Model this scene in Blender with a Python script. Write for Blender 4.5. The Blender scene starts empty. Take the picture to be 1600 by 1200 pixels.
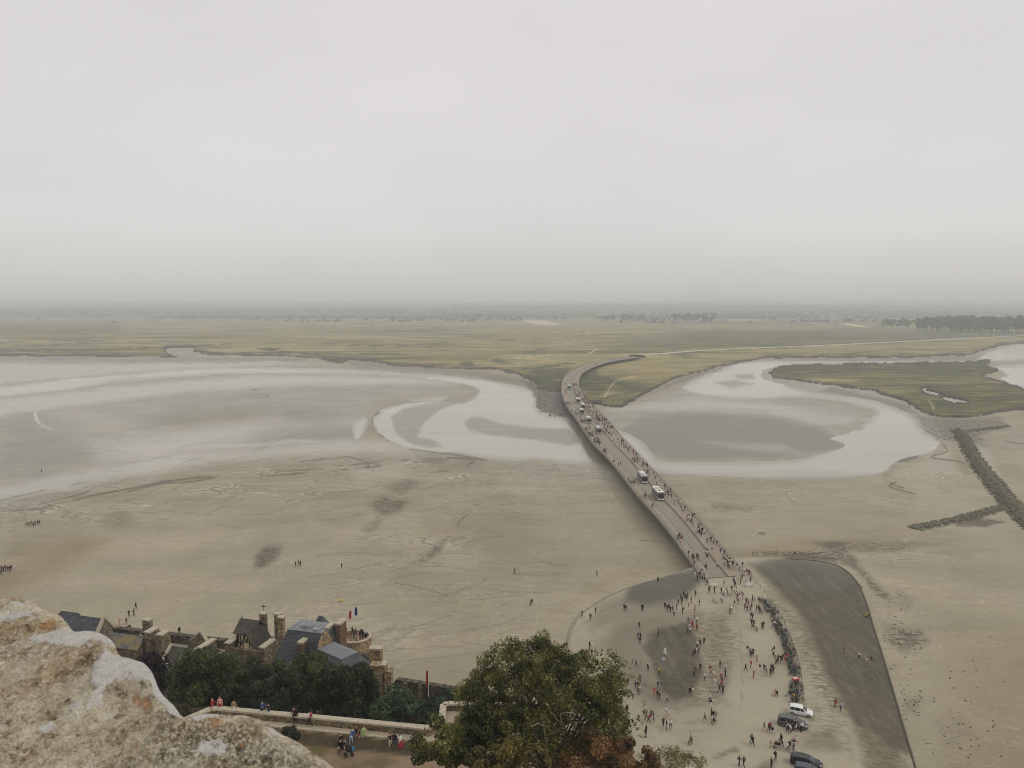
import bpy, bmesh, math, random
import numpy as np
from mathutils import Vector, Matrix
random.seed(7); RNG = np.random.default_rng(7)
SC = bpy.context.scene
COL = SC.collection
# ---------------------------------------------------------------- camera
F = 1200.0; HOR = 476.0; PIT = math.atan((600 - HOR) / F); H = 72.0
cam_d = bpy.data.cameras.new('camera'); cam = bpy.data.objects.new('camera', cam_d); COL.objects.link(cam)
cam_d.sensor_width = 36; cam_d.lens = F / 1600 * 36; cam_d.clip_start = .05; cam_d.clip_end = 60000
cam.location = (0, 0, H); cam.rotation_euler = (math.pi / 2 - PIT, 0, 0)
cam_d.dof.use_dof = True; cam_d.dof.focus_distance = 220; cam_d.dof.aperture_fstop = 24
SC.camera = cam
# ---------------------------------------------------------------- sky and sun (overcast)
SUN_EL, SUN_AZ = 42, 108          # azimuth clockwise from +Y: behind the camera, to the right
world = bpy.data.worlds.new('World'); SC.world = world; world.use_nodes = True
wn = world.node_tree; wn.nodes.clear()
def N(t, kind, **kw):
    n = t.nodes.new(kind)
    for k, v in kw.items(): setattr(n, k, v)
    return n
wo = N(wn, 'ShaderNodeOutputWorld'); wb = N(wn, 'ShaderNodeBackground'); wb.inputs[1].default_value = .1
sky = N(wn, 'ShaderNodeTexSky', sky_type='NISHITA', sun_disc=False)
sky.sun_elevation = math.radians(SUN_EL); sky.sun_rotation = math.radians(SUN_AZ)
tc = N(wn, 'ShaderNodeTexCoord'); sx = N(wn, 'ShaderNodeSeparateXYZ'); wn.links.new(tc.outputs['Generated'], sx.inputs[0])
mp = N(wn, 'ShaderNodeMapping'); mp.inputs['Scale'].default_value = (1, 1, 2.6); wn.links.new(tc.outputs['Generated'], mp.inputs[0])
nz = N(wn, 'ShaderNodeTexNoise'); nz.inputs['Scale'].default_value = 2.1; nz.inputs['Detail'].default_value = 5; nz.inputs['Roughness'].default_value = .5
wn.links.new(mp.outputs[0], nz.inputs['Vector'])
cl = N(wn, 'ShaderNodeMath', operation='MAXIMUM'); cl.inputs[1].default_value = 0; wn.links.new(sx.outputs[2], cl.inputs[0])
gr = N(wn, 'ShaderNodeValToRGB'); wn.links.new(cl.outputs[0], gr.inputs[0])        # overcast: dim at the horizon, even above
_e = gr.color_ramp.elements; _st = ((0, .53), (.03, .615), (.09, .71), (.18, .728), (.36, .735), (1, .82))
while len(_e) < len(_st): _e.new(.5)
for _i, (_p, _v) in enumerate(_st): _e[_i].position = _p; _e[_i].color = (_v, _v, _v, 1)
cm = N(wn, 'ShaderNodeMath', operation='MULTIPLY_ADD'); cm.inputs[1].default_value = 2.4; cm.inputs[2].default_value = 9.1; wn.links.new(nz.outputs[0], cm.inputs[0])
gm = N(wn, 'ShaderNodeMath', operation='MULTIPLY'); wn.links.new(gr.outputs[0], gm.inputs[0]); wn.links.new(cm.outputs[0], gm.inputs[1])
vc = N(wn, 'ShaderNodeVectorMath', operation='SCALE'); vc.inputs[0].default_value = (1.0, .966, .942); wn.links.new(gm.outputs[0], vc.inputs['Scale'])
mx = N(wn, 'ShaderNodeMixRGB'); mx.inputs[0].default_value = .94
wn.links.new(sky.outputs[0], mx.inputs[1]); wn.links.new(vc.outputs[0], mx.inputs[2])
wn.links.new(mx.outputs[0], wb.inputs[0]); wn.links.new(wb.outputs[0], wo.inputs[0])
sun_d = bpy.data.lights.new('sun', 'SUN'); sun = bpy.data.objects.new('sun', sun_d); COL.objects.link(sun)
sun_d.energy = .85; sun_d.angle = math.radians(24); sun_d.color = (1, .96, .9)
_sd = Vector((math.sin(math.radians(SUN_AZ)) * math.cos(math.radians(SUN_EL)), math.cos(math.radians(SUN_AZ)) * math.cos(math.radians(SUN_EL)), math.sin(math.radians(SUN_EL))))
sun.rotation_euler = _sd.to_track_quat('Z', 'Y').to_euler(); sun.location = (0, 0, 200)
vs = SC.view_settings; vs.view_transform = 'Standard'; vs.look = 'None'; vs.exposure = 0; vs.gamma = 1; vs.use_curve_mapping = False
SC.render.engine = 'CYCLES'
cy = SC.cycles; cy.max_bounces = 5; cy.diffuse_bounces = 3; cy.glossy_bounces = 3; cy.transmission_bounces = 2; cy.volume_bounces = 1
cy.use_denoising = True; cy.filter_width = 1.0; cy.use_adaptive_sampling = True; cy.adaptive_threshold = .004; cy.caustics_reflective = False; cy.caustics_refractive = False
try: cy.denoiser = 'OPENIMAGEDENOISE'
except Exception: pass
# ---------------------------------------------------------------- helpers: where a point of the photo lies in the place
CP, SP = math.cos(PIT), math.sin(PIT)
def ray(px, py):
    x = (np.asarray(px, float) - 800) / F; y = (600 - np.asarray(py, float)) / F
    return x, CP + y * SP, -SP + y * CP
def at(px, py, z=0.0):
    dx, dy, dz = ray(px, py); t = (z - H) / dz
    return Vector((float(dx * t), float(dy * t), z))
def pd(px, py, Y):
    dx, dy, dz = ray(px, py); t = Y / dy
    return Vector((float(dx * t), Y, float(H + dz * t)))
def proj(x, y, z):
    d = y * CP - (z - H) * SP; u = y * SP + (z - H) * CP
    d = np.where(d < .01, .01, d)
    return 800 + F * x / d, 600 - F * u / d
def vnoise(x, y, seed=0):
    x = np.asarray(x, float); y = np.asarray(y, float)
    xi = np.floor(x).astype(np.int64); yi = np.floor(y).astype(np.int64); fx = x - xi; fy = y - yi
    fx = fx * fx * fx * (fx * (fx * 6 - 15) + 10); fy = fy * fy * fy * (fy * (fy * 6 - 15) + 10)
    def h(a, b):
        n = (a * 374761393 + b * 668265263 + seed * 1442695041) & 0xffffffff
        n = ((n ^ (n >> 13)) * 1274126177) & 0xffffffff
        n = ((n ^ (n >> 15)) * 2246822519) & 0xffffffff
        return ((n ^ (n >> 16)) & 0xffffff) / float(0xffffff)
    return (h(xi, yi) * (1 - fx) + h(xi + 1, yi) * fx) * (1 - fy) + (h(xi, yi + 1) * (1 - fx) + h(xi + 1, yi + 1) * fx) * fy
def fbm(x, y, seed=0, oct=4, gain=.5):
    s = 0; a = 1; t = 0
    for i in range(oct):
        s = s + a * vnoise(x * 2 ** i + 17.3 * i, y * 2 ** i - 9.1 * i, seed + i); t += a; a *= gain
    return s / t
def sstep(a, b, x):
    t = np.clip((x - a) / (b - a), 0, 1); return t * t * (3 - 2 * t)
def seg_dist(px, py, pts, closed=False):
    d = np.full(px.shape, 1e9); n = len(pts)
    for i in range(n if closed else n - 1):
        ax, ay = pts[i]; bx, by = pts[(i + 1) % n]
        vx, vy = bx - ax, by - ay; L = vx * vx + vy * vy + 1e-9
        t = np.clip(((px - ax) * vx + (py - ay) * vy) / L, 0, 1)
        d = np.minimum(d, (px - ax - t * vx) ** 2 + (py - ay - t * vy) ** 2)
    return np.sqrt(d)
def inside(px, py, pts):
    r = np.zeros(px.shape, bool); n = len(pts)
    for i in range(n):
        ax, ay = pts[i]; bx, by = pts[(i + 1) % n]
        if ay == by: continue
        c = ((ay > py) != (by > py)) & (px < (bx - ax) * (py - ay) / (by - ay) + ax)
        r ^= c
    return r
def sdf(px, py, pts, pad=60):
    out = np.full(px.shape, -1e3); P = np.array(pts, float)
    m = (px > P[:, 0].min() - pad) & (px < P[:, 0].max() + pad) & (py > P[:, 1].min() - pad) & (py < P[:, 1].max() + pad)
    a, b = px[m], py[m]
    d = seg_dist(a, b, pts, True); out[m] = np.where(inside(a, b, pts), d, -d)
    return out
def smooth_line(pts, n=6, closed=False):       # Catmull-Rom through the points
    P = [np.array(p, float) for p in pts]; out = []; m = len(P)
    for i in range(m if closed else m - 1):
        if closed: p0, p1, p2, p3 = P[i - 1], P[i], P[(i + 1) % m], P[(i + 2) % m]
        else: p0, p1, p2, p3 = P[max(i - 1, 0)], P[i], P[i + 1], P[min(i + 2, m - 1)]
        for k in range(n):
            t = k / n
            out.append(.5 * (2 * p1 + (p2 - p0) * t + (2 * p0 - 5 * p1 + 4 * p2 - p3) * t * t + (3 * p1 - p0 - 3 * p2 + p3) * t ** 3))
    if not closed: out.append(P[-1])
    return [tuple(p) for p in out]
# ---------------------------------------------------------------- helpers: objects
def np_mesh(name, V, Q, mats=(), attrs=None, midx=None, smooth=False):
    V = np.asarray(V, np.float32); Q = np.asarray(Q, np.int32); k = Q.shape[1]
    me = bpy.data.meshes.new(name)
    me.vertices.add(len(V)); me.vertices.foreach_set('co', V.ravel())
    me.loops.add(Q.size); me.loops.foreach_set('vertex_index', Q.ravel())
    me.polygons.add(len(Q)); me.polygons.foreach_set('loop_start', np.arange(0, Q.size, k, dtype=np.int32))
    for m in mats: me.materials.append(m)
    if midx is not None: me.polygons.foreach_set('material_index', np.asarray(midx, np.int32))
    if smooth: me.polygons.foreach_set('use_smooth', np.ones(len(Q), bool))
    for n, a in (attrs or {}).items():
        at_ = me.attributes.new(n, 'FLOAT', 'POINT'); at_.data.foreach_set('value', np.asarray(a, np.float32).ravel())
    me.update(calc_edges=True)
    return me
def link(name, me, parent=None, loc=None):
    o = bpy.data.objects.new(name, me); COL.objects.link(o)
    if parent is not None: o.parent = parent
    if loc is not None: o.location = loc
    return o
def tag(o, label=None, cat=None, group=None, kind=None):
    if label: o['label'] = label
    if cat: o['category'] = cat
    if group: o['group'] = group
    if kind: o['kind'] = kind
    return o
def empty(name, label, cat, loc=(0, 0, 0), rz=0, group=None):
    o = bpy.data.objects.new(name, None); COL.objects.link(o); o.location = loc; o.rotation_euler = (0, 0, rz); o.empty_display_size = .2
    return tag(o, label, cat, group)
def copy_tree(o, parent=None):
    c = o.copy(); COL.objects.link(c)
    if parent is not None: c.parent = parent; c.matrix_parent_inverse = o.matrix_parent_inverse
    for ch in o.children: copy_tree(ch, c)
    return c
class MB:                                        # collects pieces into one mesh
    def __init__(s): s.v = []; s.f = []; s.m = []
    def add(s, verts, faces, m=0):
        b = len(s.v); s.v += [tuple(v) for v in verts]; s.f += [tuple(b + i for i in f) for f in faces]; s.m += [m] * len(faces); return s
    def hexa(s, p, m=0):                         # p: four bottom points, four top points, both counter-clockwise from above
        return s.add(p, [(3, 2, 1, 0), (4, 5, 6, 7), (0, 1, 5, 4), (1, 2, 6, 5), (2, 3, 7, 6), (3, 0, 4, 7)], m)
    def box(s, c, d, rz=0, m=0, taper=1.0):
        x, y, z = c; a, b, h = d[0] / 2, d[1] / 2, d[2] / 2; ca, sa = math.cos(rz), math.sin(rz); P = []
        for zz, k in ((-h, 1), (h, taper)):
            for u, v in ((-a, -b), (a, -b), (a, b), (-a, b)): P.append((x + (u * ca - v * sa) * k, y + (u * sa + v * ca) * k, z + zz))
        return s.hexa(P, m)
    def beam(s, p, q, w, h, m=0, up=(0, 0, 1)):
        p, q = Vector(p), Vector(q); d = (q - p).normalized(); u = Vector(up)
        if abs(d.dot(u)) > .98: u = Vector((0, 1, 0))
        a = d.cross(u).normalized() * (w / 2); b = a.cross(d).normalized() * (h / 2)
        P = [p - a - b, p + a - b, p + a + b, p - a + b, q - a - b, q + a - b, q + a + b, q - a + b]
        return s.add(P, [(0, 1, 2, 3), (7, 6, 5, 4), (4, 5, 1, 0), (5, 6, 2, 1), (6, 7, 3, 2), (7, 4, 0, 3)], m)
    def tube(s, pts, rad, n=6, m=0, cap=True):
        pts = [Vector(p) for p in pts]; rad = rad if isinstance(rad, (list, tuple)) else [rad] * len(pts); b0 = len(s.v)
        for i, p in enumerate(pts):
            d = (pts[min(i + 1, len(pts) - 1)] - pts[max(i - 1, 0)]).normalized()
            u = Vector((0, 0, 1)) if abs(d.z) < .9 else Vector((1, 0, 0)); a = d.cross(u).normalized(); b = a.cross(d)
            for k in range(n):
                t = 2 * math.pi * k / n; s.v.append(tuple(p + (a * math.cos(t) + b * math.sin(t)) * rad[i]))
        for i in range(len(pts) - 1):
            for k in range(n):
                s.f.append((b0 + i * n + k, b0 + i * n + (k + 1) % n, b0 + (i + 1) * n + (k + 1) % n, b0 + (i + 1) * n + k)); s.m.append(m)
        if cap:
            s.f.append(tuple(b0 + k for k in range(n - 1, -1, -1))); s.m.append(m)
            s.f.append(tuple(b0 + (len(pts) - 1) * n + k for k in range(n))); s.m.append(m)
        return s
    def lathe(s, prof, n=16, c=(0, 0, 0), m=0):
        b0 = len(s.v)
        for r, z in prof:
            for k in range(n):
                t = 2 * math.pi * k / n; s.v.append((c[0] + r * math.cos(t), c[1] + r * math.sin(t), c[2] + z))
        for i in range(len(prof) - 1):
            for k in range(n): s.f.append((b0 + i * n + k, b0 + i * n + (k + 1) % n, b0 + (i + 1) * n + (k + 1) % n, b0 + (i + 1) * n + k)); s.m.append(m)
        return s
    def slab(s, quad, th, m=0):                  # a thin plate below the given polygon
        q = [Vector(p) for p in quad]; nrm = (q[1] - q[0]).cross(q[-1] - q[0]).normalized()
        if nrm.z < 0: q.reverse(); nrm = -nrm
        lo = [p - nrm * th for p in q]; n = len(q)
        f = [tuple(range(n, 2 * n)), tuple(range(n - 1, -1, -1))] + [(i, (i + 1) % n, n + (i + 1) % n, n + i) for i in range(n)]
        return s.add(lo + q, f, m)
    def prism(s, poly, z0, z1, m=0):             # vertical walls round a plan polygon, counter-clockwise; z1 may be a list
        n = len(poly); zz = z1 if isinstance(z1, (list, tuple)) else [z1] * n
        P = [(p[0], p[1], z0) for p in poly] + [(p[0], p[1], zz[i]) for i, p in enumerate(poly)]
        return s.add(P, [tuple(range(n - 1, -1, -1)), tuple(range(n, 2 * n))] + [(i, (i + 1) % n, n + (i + 1) % n, n + i) for i in range(n)], m)
    def mesh(s, name, mats, smooth=False, bevel=0):
        me = bpy.data.meshes.new(name); me.from_pydata(s.v, [], s.f)
        for m in (mats if isinstance(mats, (list, tuple)) else [mats]): me.materials.append(m)
        me.polygons.foreach_set('material_index', s.m)
        if bevel:
            bm = bmesh.new(); bm.from_mesh(me)
            bmesh.ops.bevel(bm, geom=[e for e in bm.edges if len(e.link_faces) == 2 and e.calc_face_angle(0) > .6], offset=bevel, segments=1, affect='EDGES', clamp_overlap=True)
            bm.to_mesh(me); bm.free()
        if smooth: me.polygons.foreach_set('use_smooth', np.ones(len(me.polygons), bool))
        me.update(); return me
    def build(s, name, mats, parent=None, loc=None, smooth=False, bevel=0): return link(name, s.mesh(name, mats, smooth, bevel), parent, loc)
# ---------------------------------------------------------------- helpers: materials
def srgb(r, g, b): return tuple((c / 255 / 12.92) if c / 255 <= .04045 else ((c / 255 + .055) / 1.055) ** 2.4 for c in (r, g, b)) + (1,)
class MT:
    def __init__(s, name):
        s.m = bpy.data.materials.new(name); s.m.use_nodes = True; s.t = s.m.node_tree
        s.b = s.t.nodes['Principled BSDF']; s.tc = N(s.t, 'ShaderNodeTexCoord')
    def L(s, a, b): s.t.links.new(a, b)
    def coord(s, scale=(1, 1, 1), kind='Object'):
        m = N(s.t, 'ShaderNodeMapping'); m.inputs['Scale'].default_value = scale; s.L(s.tc.outputs[kind], m.inputs[0]); return m.outputs[0]
    def noise(s, scale, detail=5, rough=.55, stretch=(1, 1, 1), dist=0):
        n = N(s.t, 'ShaderNodeTexNoise'); n.inputs['Scale'].default_value = scale; n.inputs['Detail'].default_value = detail
        n.inputs['Roughness'].default_value = rough; n.inputs['Distortion'].default_value = dist
        s.L(s.coord(stretch), n.inputs['Vector']); return n.outputs[0]
    def voro(s, scale, stretch=(1, 1, 1), feature='F1', out='Distance'):
        n = N(s.t, 'ShaderNodeTexVoronoi', feature=feature); n.inputs['Scale'].default_value = scale; s.L(s.coord(stretch), n.inputs['Vector']); return n.outputs[out]
    def attr(s, name):
        n = N(s.t, 'ShaderNodeAttribute'); n.attribute_name = name; return n.outputs['Fac']
    def ramp(s, fac, stops):
        r = N(s.t, 'ShaderNodeValToRGB'); s.L(fac, r.inputs[0]); e = r.color_ramp.elements
        while len(e) < len(stops): e.new(.5)
        for i, (p, c) in enumerate(stops):
            e[i].position = p; e[i].color = c if isinstance(c, tuple) else (c, c, c, 1)
        return r.outputs[0]
    def mix(s, fac, a, b, mode='MIX'):
        n = N(s.t, 'ShaderNodeMixRGB', blend_type=mode)
        for i, v in ((0, fac), (1, a), (2, b)):
            if isinstance(v, (int, float)): n.inputs[i].default_value = v if i == 0 else (v, v, v, 1)
            elif isinstance(v, tuple): n.inputs[i].default_value = v
            else: s.L(v, n.inputs[i])
        return n.outputs[0]
    def math(s, op, a, b=0.0):
        n = N(s.t, 'ShaderNodeMath', operation=op)
        for i, v in ((0, a), (1, b)):
            if isinstance(v, (int, float)): n.inputs[i].default_value = v
            else: s.L(v, n.inputs[i])
        return n.outputs[0]
    def bump(s, h, strength=.4, dist=.05):
        n = N(s.t, 'ShaderNodeBump'); n.inputs['Strength'].default_value = strength; n.inputs['Distance'].default_value = dist
        s.L(h, n.inputs['Height']); s.L(n.outputs[0], s.b.inputs['Normal'])
    def out(s, col=None, rough=.8, spec=.4, metal=0):
        for k, v in (('Base Color', col), ('Roughness', rough), ('Specular IOR Level', spec), ('Metallic', metal)):
            if v is None: continue
            if isinstance(v, (int, float, tuple)): s.b.inputs[k].default_value = v
            else: s.L(v, s.b.inputs[k])
        return s.m
_cache = {}
def plain(name, c, rough=.7, spec=.4, metal=0, var=.18, scale=6, bump=0):
    if name in _cache: return _cache[name]
    t = MT(name); n = t.noise(scale, 4); lo = tuple(x * (1 - var) for x in c[:3]) + (1,); hi = tuple(min(1, x * (1 + var)) for x in c[:3]) + (1,)
    if bump: t.bump(n, bump, .02)
    _cache[name] = t.out(t.ramp(n, [(.3, lo), (.7, hi)]), rough, spec, metal); return _cache[name]
# ---------------------------------------------------------------- ground materials
def sand_material():
    t = MT('tidal_sand')
    big = t.noise(.016, 5, .62); big2 = t.noise(.045, 5, .6, (.7, 1.3, 1)); med = t.noise(.16, 5, .6, (.8, 1.5, 1)); fine = t.noise(1.1, 6, .7, (.7, 1.3, 1)); grit = t.noise(5, 4, .7)
    st = t.noise(.62, 5, .66, (.75, 1.3, 1), 1.4); st2 = t.noise(.9, 3, .6, (.5, 1.6, 1), 1.2)
    c = t.ramp(big, [(.34, srgb(154, 145, 121)), (.52, srgb(164, 154, 131)), (.68, srgb(174, 163, 140))])
    c = t.mix(t.ramp(big2, [(.36, .75), (.6, 0)]), c, t.mix(1, c, (.80, .83, .79, 1), 'MULTIPLY'))
    c = t.mix(t.ramp(med, [(.34, .55), (.62, 0)]), c, t.mix(1, c, (.84, .84, .82, 1), 'MULTIPLY'))
    # ebb ripples: highlights painted pale on the crests, hollows painted darker
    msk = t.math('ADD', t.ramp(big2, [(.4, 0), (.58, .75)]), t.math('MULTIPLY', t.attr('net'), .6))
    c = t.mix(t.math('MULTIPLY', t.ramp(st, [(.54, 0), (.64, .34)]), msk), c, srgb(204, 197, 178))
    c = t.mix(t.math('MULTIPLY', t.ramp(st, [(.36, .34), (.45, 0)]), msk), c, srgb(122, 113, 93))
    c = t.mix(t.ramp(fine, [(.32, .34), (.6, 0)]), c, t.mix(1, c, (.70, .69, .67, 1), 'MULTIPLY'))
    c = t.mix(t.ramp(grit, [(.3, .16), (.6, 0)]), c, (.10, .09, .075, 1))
    # zones laid down by the tide
    # drainage rills: a branching net of dark threads edged with light
    wob = N(t.t, 'ShaderNodeTexNoise'); wob.inputs['Scale'].default_value = .05; wob.inputs['Detail'].default_value = 4; t.L(t.coord(), wob.inputs['Vector'])
    def net(scale, amp, w):
        ws = N(t.t, 'ShaderNodeVectorMath', operation='SCALE'); ws.inputs['Scale'].default_value = amp; t.L(wob.outputs['Color'], ws.inputs[0])
        ad = N(t.t, 'ShaderNodeVectorMath', operation='ADD'); t.L(t.coord((.45, 1.25, 1)), ad.inputs[0]); t.L(ws.outputs[0], ad.inputs[1])
        v = N(t.t, 'ShaderNodeTexVoronoi', feature='DISTANCE_TO_EDGE'); v.inputs['Scale'].default_value = scale; t.L(ad.outputs[0], v.inputs['Vector']); return v.outputs[0]
    n1, n2 = net(.034, 26, 1), net(.085, 18, 1)
    k1 = t.math('MULTIPLY', t.attr('net'), t.ramp(big2, [(.38, .15), (.56, 1)]))
    c = t.mix(t.math('MULTIPLY', t.ramp(n1, [(.01, 0), (.03, .55), (.07, 0)]), k1), c, srgb(196, 190, 174)); c = t.mix(t.math('MULTIPLY', t.ramp(n1, [(0, 1), (.022, 0)]), k1), c, srgb(104, 98, 82))
    c = t.mix(t.math('MULTIPLY', t.ramp(n2, [(0, .7), (.035, 0)]), k1), c, srgb(116, 109, 92))
    wet = t.attr('wet'); wetc = t.ramp(t.math('ADD', t.math('MULTIPLY', med, .4), t.math('MULTIPLY', big2, .6)), [(.36, srgb(128, 126, 114)), (.52, srgb(150, 145, 132)), (.66, srgb(162, 154, 142))])
    c = t.mix(t.math('MULTIPLY', wet, .85), c, wetc); c = t.mix(t.math('MULTIPLY', t.attr('green'), .8), c, srgb(118, 117, 102))
    c = t.mix(t.attr('brown'), c, t.mix(1, c, srgb(232, 222, 207), 'MULTIPLY')); c = t.mix(t.attr('pale'), c, srgb(190, 184, 172))
    c = t.mix(t.math('MULTIPLY', t.attr('sheen'), .45), c, srgb(186, 179, 168))  # sky reflection on the thin water film painted in as paler colour
    silt = t.math('MULTIPLY', t.attr('silt'), t.ramp(st, [(.44, .1), (.53, 1)])); c = t.mix(silt, c, srgb(76, 70, 57))
    c = t.mix(t.math('MULTIPLY', t.attr('hollow'), .9), c, srgb(92, 84, 70))
    c = t.mix(t.attr('rill'), c, srgb(92, 86, 72))
    mud = t.attr('mud'); c = t.mix(mud, c, t.ramp(st2, [(.36, srgb(66, 64, 58)), (.52, srgb(98, 95, 87)), (.66, srgb(140, 136, 126))]))
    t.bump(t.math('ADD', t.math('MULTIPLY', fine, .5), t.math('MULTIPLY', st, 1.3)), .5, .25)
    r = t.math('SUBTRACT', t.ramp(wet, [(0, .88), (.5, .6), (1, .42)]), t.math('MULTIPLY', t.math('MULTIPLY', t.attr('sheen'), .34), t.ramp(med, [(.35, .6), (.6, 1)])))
    return t.out(c, r, .42)
def water_material():
    t = MT('turbid_river_water')
    n = t.noise(.012, 4, .5, (.6, 1.5, 1)); c = t.ramp(n, [(.3, srgb(154, 151, 130)), (.7, srgb(168, 163, 143))])
    c = t.mix(t.attr('shoal'), c, t.ramp(t.noise(.06, 5, .6, (.4, 1.6, 1)), [(.3, srgb(128, 124, 112)), (.7, srgb(148, 143, 131))]))
    mg = t.math('MULTIPLY', t.attr('margin'), .8); c = t.mix(mg, c, t.ramp(t.noise(.08, 4, .6, (.4, 1.6, 1)), [(.35, srgb(136, 131, 117)), (.65, srgb(156, 150, 136))]))
    c = t.mix(t.ramp(t.noise(.02, 5, .65, (.35, 1.8, 1), .8), [(.52, 0), (.66, .5)]), c, srgb(134, 131, 116))
    t.bump(t.noise(.9, 3, .5, (.5, 1.5, 1)), .05, .05)
    r = t.ramp(t.math('MAXIMUM', t.attr('shoal'), mg), [(0, .14), (1, .38)])
    return t.out(c, r, .4)
def meadow_material():
    t = MT('salt_meadow_grass')
    a = t.noise(.006, 6, .66, (.5, 1.3, 1), 1.2); b = t.noise(.03, 6, .65, (.5, 1.5, 1), .5); f = t.noise(.25, 5, .7)
    c = t.ramp(t.math('ADD', t.math('MULTIPLY', a, .62), t.math('MULTIPLY', b, .38)), [(.40, srgb(88, 90, 58)), (.47, srgb(116, 110, 72)), (.53, srgb(150, 138, 96)), (.6, srgb(168, 156, 118))])
    c = t.mix(t.attr('green'), c, t.ramp(b, [(.32, srgb(62, 71, 44)), (.5, srgb(76, 82, 50)), (.66, srgb(96, 97, 60))]))
    c = t.mix(t.attr('tan'), c, t.ramp(b, [(.3, srgb(136, 124, 82)), (.7, srgb(166, 152, 108))]))
    c = t.mix(t.ramp(f, [(.34, .6), (.56, 0)]), c, t.mix(1, c, (.5, .55, .48, 1), 'MULTIPLY')); c = t.mix(t.ramp(t.noise(.07, 5, .7, (.4, 1.5, 1)), [(.54, 0), (.66, .5)]), c, srgb(190, 172, 122))
    crk = t.math('MULTIPLY', t.ramp(t.voro(.008, (.5, 1.3, 1), 'DISTANCE_TO_EDGE'), [(0, 1), (.06, 0)]), t.ramp(t.noise(.004, 3), [(.42, 0), (.55, .8)]))
    c = t.mix(crk, c, srgb(70, 76, 52))
    c = t.mix(t.attr('creek'), c, srgb(66, 72, 52))
    c = t.mix(t.attr('field'), c, srgb(196, 184, 152))
    c = t.mix(t.attr('edge'), c, t.ramp(t.noise(.12, 6, .7), [(.34, srgb(44, 42, 36)), (.62, srgb(92, 86, 74))]))
    t.bump(f, .6, .6)
    return t.out(c, .9, .2)
M_sand = sand_material(); M_water = water_material(); M_meadow = meadow_material()
# ---------------------------------------------------------------- outlines read off the photo (1600 x 1200), turned into ground below
WATER_L = [(-300, 622), (-60, 606), (0, 603), (100, 592), (187, 585), (267, 578), (367, 574.5), (467, 574.5), (533, 577), (600, 581), (667, 585), (733, 591), (800, 602), (827, 608), (838, 627), (842, 640), (880, 652), (960, 668),
           (1003, 690), (1025, 716), (1037, 720), (1120, 721.5), (1200, 720), (1250, 716), (1300, 705), (1320, 697), (1317, 692), (1305, 688), (1296, 685), (1310, 680), (1340, 672), (1350, 669), (1344, 664), (1356, 657), (1368, 647), (1366, 641), (1350, 636), (1312, 626), (1270, 622), (1215, 622), (1150, 624), (1095, 618), (1066, 606),
           (1090, 592), (1143, 571), (1199, 564), (1256, 563.5), (1333, 565), (1430, 564), (1516, 562.5), (1535, 556), (1552, 548), (1600, 538), (1680, 530), (1900, 522), (1900, 558), (1680, 561), (1600, 562), (1500, 566), (1400, 567), (1300, 567.5), (1240, 569), (1205, 575), (1190, 583), (1195, 592), (1216, 599), (1287, 616), (1355, 624), (1400, 637), (1427, 652), (1440, 670), (1456, 681), (1469, 690), (1464, 698), (1450, 709), (1420, 714), (1400, 720), (1387, 733), (1370, 741), (1325, 746), (1260, 748), (1200, 747), (1120, 744), (1060, 742), (1035, 740), (990, 735),
           (933, 728), (873, 723), (847, 718), (806, 720), (767, 718), (717, 708), (683, 706), (640, 700), (607, 688), (595, 679), (587, 670), (583, 660), (584, 652), (592, 645), (600, 638.5), (633, 631), (680, 627), (720, 630), (735, 624), (744, 618), (748, 612), (740, 603.5), (720, 599.5), (700, 597), (633, 588.5), (533, 584.5), (400, 583.5), (300, 588), (200, 596), (100, 610), (0, 622), (-60, 630), (-300, 655)]
POOLS = [[(550, 672), (552, 660), (559, 655), (566, 650), (575, 656), (571, 672), (561, 685), (553, 683)],
         [(1560, 571), (1700, 567), (1900, 566), (1900, 640), (1700, 618), (1600, 607), (1580, 600), (1563, 592), (1572, 586), (1566, 580)],
         [(1441, 608), (1452, 604), (1447, 610), (1460, 613), (1471, 616), (1463, 618), (1446, 614)], [(1471, 620), (1486, 622), (1512, 627), (1512, 630), (1490, 629), (1476, 625)],
         [(1598, 560), (1700, 556), (1900, 552), (1900, 563), (1700, 565)], [(52, 641), (56, 641), (60, 655), (72, 664), (88, 671), (84, 673), (66, 667), (55, 657)],
         [(496, 493.2), (520, 491.8), (556, 492), (556, 493.6), (520, 494)], [(1340, 655), (1350, 653), (1362, 654), (1352, 657)]]
SHOALS = [[(610, 650), (633, 638), (683, 628), (720, 628), (690, 640), (664, 658), (657, 670), (653, 683), (673, 685), (692, 697), (675, 700), (645, 695), (620, 680)],
          [(725, 662), (733, 652), (750, 651), (783, 662), (833, 668), (887, 670), (912, 690), (890, 697), (833, 687), (767, 680), (732, 672)],
          [(1115, 597), (1150, 594), (1180, 600), (1140, 606)], [(1145, 586), (1175, 584), (1180, 592), (1155, 593)]]
MEADOW_A = [(-900, 470), (-900, 555), (-60, 556), (0, 556), (133, 556.5), (240, 558.5), (280, 558.5), (262, 552), (258, 546), (272, 543.5), (300, 543), (306, 546), (298, 549), (318, 553), (333, 555), (420, 556), (467, 558), (500, 562), (533, 567), (545, 563), (583, 566), (616, 572.5), (666, 575.5), (746, 577), (780, 579.5), (806, 585), (822, 592), (834, 598),
            (846, 612), (878, 612), (900, 612), (918, 630), (938, 630), (955, 637), (972, 637.5), (990, 627), (1025, 606), (1052, 594), (1075, 587.5), (1125, 573), (1160, 566), (1200, 561), (1260, 559.5), (1333, 560), (1430, 558.5), (1516, 555), (1530, 550), (1546, 545), (1570, 540), (1600, 536.5), (1680, 529), (1900, 520), (2700, 500), (2700, 470)]
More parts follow.
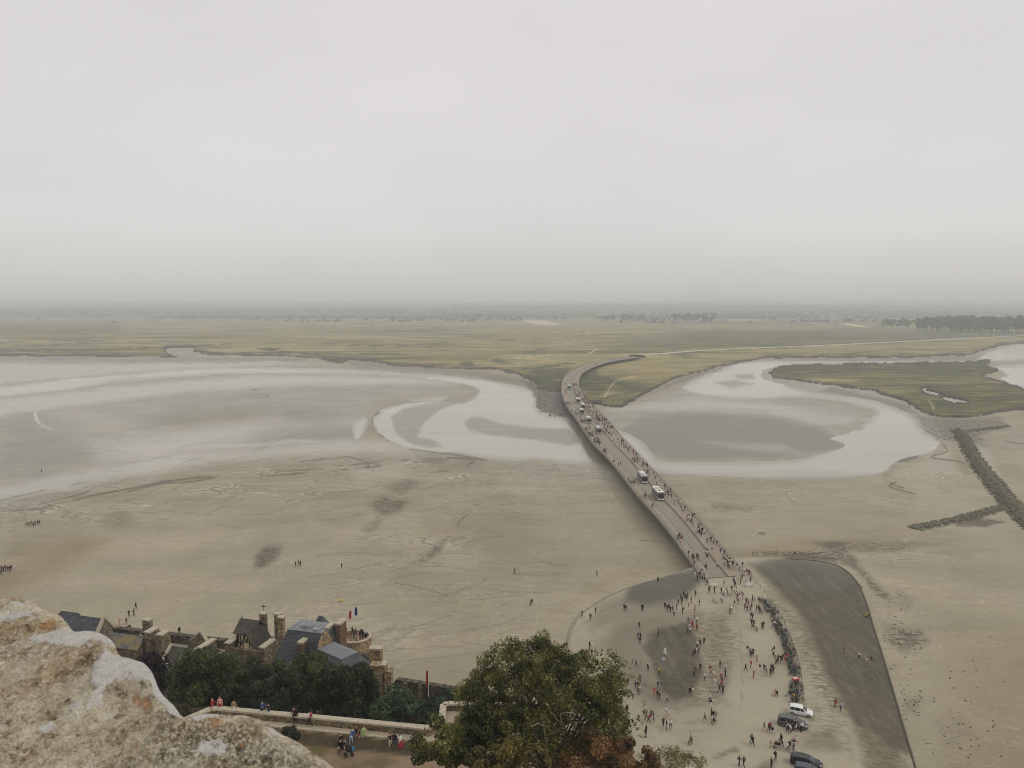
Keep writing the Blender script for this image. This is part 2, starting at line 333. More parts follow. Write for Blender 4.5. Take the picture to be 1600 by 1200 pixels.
ISLAND = [(1200, 581), (1215, 573), (1250, 570), (1300, 568.5), (1425, 567), (1512, 563.5), (1550, 563), (1543, 570), (1565, 579), (1535, 588), (1570, 597), (1600, 608), (1700, 622), (1900, 644), (1900, 690), (1700, 655), (1600, 640), (1545, 646), (1510, 654), (1475, 654), (1450, 648), (1430, 638), (1412, 627), (1360, 611), (1300, 603), (1250, 596), (1208, 590)]
WET = [(([(-900, 556), (280, 556), (545, 570), (700, 590), (752, 612), (700, 628), (600, 634), (580, 655), (560, 690), (700, 712), (560, 712), (420, 712), (300, 728), (200, 748), (100, 770), (0, 790), (-900, 940)]), 26, .8),
       ([(930, 640), (1000, 630), (1070, 600), (1200, 560), (1400, 560), (1480, 690), (1330, 720), (1040, 724), (1000, 712)], 10, .75),
       ([(1540, 690), (1620, 730), (1700, 760), (1700, 660), (1600, 660)], 30, .45),
       ([(680, 720), (940, 724), (1010, 745), (900, 765), (760, 745)], 18, .4)]
RILLS = [([(-20, 800), (70, 790), (120, 781), (150, 773), (205, 763), (260, 752), (330, 745), (395, 747), (440, 742), (533, 734), (600, 728)], 1.1), ([(60, 788), (115, 775), (140, 768)], .9), ([(200, 768), (250, 756), (300, 752), (345, 745)], .9),
         ([(470, 722), (520, 716), (545, 714), (570, 722), (583, 735)], .9), ([(430, 737), (500, 732), (590, 722), (690, 716)], .8), ([(0, 782), (60, 768), (140, 752)], .7),
         ([(585, 668), (583, 655), (592, 644), (610, 637), (650, 629)], 1.2), ([(583, 668), (595, 681), (607, 689)], 1.2), ([(640, 702), (720, 712), (760, 720)], 1), ([(700, 715), (740, 719), (730, 727)], 1.2),
         ([(1470, 690), (1480, 705), (1455, 715), (1500, 722), (1520, 735)], .9), ([(1385, 742), (1402, 752), (1390, 760), (1430, 772)], .9), ([(1380, 742), (1395, 757), (1412, 762)], .8), ([(1000, 845), (1080, 848), (1120, 850)], .6),
         ([(1165, 888), (1200, 880), (1250, 868), (1290, 862)], .9), ([(640, 755), (660, 742), (700, 735)], .8), ([(560, 905), (640, 915), (700, 930)], .5), ([(740, 800), (720, 812), (715, 822)], .7), ([(1570, 690), (1600, 694)], .9)]
SILT = [([(575, 790), (600, 775), (640, 782), (625, 800), (598, 806)], 7, .9), ([(600, 760), (640, 748), (665, 752), (625, 772)], 6, .7), ([(565, 825), (600, 806), (592, 825), (575, 832)], 6, .6), ([(640, 880), (690, 842), (705, 836), (690, 860), (665, 880)], 7, .75),
        ([(397, 887), (400, 868), (415, 856), (440, 856), (432, 872), (412, 886)], 7, 1), ([(1380, 975), (1440, 985), (1450, 1005), (1410, 1018), (1385, 1000)], 8, .8), ([(1400, 920), (1430, 935), (1420, 950), (1395, 935)], 8, .4), ([(1410, 1085), (1440, 1090), (1430, 1120), (1412, 1115)], 8, .5),
        ([(1110, 785), (1180, 792), (1175, 800), (1115, 796)], 5, .5), ([(1090, 810), (1150, 812), (1120, 820)], 4, .4), ([(150, 815), (190, 800), (215, 815), (180, 828)], 9, .5), ([(1480, 815), (1530, 808), (1570, 815), (1540, 822)], 3, 1.2), ([(1455, 1130), (1500, 1120), (1530, 1150), (1480, 1170)], 14, .35),
        ([(1270, 846), (1400, 845), (1470, 850), (1400, 862), (1300, 862)], 5, .7), ([(1200, 866), (1330, 864), (1360, 900), (1400, 940), (1370, 930), (1330, 885), (1240, 876)], 5, .8), ([(650, 715), (770, 722), (700, 735)], 8, .35)]
MUD = [([(806, 590), (834, 598), (880, 608), (890, 640), (905, 656), (860, 650), (840, 642), (836, 622), (826, 606)], 3, .9), ([(1430, 650), (1480, 655), (1560, 650), (1576, 664), (1530, 680), (1545, 700), (1490, 690), (1462, 684), (1446, 672)], 6, .6),
       ([(1398, 720), (1402, 711), (1440, 708), (1432, 716), (1405, 722)], 2, .9), ([(1150, 566), (1240, 561), (1540, 556), (1540, 563), (1240, 565)], 2, .5), ([(533, 562), (700, 575), (820, 590), (826, 606), (730, 586), (560, 574)], 3, .45), ([(1300, 604), (1420, 634), (1440, 652), (1360, 626), (1280, 612)], 3, .8),
       ([(0, 557), (270, 559), (480, 560), (480, 564), (270, 566), (0, 562)], 2, .4), ([(980, 632), (1060, 592), (1130, 573), (1180, 566), (1120, 580), (1040, 606)], 2, .6)]
PALE = [([(180, 700), (330, 665), (430, 655), (380, 690), (230, 735)], 26, .5), ([(545, 735), (640, 722), (620, 742), (560, 755)], 12, .3), ([(1500, 690), (1540, 700), (1560, 740), (1520, 730)], 12, .5), ([(1400, 740), (1480, 700), (1500, 740), (1440, 745)], 10, .4), ([(80, 640), (250, 640), (130, 690)], 40, .35), ([(1400, 700), (1600, 850), (1600, 900), (1450, 800)], 40, .25)]
BROWN = [([(230, 655), (380, 640), (500, 650), (430, 665), (280, 675)], 14, .8), ([(-100, 930), (0, 885), (120, 840), (170, 845), (100, 890), (0, 930)], 20, .9), ([(680, 830), (760, 800), (840, 830), (780, 870)], 40, .5), ([(1500, 1000), (1700, 1000), (1700, 1250), (1500, 1250)], 60, .6), ([(20, 838), (120, 838), (90, 900), (0, 900)], 30, .5), ([(1080, 880), (1250, 840), (1500, 830), (1250, 870)], 12, .5), ([(870, 960), (960, 905), (1080, 880), (960, 890)], 14, .5)]
GREEN = [([(1200, 560), (1560, 560), (1600, 566), (1570, 586), (1350, 586), (1230, 592), (1195, 585)], 6, .95), ([(1350, 600), (1700, 600), (1700, 660), (1430, 650)], 14, .75), ([(812, 590), (840, 576), (890, 575), (882, 605), (850, 611), (826, 604)], 4, .9), ([(905, 585), (930, 576), (950, 600), (935, 632), (915, 622)], 7, .7), ([(925, 634), (1000, 590), (1060, 585), (990, 630), (960, 640)], 6, .6), ([(715, 566), (740, 564), (740, 573), (780, 578), (880, 570), (890, 567), (780, 582), (725, 573)], 2.5, .9),
         ([(-100, 505), (200, 500), (180, 520), (-100, 530)], 8, .6), ([(960, 532), (1060, 519), (1160, 515), (1600, 516), (1700, 522), (1300, 535), (1200, 541), (1100, 544), (1000, 544)], 5, .7), ([(940, 497), (1200, 500), (1600, 498), (1600, 508), (1200, 508), (1000, 505)], 4, .6), ([(600, 515), (760, 522), (900, 515), (780, 530)], 5, .4), ([(-100, 486), (700, 488), (1600, 488), (1600, 499), (-100, 499)], 5, .6), ([(1200, 552), (1330, 553), (1340, 558), (1210, 560)], 3, .6)]
TAN = [([(930, 568), (1060, 556), (1250, 545), (1600, 530), (1600, 536), (1500, 552), (1180, 562), (1030, 600), (940, 592)], 4, .6), ([(560, 545), (860, 540), (900, 560), (700, 565)], 10, .35), ([(700, 512), (1060, 508), (1060, 530), (800, 535)], 8, .5), ([(300, 520), (520, 525), (480, 545), (350, 540)], 10, .4), ([(1300, 600), (1440, 608), (1400, 625)], 8, .35), ([(1060, 510), (1310, 512), (1200, 518)], 3, .6)]
CREEK = [([(0, 548), (150, 548), (270, 543), (360, 538)], .9), ([(0, 536), (90, 530), (150, 526)], .6), ([(60, 541), (160, 534)], .6), ([(400, 545), (440, 550), (530, 560), (548, 563)], 1.2), ([(415, 546), (440, 547)], 1.6), ([(720, 570), (740, 576), (800, 580), (870, 572), (900, 568)], 1.0), ([(780, 531), (850, 530), (930, 524), (1060, 522)], .7),
         ([(1180, 542.5), (1330, 537), (1466, 529), (1600, 524)], .8), ([(600, 517), (680, 516)], .7), ([(1040, 600), (1000, 612), (960, 620), (930, 628)], .8), ([(500, 537), (620, 541), (700, 536)], .5)]
FIELD = [([(815, 501), (850, 501), (882, 508.5), (838, 507)], .8, .9), ([(780, 503), (785, 503), (800, 508), (796, 508)], .6, .5), ([(1310, 505.5), (1330, 506), (1362, 512), (1340, 511.5)], .5, 1), ([(1264, 504.5), (1270, 504.5), (1305, 511), (1298, 511)], .5, .7), ([(1378, 500), (1400, 500), (1434, 507), (1425, 508)], .5, .8), ([(1135, 499.5), (1185, 499.5), (1185, 501), (1135, 501)], .4, .6)]
PATHS = [([(930, 548), (915, 557), (921, 553), (933, 546)], .8), ([(945, 622), (955, 605), (965, 596), (990, 590)], .7), ([(1451, 628), (1457, 636), (1459, 646)], .8), ([(720, 566), (800, 561), (860, 555)], .4)]
NET = [([(-200, 800), (0, 780), (250, 738), (480, 700), (640, 700), (780, 722), (960, 728), (980, 790), (760, 760), (560, 770), (300, 790), (0, 830), (-200, 840)], 22, 1), ([(600, 740), (760, 740), (740, 900), (560, 860)], 30, .5), ([(1380, 735), (1480, 695), (1540, 760), (1500, 810), (1380, 790)], 14, .8), ([(1030, 745), (1380, 750), (1400, 800), (1100, 800)], 24, .35), ([(940, 600), (1020, 600), (1060, 585), (1010, 640), (950, 640)], 8, .8), ([(400, 880), (900, 880), (880, 1060), (640, 1080), (420, 980)], 40, .28), ([(1280, 855), (1500, 840), (1400, 900), (1330, 890)], 16, .6)]
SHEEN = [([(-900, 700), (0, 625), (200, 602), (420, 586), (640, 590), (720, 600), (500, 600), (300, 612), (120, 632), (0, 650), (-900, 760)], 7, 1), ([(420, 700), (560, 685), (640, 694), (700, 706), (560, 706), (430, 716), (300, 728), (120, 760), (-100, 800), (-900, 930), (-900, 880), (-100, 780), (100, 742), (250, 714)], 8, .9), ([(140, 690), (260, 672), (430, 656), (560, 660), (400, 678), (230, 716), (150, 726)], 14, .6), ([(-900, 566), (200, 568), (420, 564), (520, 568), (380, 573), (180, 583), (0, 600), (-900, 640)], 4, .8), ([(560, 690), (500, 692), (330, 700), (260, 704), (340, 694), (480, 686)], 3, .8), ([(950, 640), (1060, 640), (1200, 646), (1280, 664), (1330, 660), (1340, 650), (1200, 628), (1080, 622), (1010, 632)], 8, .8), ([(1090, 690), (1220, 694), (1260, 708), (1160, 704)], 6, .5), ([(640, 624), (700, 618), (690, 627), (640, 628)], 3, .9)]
WGREEN = [([(1000, 652), (1100, 645), (1200, 650), (1290, 672), (1316, 694), (1300, 702), (1200, 716), (1050, 718), (1010, 706), (970, 672)], 6, 1), ([(160, 640), (520, 640), (560, 690), (420, 690), (200, 660)], 16, .45), ([(20, 660), (150, 680), (120, 720), (0, 740)], 20, .4), ([(1260, 640), (1340, 650), (1300, 660), (1240, 650)], 4, .7), ([(720, 800), (880, 810), (920, 900), (760, 920)], 40, .35)]
HOLLOW = [([(399, 888), (400, 872), (412, 858), (434, 854), (440, 858), (432, 872), (416, 884)], 9, .6), ([(1183, 831), (1194, 832), (1192, 836), (1184, 835)], 1.2, 1), ([(1490, 818), (1530, 811), (1568, 815), (1540, 822), (1500, 823)], 2.5, .8), ([(1280, 850), (1310, 846), (1330, 848), (1300, 856)], 2.5, .9), ([(1228, 870), (1260, 868), (1300, 870), (1322, 876), (1280, 876), (1230, 874)], 2, .9), ([(1310, 872), (1330, 880), (1345, 892), (1335, 890), (1318, 880)], 3, .7), ([(660, 716), (700, 716), (690, 722), (668, 722)], 3, .5)]
# ---------------------------------------------------------------- the ground sheet: one grid, split into sand, river and meadow
xs = np.concatenate([np.arange(-900, -20, 22), np.arange(-20, 1620, 1.75), np.arange(1620, 2520, 22)])
ys = np.concatenate([np.arange(2600, 1240, -80), np.arange(1240, 520, -1.6), np.arange(520, 480.4, -.8)])
PX, PY = np.meshgrid(xs, ys); R_, C_ = PX.shape
def ground_xy(px, py):
    dx, dy, dz = ray(px, py); t = -H / dz; return dx * t, dy * t
GX, GY = ground_xy(PX, PY)
jx = (fbm(GX / 9, GY / 9, 3, 4) - .5); jy = (fbm(GX / 9, GY / 9, 11, 4) - .5)
rough = (fbm(GX / 22, GY / 22, 5, 5, .6) - .5)
far_amp = sstep(490, 560, PY)
JX = PX + jx * 5 * far_amp; JY = PY + rough * 4.0 * far_amp
S_w = sdf(JX, JY, smooth_line(WATER_L, 3, True))
for p in POOLS: S_w = np.maximum(S_w, sdf(JX, JY, smooth_line(p, 3, True)))
JY2 = PY + rough * 6.5 * far_amp + jy * 1.5 * far_amp
S_m = np.maximum(sdf(PX + jx * 9 * far_amp, JY2, MEADOW_A, 400), sdf(PX + jx * 9 * far_amp, JY2, ISLAND, 200))
S_m = np.minimum(S_m, np.maximum(-sdf(PX, PY, POOLS[2]), -99)); S_m = np.minimum(S_m, np.maximum(-sdf(PX, PY, POOLS[3]), -99))
S_w = np.where(S_m > 0, -np.abs(S_m), S_w)
def snap(S):
    global PX, PY
    gy, gx = np.gradient(S); dx = np.gradient(PX, axis=1); dy = np.gradient(PY, axis=0)
    gx = gx / dx; gy = gy / dy; g2 = gx * gx + gy * gy + 1e-6
    m = (np.abs(S) < 1.3) & (PX > -10) & (PX < 1610) & (PY > 496) & (g2 > .1)
    PX = PX - np.where(m, np.clip(S * gx / g2, -.8, .8), 0); PY = PY - np.where(m, np.clip(S * gy / g2, -.7, .7), 0)
snap(S_w); snap(S_m)
GX, GY = ground_xy(PX, PY)
def relief(x, y): return .30 * (fbm(x / 45, y / 45, 21, 3) - .5) + .10 * (fbm(x / 7, y / 7, 31, 3) - .5)
near = 1 - sstep(500, 900, np.hypot(GX, GY))
GZ = relief(GX, GY) * (.4 + .6 * near)
GZ = GZ * sstep(0, 8, -S_w) - .05 * (S_w > -8)
GZ = np.where(S_m > 0, (.9 + .25 * (fbm(GX / 30, GY / 30, 41) - .5)) * sstep(0, 2.2, S_m), GZ)
def zone(lst, mode='poly', jit=3.0):
    out = np.zeros(PX.shape)
    qx = PX + jx * jit * 3 * far_amp; qy = PY + (rough * jit * 2.2 + jy * jit) * far_amp
    for it in lst:
        if mode == 'poly': p, soft, amt = it; v = sstep(-soft, soft, sdf(qx, qy, p, soft * 1.5 + 20)) * amt
        else:
            p, w = it; P_ = np.array(p); m = (qx > P_[:, 0].min() - 12) & (qx < P_[:, 0].max() + 12) & (qy > P_[:, 1].min() - 12) & (qy < P_[:, 1].max() + 12)
            v = np.zeros(PX.shape); v[m] = (1 - sstep(w * .5, w * 1.8, seg_dist(qx[m], qy[m], smooth_line(p, 4)))) * sstep(.3, .5, fbm(GX[m] / 12, GY[m] / 12, 77, 3))
        out = np.maximum(out, v)
    return np.clip(out, 0, 1)
A = {'wet': zone(WET), 'silt': zone(SILT), 'mud': zone(MUD), 'pale': zone(PALE), 'brown': zone(BROWN), 'rill': zone(RILLS, 'line', .5) * .9, 'net': zone(NET), 'sheen': zone(SHEEN), 'green': zone(WGREEN), 'hollow': zone(HOLLOW)}
_r = random.Random(77)
fine_rills = []
for _ in range(150):
    x, y = (_r.uniform(-20, 900), _r.uniform(695, 815)) if _r.random() < .6 else (_r.uniform(480, 900), _r.uniform(780, 1050)); pl = [(x, y)]; sl = _r.uniform(-.45, .1) if x < 760 else _r.uniform(-.1, .35)
    for k in range(_r.randint(3, 7)): x += _r.uniform(8, 26); y += sl * 14 + _r.uniform(-4, 4); pl.append((x, y))
    fine_rills.append((pl, _r.uniform(.35, .8)))
A['rill'] = np.maximum(A['rill'], zone(fine_rills, 'line', .9) * .38)
A['wet'] = np.maximum(A['wet'], sstep(-7, 0, S_w) * .6)
AM = {'green': zone(GREEN, jit=2), 'tan': zone(TAN, jit=2), 'creek': zone(CREEK, 'line', .4), 'field': np.maximum(zone(FIELD, jit=.2), zone(PATHS, 'line', .3) * .7), 'edge': (1 - sstep(1.4, 3.6 + 3.5 * np.clip(rough * 3 + .5, 0, 1), S_m))}
AW = {'shoal': zone([(p, 3, 1) for p in SHOALS], jit=1), 'margin': 1 - sstep(0, 1.5 + 11 * np.clip(fbm(GX / 60, GY / 90, 131, 3) * 2.6 - .9, 0, 1), S_w)}
ids = np.arange(R_ * C_).reshape(R_, C_)
Q = np.stack([ids[:-1, :-1], ids[:-1, 1:], ids[1:, 1:], ids[1:, :-1]], -1)
avg = lambda S: (S[:-1, :-1] + S[:-1, 1:] + S[1:, 1:] + S[1:, :-1]) / 4
cw, cmd = avg(S_w) > 0, avg(S_m) > 0
V = np.stack([GX, GY, GZ], -1).reshape(-1, 3)
def part_of_ground(name, mask, mat, attrs):
    q = Q[mask]; u, inv = np.unique(q, return_inverse=True)
    me = np_mesh(name, V[u], inv.reshape(-1, 4), [mat], {k: a.ravel()[u] for k, a in attrs.items()}, smooth=True)
    return tag(link(name, me), kind='structure')
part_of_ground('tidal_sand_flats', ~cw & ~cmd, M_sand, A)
part_of_ground('river_water', cw & ~cmd, M_water, AW)
part_of_ground('salt_meadow', cmd, M_meadow, AM)
b = MB(); n = 64; b.add([(0, 0, -1.6)] + [(17500 * math.cos(2 * math.pi * k / n), 17500 * math.sin(2 * math.pi * k / n), -1.6) for k in range(n)], [(0, k + 1, (k + 1) % n + 1) for k in range(n)])
tag(b.build('ground', M_sand), kind='structure')
# ---------------------------------------------------------------- paved forecourt and its side ramps
def paving_material():
    t = MT('worn_concrete_paving')
    big = t.noise(.06, 5, .6); fine = t.noise(.7, 6, .7); tr = t.noise(.25, 5, .65, (2.2, .35, 1))
    c = t.ramp(big, [(.32, srgb(154, 146, 126)), (.68, srgb(170, 162, 141))])
    c = t.mix(t.ramp(fine, [(.3, .3), (.7, 0)]), c, t.mix(1, c, (.74, .73, .71, 1), 'MULTIPLY'))
    d = t.attr('damp'); mott = t.ramp(fine, [(.34, .86), (.6, 1)])
    c = t.mix(t.math('MULTIPLY', d, mott), c, t.ramp(big, [(.3, srgb(74, 69, 55)), (.7, srgb(90, 84, 68))]))
    g = t.attr('slate'); c = t.mix(g, c, t.ramp(big, [(.3, srgb(84, 83, 72)), (.7, srgb(104, 101, 88))]))
    w = t.math('MULTIPLY', t.attr('weed'), t.ramp(t.noise(.9, 6, .75, (.6, 1.5, 1)), [(.42, 0), (.58, 1)]))
    c = t.mix(t.math('MULTIPLY', w, .85), c, srgb(90, 81, 60))
    c = t.mix(t.math('MULTIPLY', t.ramp(tr, [(.5, 0), (.75, .3)]), t.attr('damp')), c, srgb(150, 144, 130))
    c = t.mix(t.attr('joint'), c, srgb(112, 105, 91))
    t.bump(fine, .3, .06)
    return t.out(c, t.ramp(t.attr('slate'), [(0, .9), (1, .82)]), .3)
M_pave = paving_material()
LB = smooth_line([(1088, 899), (1060, 901), (1030, 906), (995, 915), (960, 929), (930, 945), (905, 964), (893, 985), (889, 1005), (890, 1030), (888, 1070), (884, 1120), (880, 1180), (876, 1300)], 5)
RB = smooth_line([(1164, 886), (1185, 880), (1215, 876.5), (1250, 876), (1280, 878), (1308, 885), (1328, 898), (1343, 918), (1354, 945), (1366, 985), (1378, 1023), (1391, 1066), (1404, 1112), (1418, 1160), (1433, 1215), (1450, 1300)], 5)
NB, NA = 150, 150
def resample(pts, n):
    P = np.array(pts); d = np.r_[0, np.cumsum(np.hypot(*np.diff(P, axis=0).T))]; s = np.linspace(0, d[-1], n)
    return np.stack([np.interp(s, d, P[:, k]) for k in range(P.shape[1])], -1)
lw = resample([tuple(at(*p))[:2] for p in LB], NB); rw = resample([tuple(at(*p))[:2] for p in RB], NB)
s_ = np.linspace(0, 1, NB)[:, None]; a_ = np.linspace(0, 1, NA)[None, :]
BX = lw[:, None, 0] * (1 - a_) + rw[:, None, 0] * a_; BY = lw[:, None, 1] * (1 - a_) + rw[:, None, 1] * a_
wdt = np.hypot(*(rw - lw).T)[:, None]
edge = np.minimum(a_, 1 - a_) * wdt
BZ0 = .22 + 2.3 * sstep(0, 16, edge) + .03 * (fbm(BX / 5, BY / 5, 9) - .5)
BZ = np.where(s_ < .0, 0, BZ0)
qx, qy = proj(BX, BY, BZ)
pj = (fbm(BX / 6, BY / 6, 51, 4) - .5); pk = (fbm(BX / 3, BY / 3, 61, 4) - .5)
def pzone(lst, jit=14):
    out = np.zeros(BX.shape)
    for p, soft, amt in lst: out = np.maximum(out, sstep(-soft, soft, sdf(qx + pj * jit * 2, qy + pk * jit, p, 60)) * amt)
    return out
def pline(lst):
    out = np.zeros(BX.shape)
    for p, w, amt in lst: out = np.maximum(out, (1 - sstep(w * .4, w * 1.6, seg_dist(qx, qy, p))) * amt)
    return out
PA = {'damp': pzone([([(1090, 960), (1030, 955), (965, 970), (935, 1005), (960, 1060), (1020, 1105), (1080, 1100), (1098, 1040)], 20, .55), ([(930, 950), (985, 925), (1060, 940), (1030, 965), (960, 975), (920, 985)], 12, .4), ([(1078, 968), (1040, 975), (1010, 985), (1005, 1010), (1015, 1050), (1030, 1085), (1060, 1100), (1085, 1085), (1100, 1040), (1092, 1000)], 10, 1), ([(1185, 888), (1260, 872), (1325, 885), (1365, 940), (1385, 990), (1405, 1060), (1430, 1130), (1440, 1180), (1395, 1180), (1335, 1130), (1312, 1100), (1284, 1050), (1268, 1000), (1244, 955), (1208, 922)], 11, 1), ([(1330, 1130), (1400, 1150), (1420, 1230), (1370, 1230)], 16, .7), ([(1240, 1150), (1300, 1140), (1310, 1175), (1255, 1170)], 10, .45), ([(1110, 960), (1140, 960), (1135, 1100), (1105, 1085), (1098, 1010)], 12, .3), ([(960, 935), (1000, 930), (1010, 955), (960, 965)], 12, .3), ([(1125, 1175), (1150, 1165), (1155, 1172), (1110, 1190)], 4, .7), ([(1190, 1190), (1210, 1188), (1200, 1210), (1170, 1210)], 5, .6)], 9),
      'slate': pzone([([(985, 915), (1030, 898), (1098, 888), (1096, 912), (1076, 928), (1045, 941), (1010, 946), (975, 940)], 7, 1), ([(1168, 880), (1230, 870), (1325, 876), (1350, 912), (1300, 926), (1240, 918), (1192, 900)], 7, .8)], 5),
      'weed': pzone([([(1190, 900), (1215, 930), (1260, 980), (1300, 1050), (1320, 1110), (1300, 1120), (1262, 1060), (1240, 990), (1205, 940)], 14, 1), ([(1080, 960), (1140, 950), (1160, 1000), (1130, 1100), (1090, 1100), (1060, 1110), (1100, 1050)], 16, .8), ([(1330, 1110), (1350, 1100), (1420, 1180), (1430, 1220), (1350, 1210)], 14, .9), ([(1250, 1090), (1330, 1100), (1330, 1180), (1260, 1160)], 14, .6)], 10),
      'joint': pline([([(1153, 950), (1158, 1000), (1160, 1060), (1158, 1110)], 1.1, .4), ([(1000, 1110), (1060, 1128), (1110, 1132)], .9, .45), ([(985, 1135), (1040, 1145), (1100, 1142)], .9, .35), ([(1300, 1145), (1300, 1090), (1295, 1060)], .9, .35), ([(893, 990), (940, 955), (990, 938), (1040, 940), (1100, 925)], .9, .4), ([(1040, 1107), (1095, 1100), (1130, 1080), (1140, 1040)], 1.2, .5), ([(1020, 1112), (1050, 1090), (1075, 1078)], 1.0, .4)])}
ids2 = np.arange(NB * NA).reshape(NB, NA)
Q2 = np.stack([ids2[:-1, :-1], ids2[1:, :-1], ids2[1:, 1:], ids2[:-1, 1:]], -1).reshape(-1, 4)
P_V = np.stack([BX, BY, BZ], -1).reshape(-1, 3)
pav = tag(link('pavement', np_mesh('pavement', P_V, Q2, [M_pave], PA, smooth=True)), kind='structure')
from mathutils.bvhtree import BVHTree
BV_PAVE = BVHTree.FromPolygons([tuple(v) for v in P_V], [tuple(int(i) for i in q) for q in Q2])
kerb_m = plain('kerb_stone', srgb(138, 130, 114), .9, var=.25, scale=2)
kerb_d = plain('kerb_shadow_line', srgb(74, 70, 60), .9, var=.3, scale=2)  # right kerb coloured dark to carry its thin shadow
for nm, w, sg in (('kerb', lw, -1), ('kerb', rw, 1)):
    b = MB(); P = [Vector((p[0], p[1], 0)) for p in w]
    for i in range(0, NB - 1, 2):
        j = min(i + 2, NB - 1); b.beam(P[i] + Vector((0, 0, .16)), P[j] + Vector((0, 0, .16)), .45 if sg < 0 else .26, .36); 
    tag(b.build(nm, kerb_m if sg < 0 else kerb_d), kind='structure')
def hit_pave(px, py):
    dx, dy, dz = ray(px, py); d = Vector((float(dx), float(dy), float(dz))).normalized()
    r = BV_PAVE.ray_cast(Vector((0, 0, H)), d)
    return r[0] if r[0] is not None else None
def gz(x, y): return float(relief(np.array([x]), np.array([y]))[0]) * (.4 + .6 * (1 - float(sstep(500, 900, np.hypot(x, y)))))
def hit_sand(px, py):
    p = at(px, py); z = gz(p.x, p.y); p = at(px, py, z); return p
# ---------------------------------------------------------------- the footbridge
ZD = 4.5
lp = [(1098, 893), (1047, 830), (997, 776), (953, 720), (925, 691), (901, 656), (887.5, 638), (880, 624), (877, 610)]
rp = [(1163, 888), (1107, 829), (1056, 776), (1006, 720), (978, 690.5), (948, 656.5), (931, 638.5), (917, 624), (907, 609)]
Lw = [at(p[0], p[1], ZD) for p in lp]; Rw = [at(p[0], p[1], ZD) for p in rp]
for px, py in ((891.5, 596.5), (896.5, 586), (907, 578.5), (921, 572), (942, 565.6), (968, 561), (995, 557.4)):
    c = at(px, py, ZD); Lw.append(c); Rw.append(c)
ctr = [(a + b) / 2 for a, b in zip(Lw, Rw)]
for i in range(9, 16):
    d = (ctr[min(i + 1, 15)] - ctr[i - 1]).normalized(); nrm = Vector((d.y, -d.x, 0)); w = 7.4
    Lw[i] = ctr[i] - nrm * w; Rw[i] = ctr[i] + nrm * w
LP = np.array(smooth_line([tuple(p) for p in Lw], 14)); RP = np.array(smooth_line([tuple(p) for p in Rw], 14))
CT = (LP + RP) / 2; dist = np.r_[0, np.cumsum(np.linalg.norm(np.diff(CT, axis=0), axis=1))]; BLEN = dist[-1]
NS = 260; sN = np.linspace(0, BLEN, NS)
LP = np.stack([np.interp(sN, dist, LP[:, k]) for k in range(3)], -1); RP = np.stack([np.interp(sN, dist, RP[:, k]) for k in range(3)], -1)
zz = ZD - 1.9 * (1 - sstep(0, 60, sN)); LP[:, 2] = zz; RP[:, 2] = zz
def deck(s, f, dz=0.0):           # point on the deck: s metres from the forecourt, f across from left to right edge
    l = Vector([float(np.interp(s, sN, LP[:, k])) for k in range(3)]); r = Vector([float(np.interp(s, sN, RP[:, k])) for k in range(3)])
    return l.lerp(r, f) + Vector((0, 0, dz))
def deck_dir(s): return (deck(min(s + 2, BLEN), .5) - deck(max(s - 2, 0), .5)).normalized()
def strip(f0, f1, z0, z1, i0=0, i1=NS, step=1):
    b = MB(); rows = list(range(i0, i1, step)); rows[-1] = i1 - 1
    for i in rows:
        for f, dz in ((f0, z0), (f1, z0), (f1, z1), (f0, z1)):
            p = LP[i] * (1 - f) + RP[i] * f; b.v.append((p[0], p[1], p[2] + dz))
    for k in range(len(rows) - 1):
        for e in range(4): b.f.append((k * 4 + e, k * 4 + (e + 1) % 4, k * 4 + 4 + (e + 1) % 4, k * 4 + 4 + e)); b.m.append(0)
    b.f.append((0, 3, 2, 1)); b.f.append(tuple(len(b.v) - 4 + e for e in range(4))); b.m += [0, 0]
    return b
m_wood = MT('weathered_boardwalk'); nn = m_wood.noise(.4, 5, .6); pl_ = m_wood.noise(14, 2, .5, (.02, 1, 1))
m_wood.bump(pl_, .4, .02)
m_wood = m_wood.out(m_wood.mix(m_wood.ramp(pl_, [(.3, .35), (.7, 0)]), m_wood.ramp(nn, [(.3, srgb(144, 133, 116)), (.7, srgb(160, 147, 130))]), srgb(120, 109, 94)), .85, .3)
m_asph = MT('bridge_roadway'); nn = m_asph.noise(.15, 5, .6); n2 = m_asph.noise(3, 4, .6)
m_asph = m_asph.out(m_asph.mix(m_asph.ramp(n2, [(.3, .3), (.7, 0)]), m_asph.ramp(nn, [(.3, srgb(134, 128, 112)), (.7, srgb(150, 143, 126))]), srgb(108, 103, 91)), .85, .3)
m_steel = plain('galvanised_steel', srgb(120, 118, 110), .5, .5, .6); m_dsteel = plain('dark_bridge_steel', srgb(66, 66, 62), .6, .4, .3); m_conc = plain('pale_concrete', srgb(160, 155, 142), .85)
m_mark = plain('pale_lane_strip', srgb(178, 174, 160), .8, var=.12); m_rut = plain('dark_tyre_track', srgb(96, 91, 81), .85)
br = empty('footbridge', 'long curving footbridge on slim piers with roadway and boardwalks crossing the river', 'bridge', tuple(deck(0, .5) * 1))
def bpart(name, mbx, mat): 
    o = mbx.build(name, mat); o.parent = br; o.matrix_parent_inverse = Matrix.Translation(-br.location); return o
bpart('deck_slab', strip(0.0, 1.0, -.75, 0), m_dsteel)
bpart('girder', strip(.16, .84, -2.0, -.755), m_dsteel)
bpart('boardwalk', strip(.012, .215, .004, .12), m_wood); bpart('boardwalk', strip(.615, .988, .004, .12), m_wood)
bpart('roadway', strip(.235, .60, .004, .05), m_asph)
bpart('kerb_rail', strip(.217, .233, .004, .2), m_conc); bpart('kerb_rail', strip(.601, .613, .004, .2), m_dsteel)
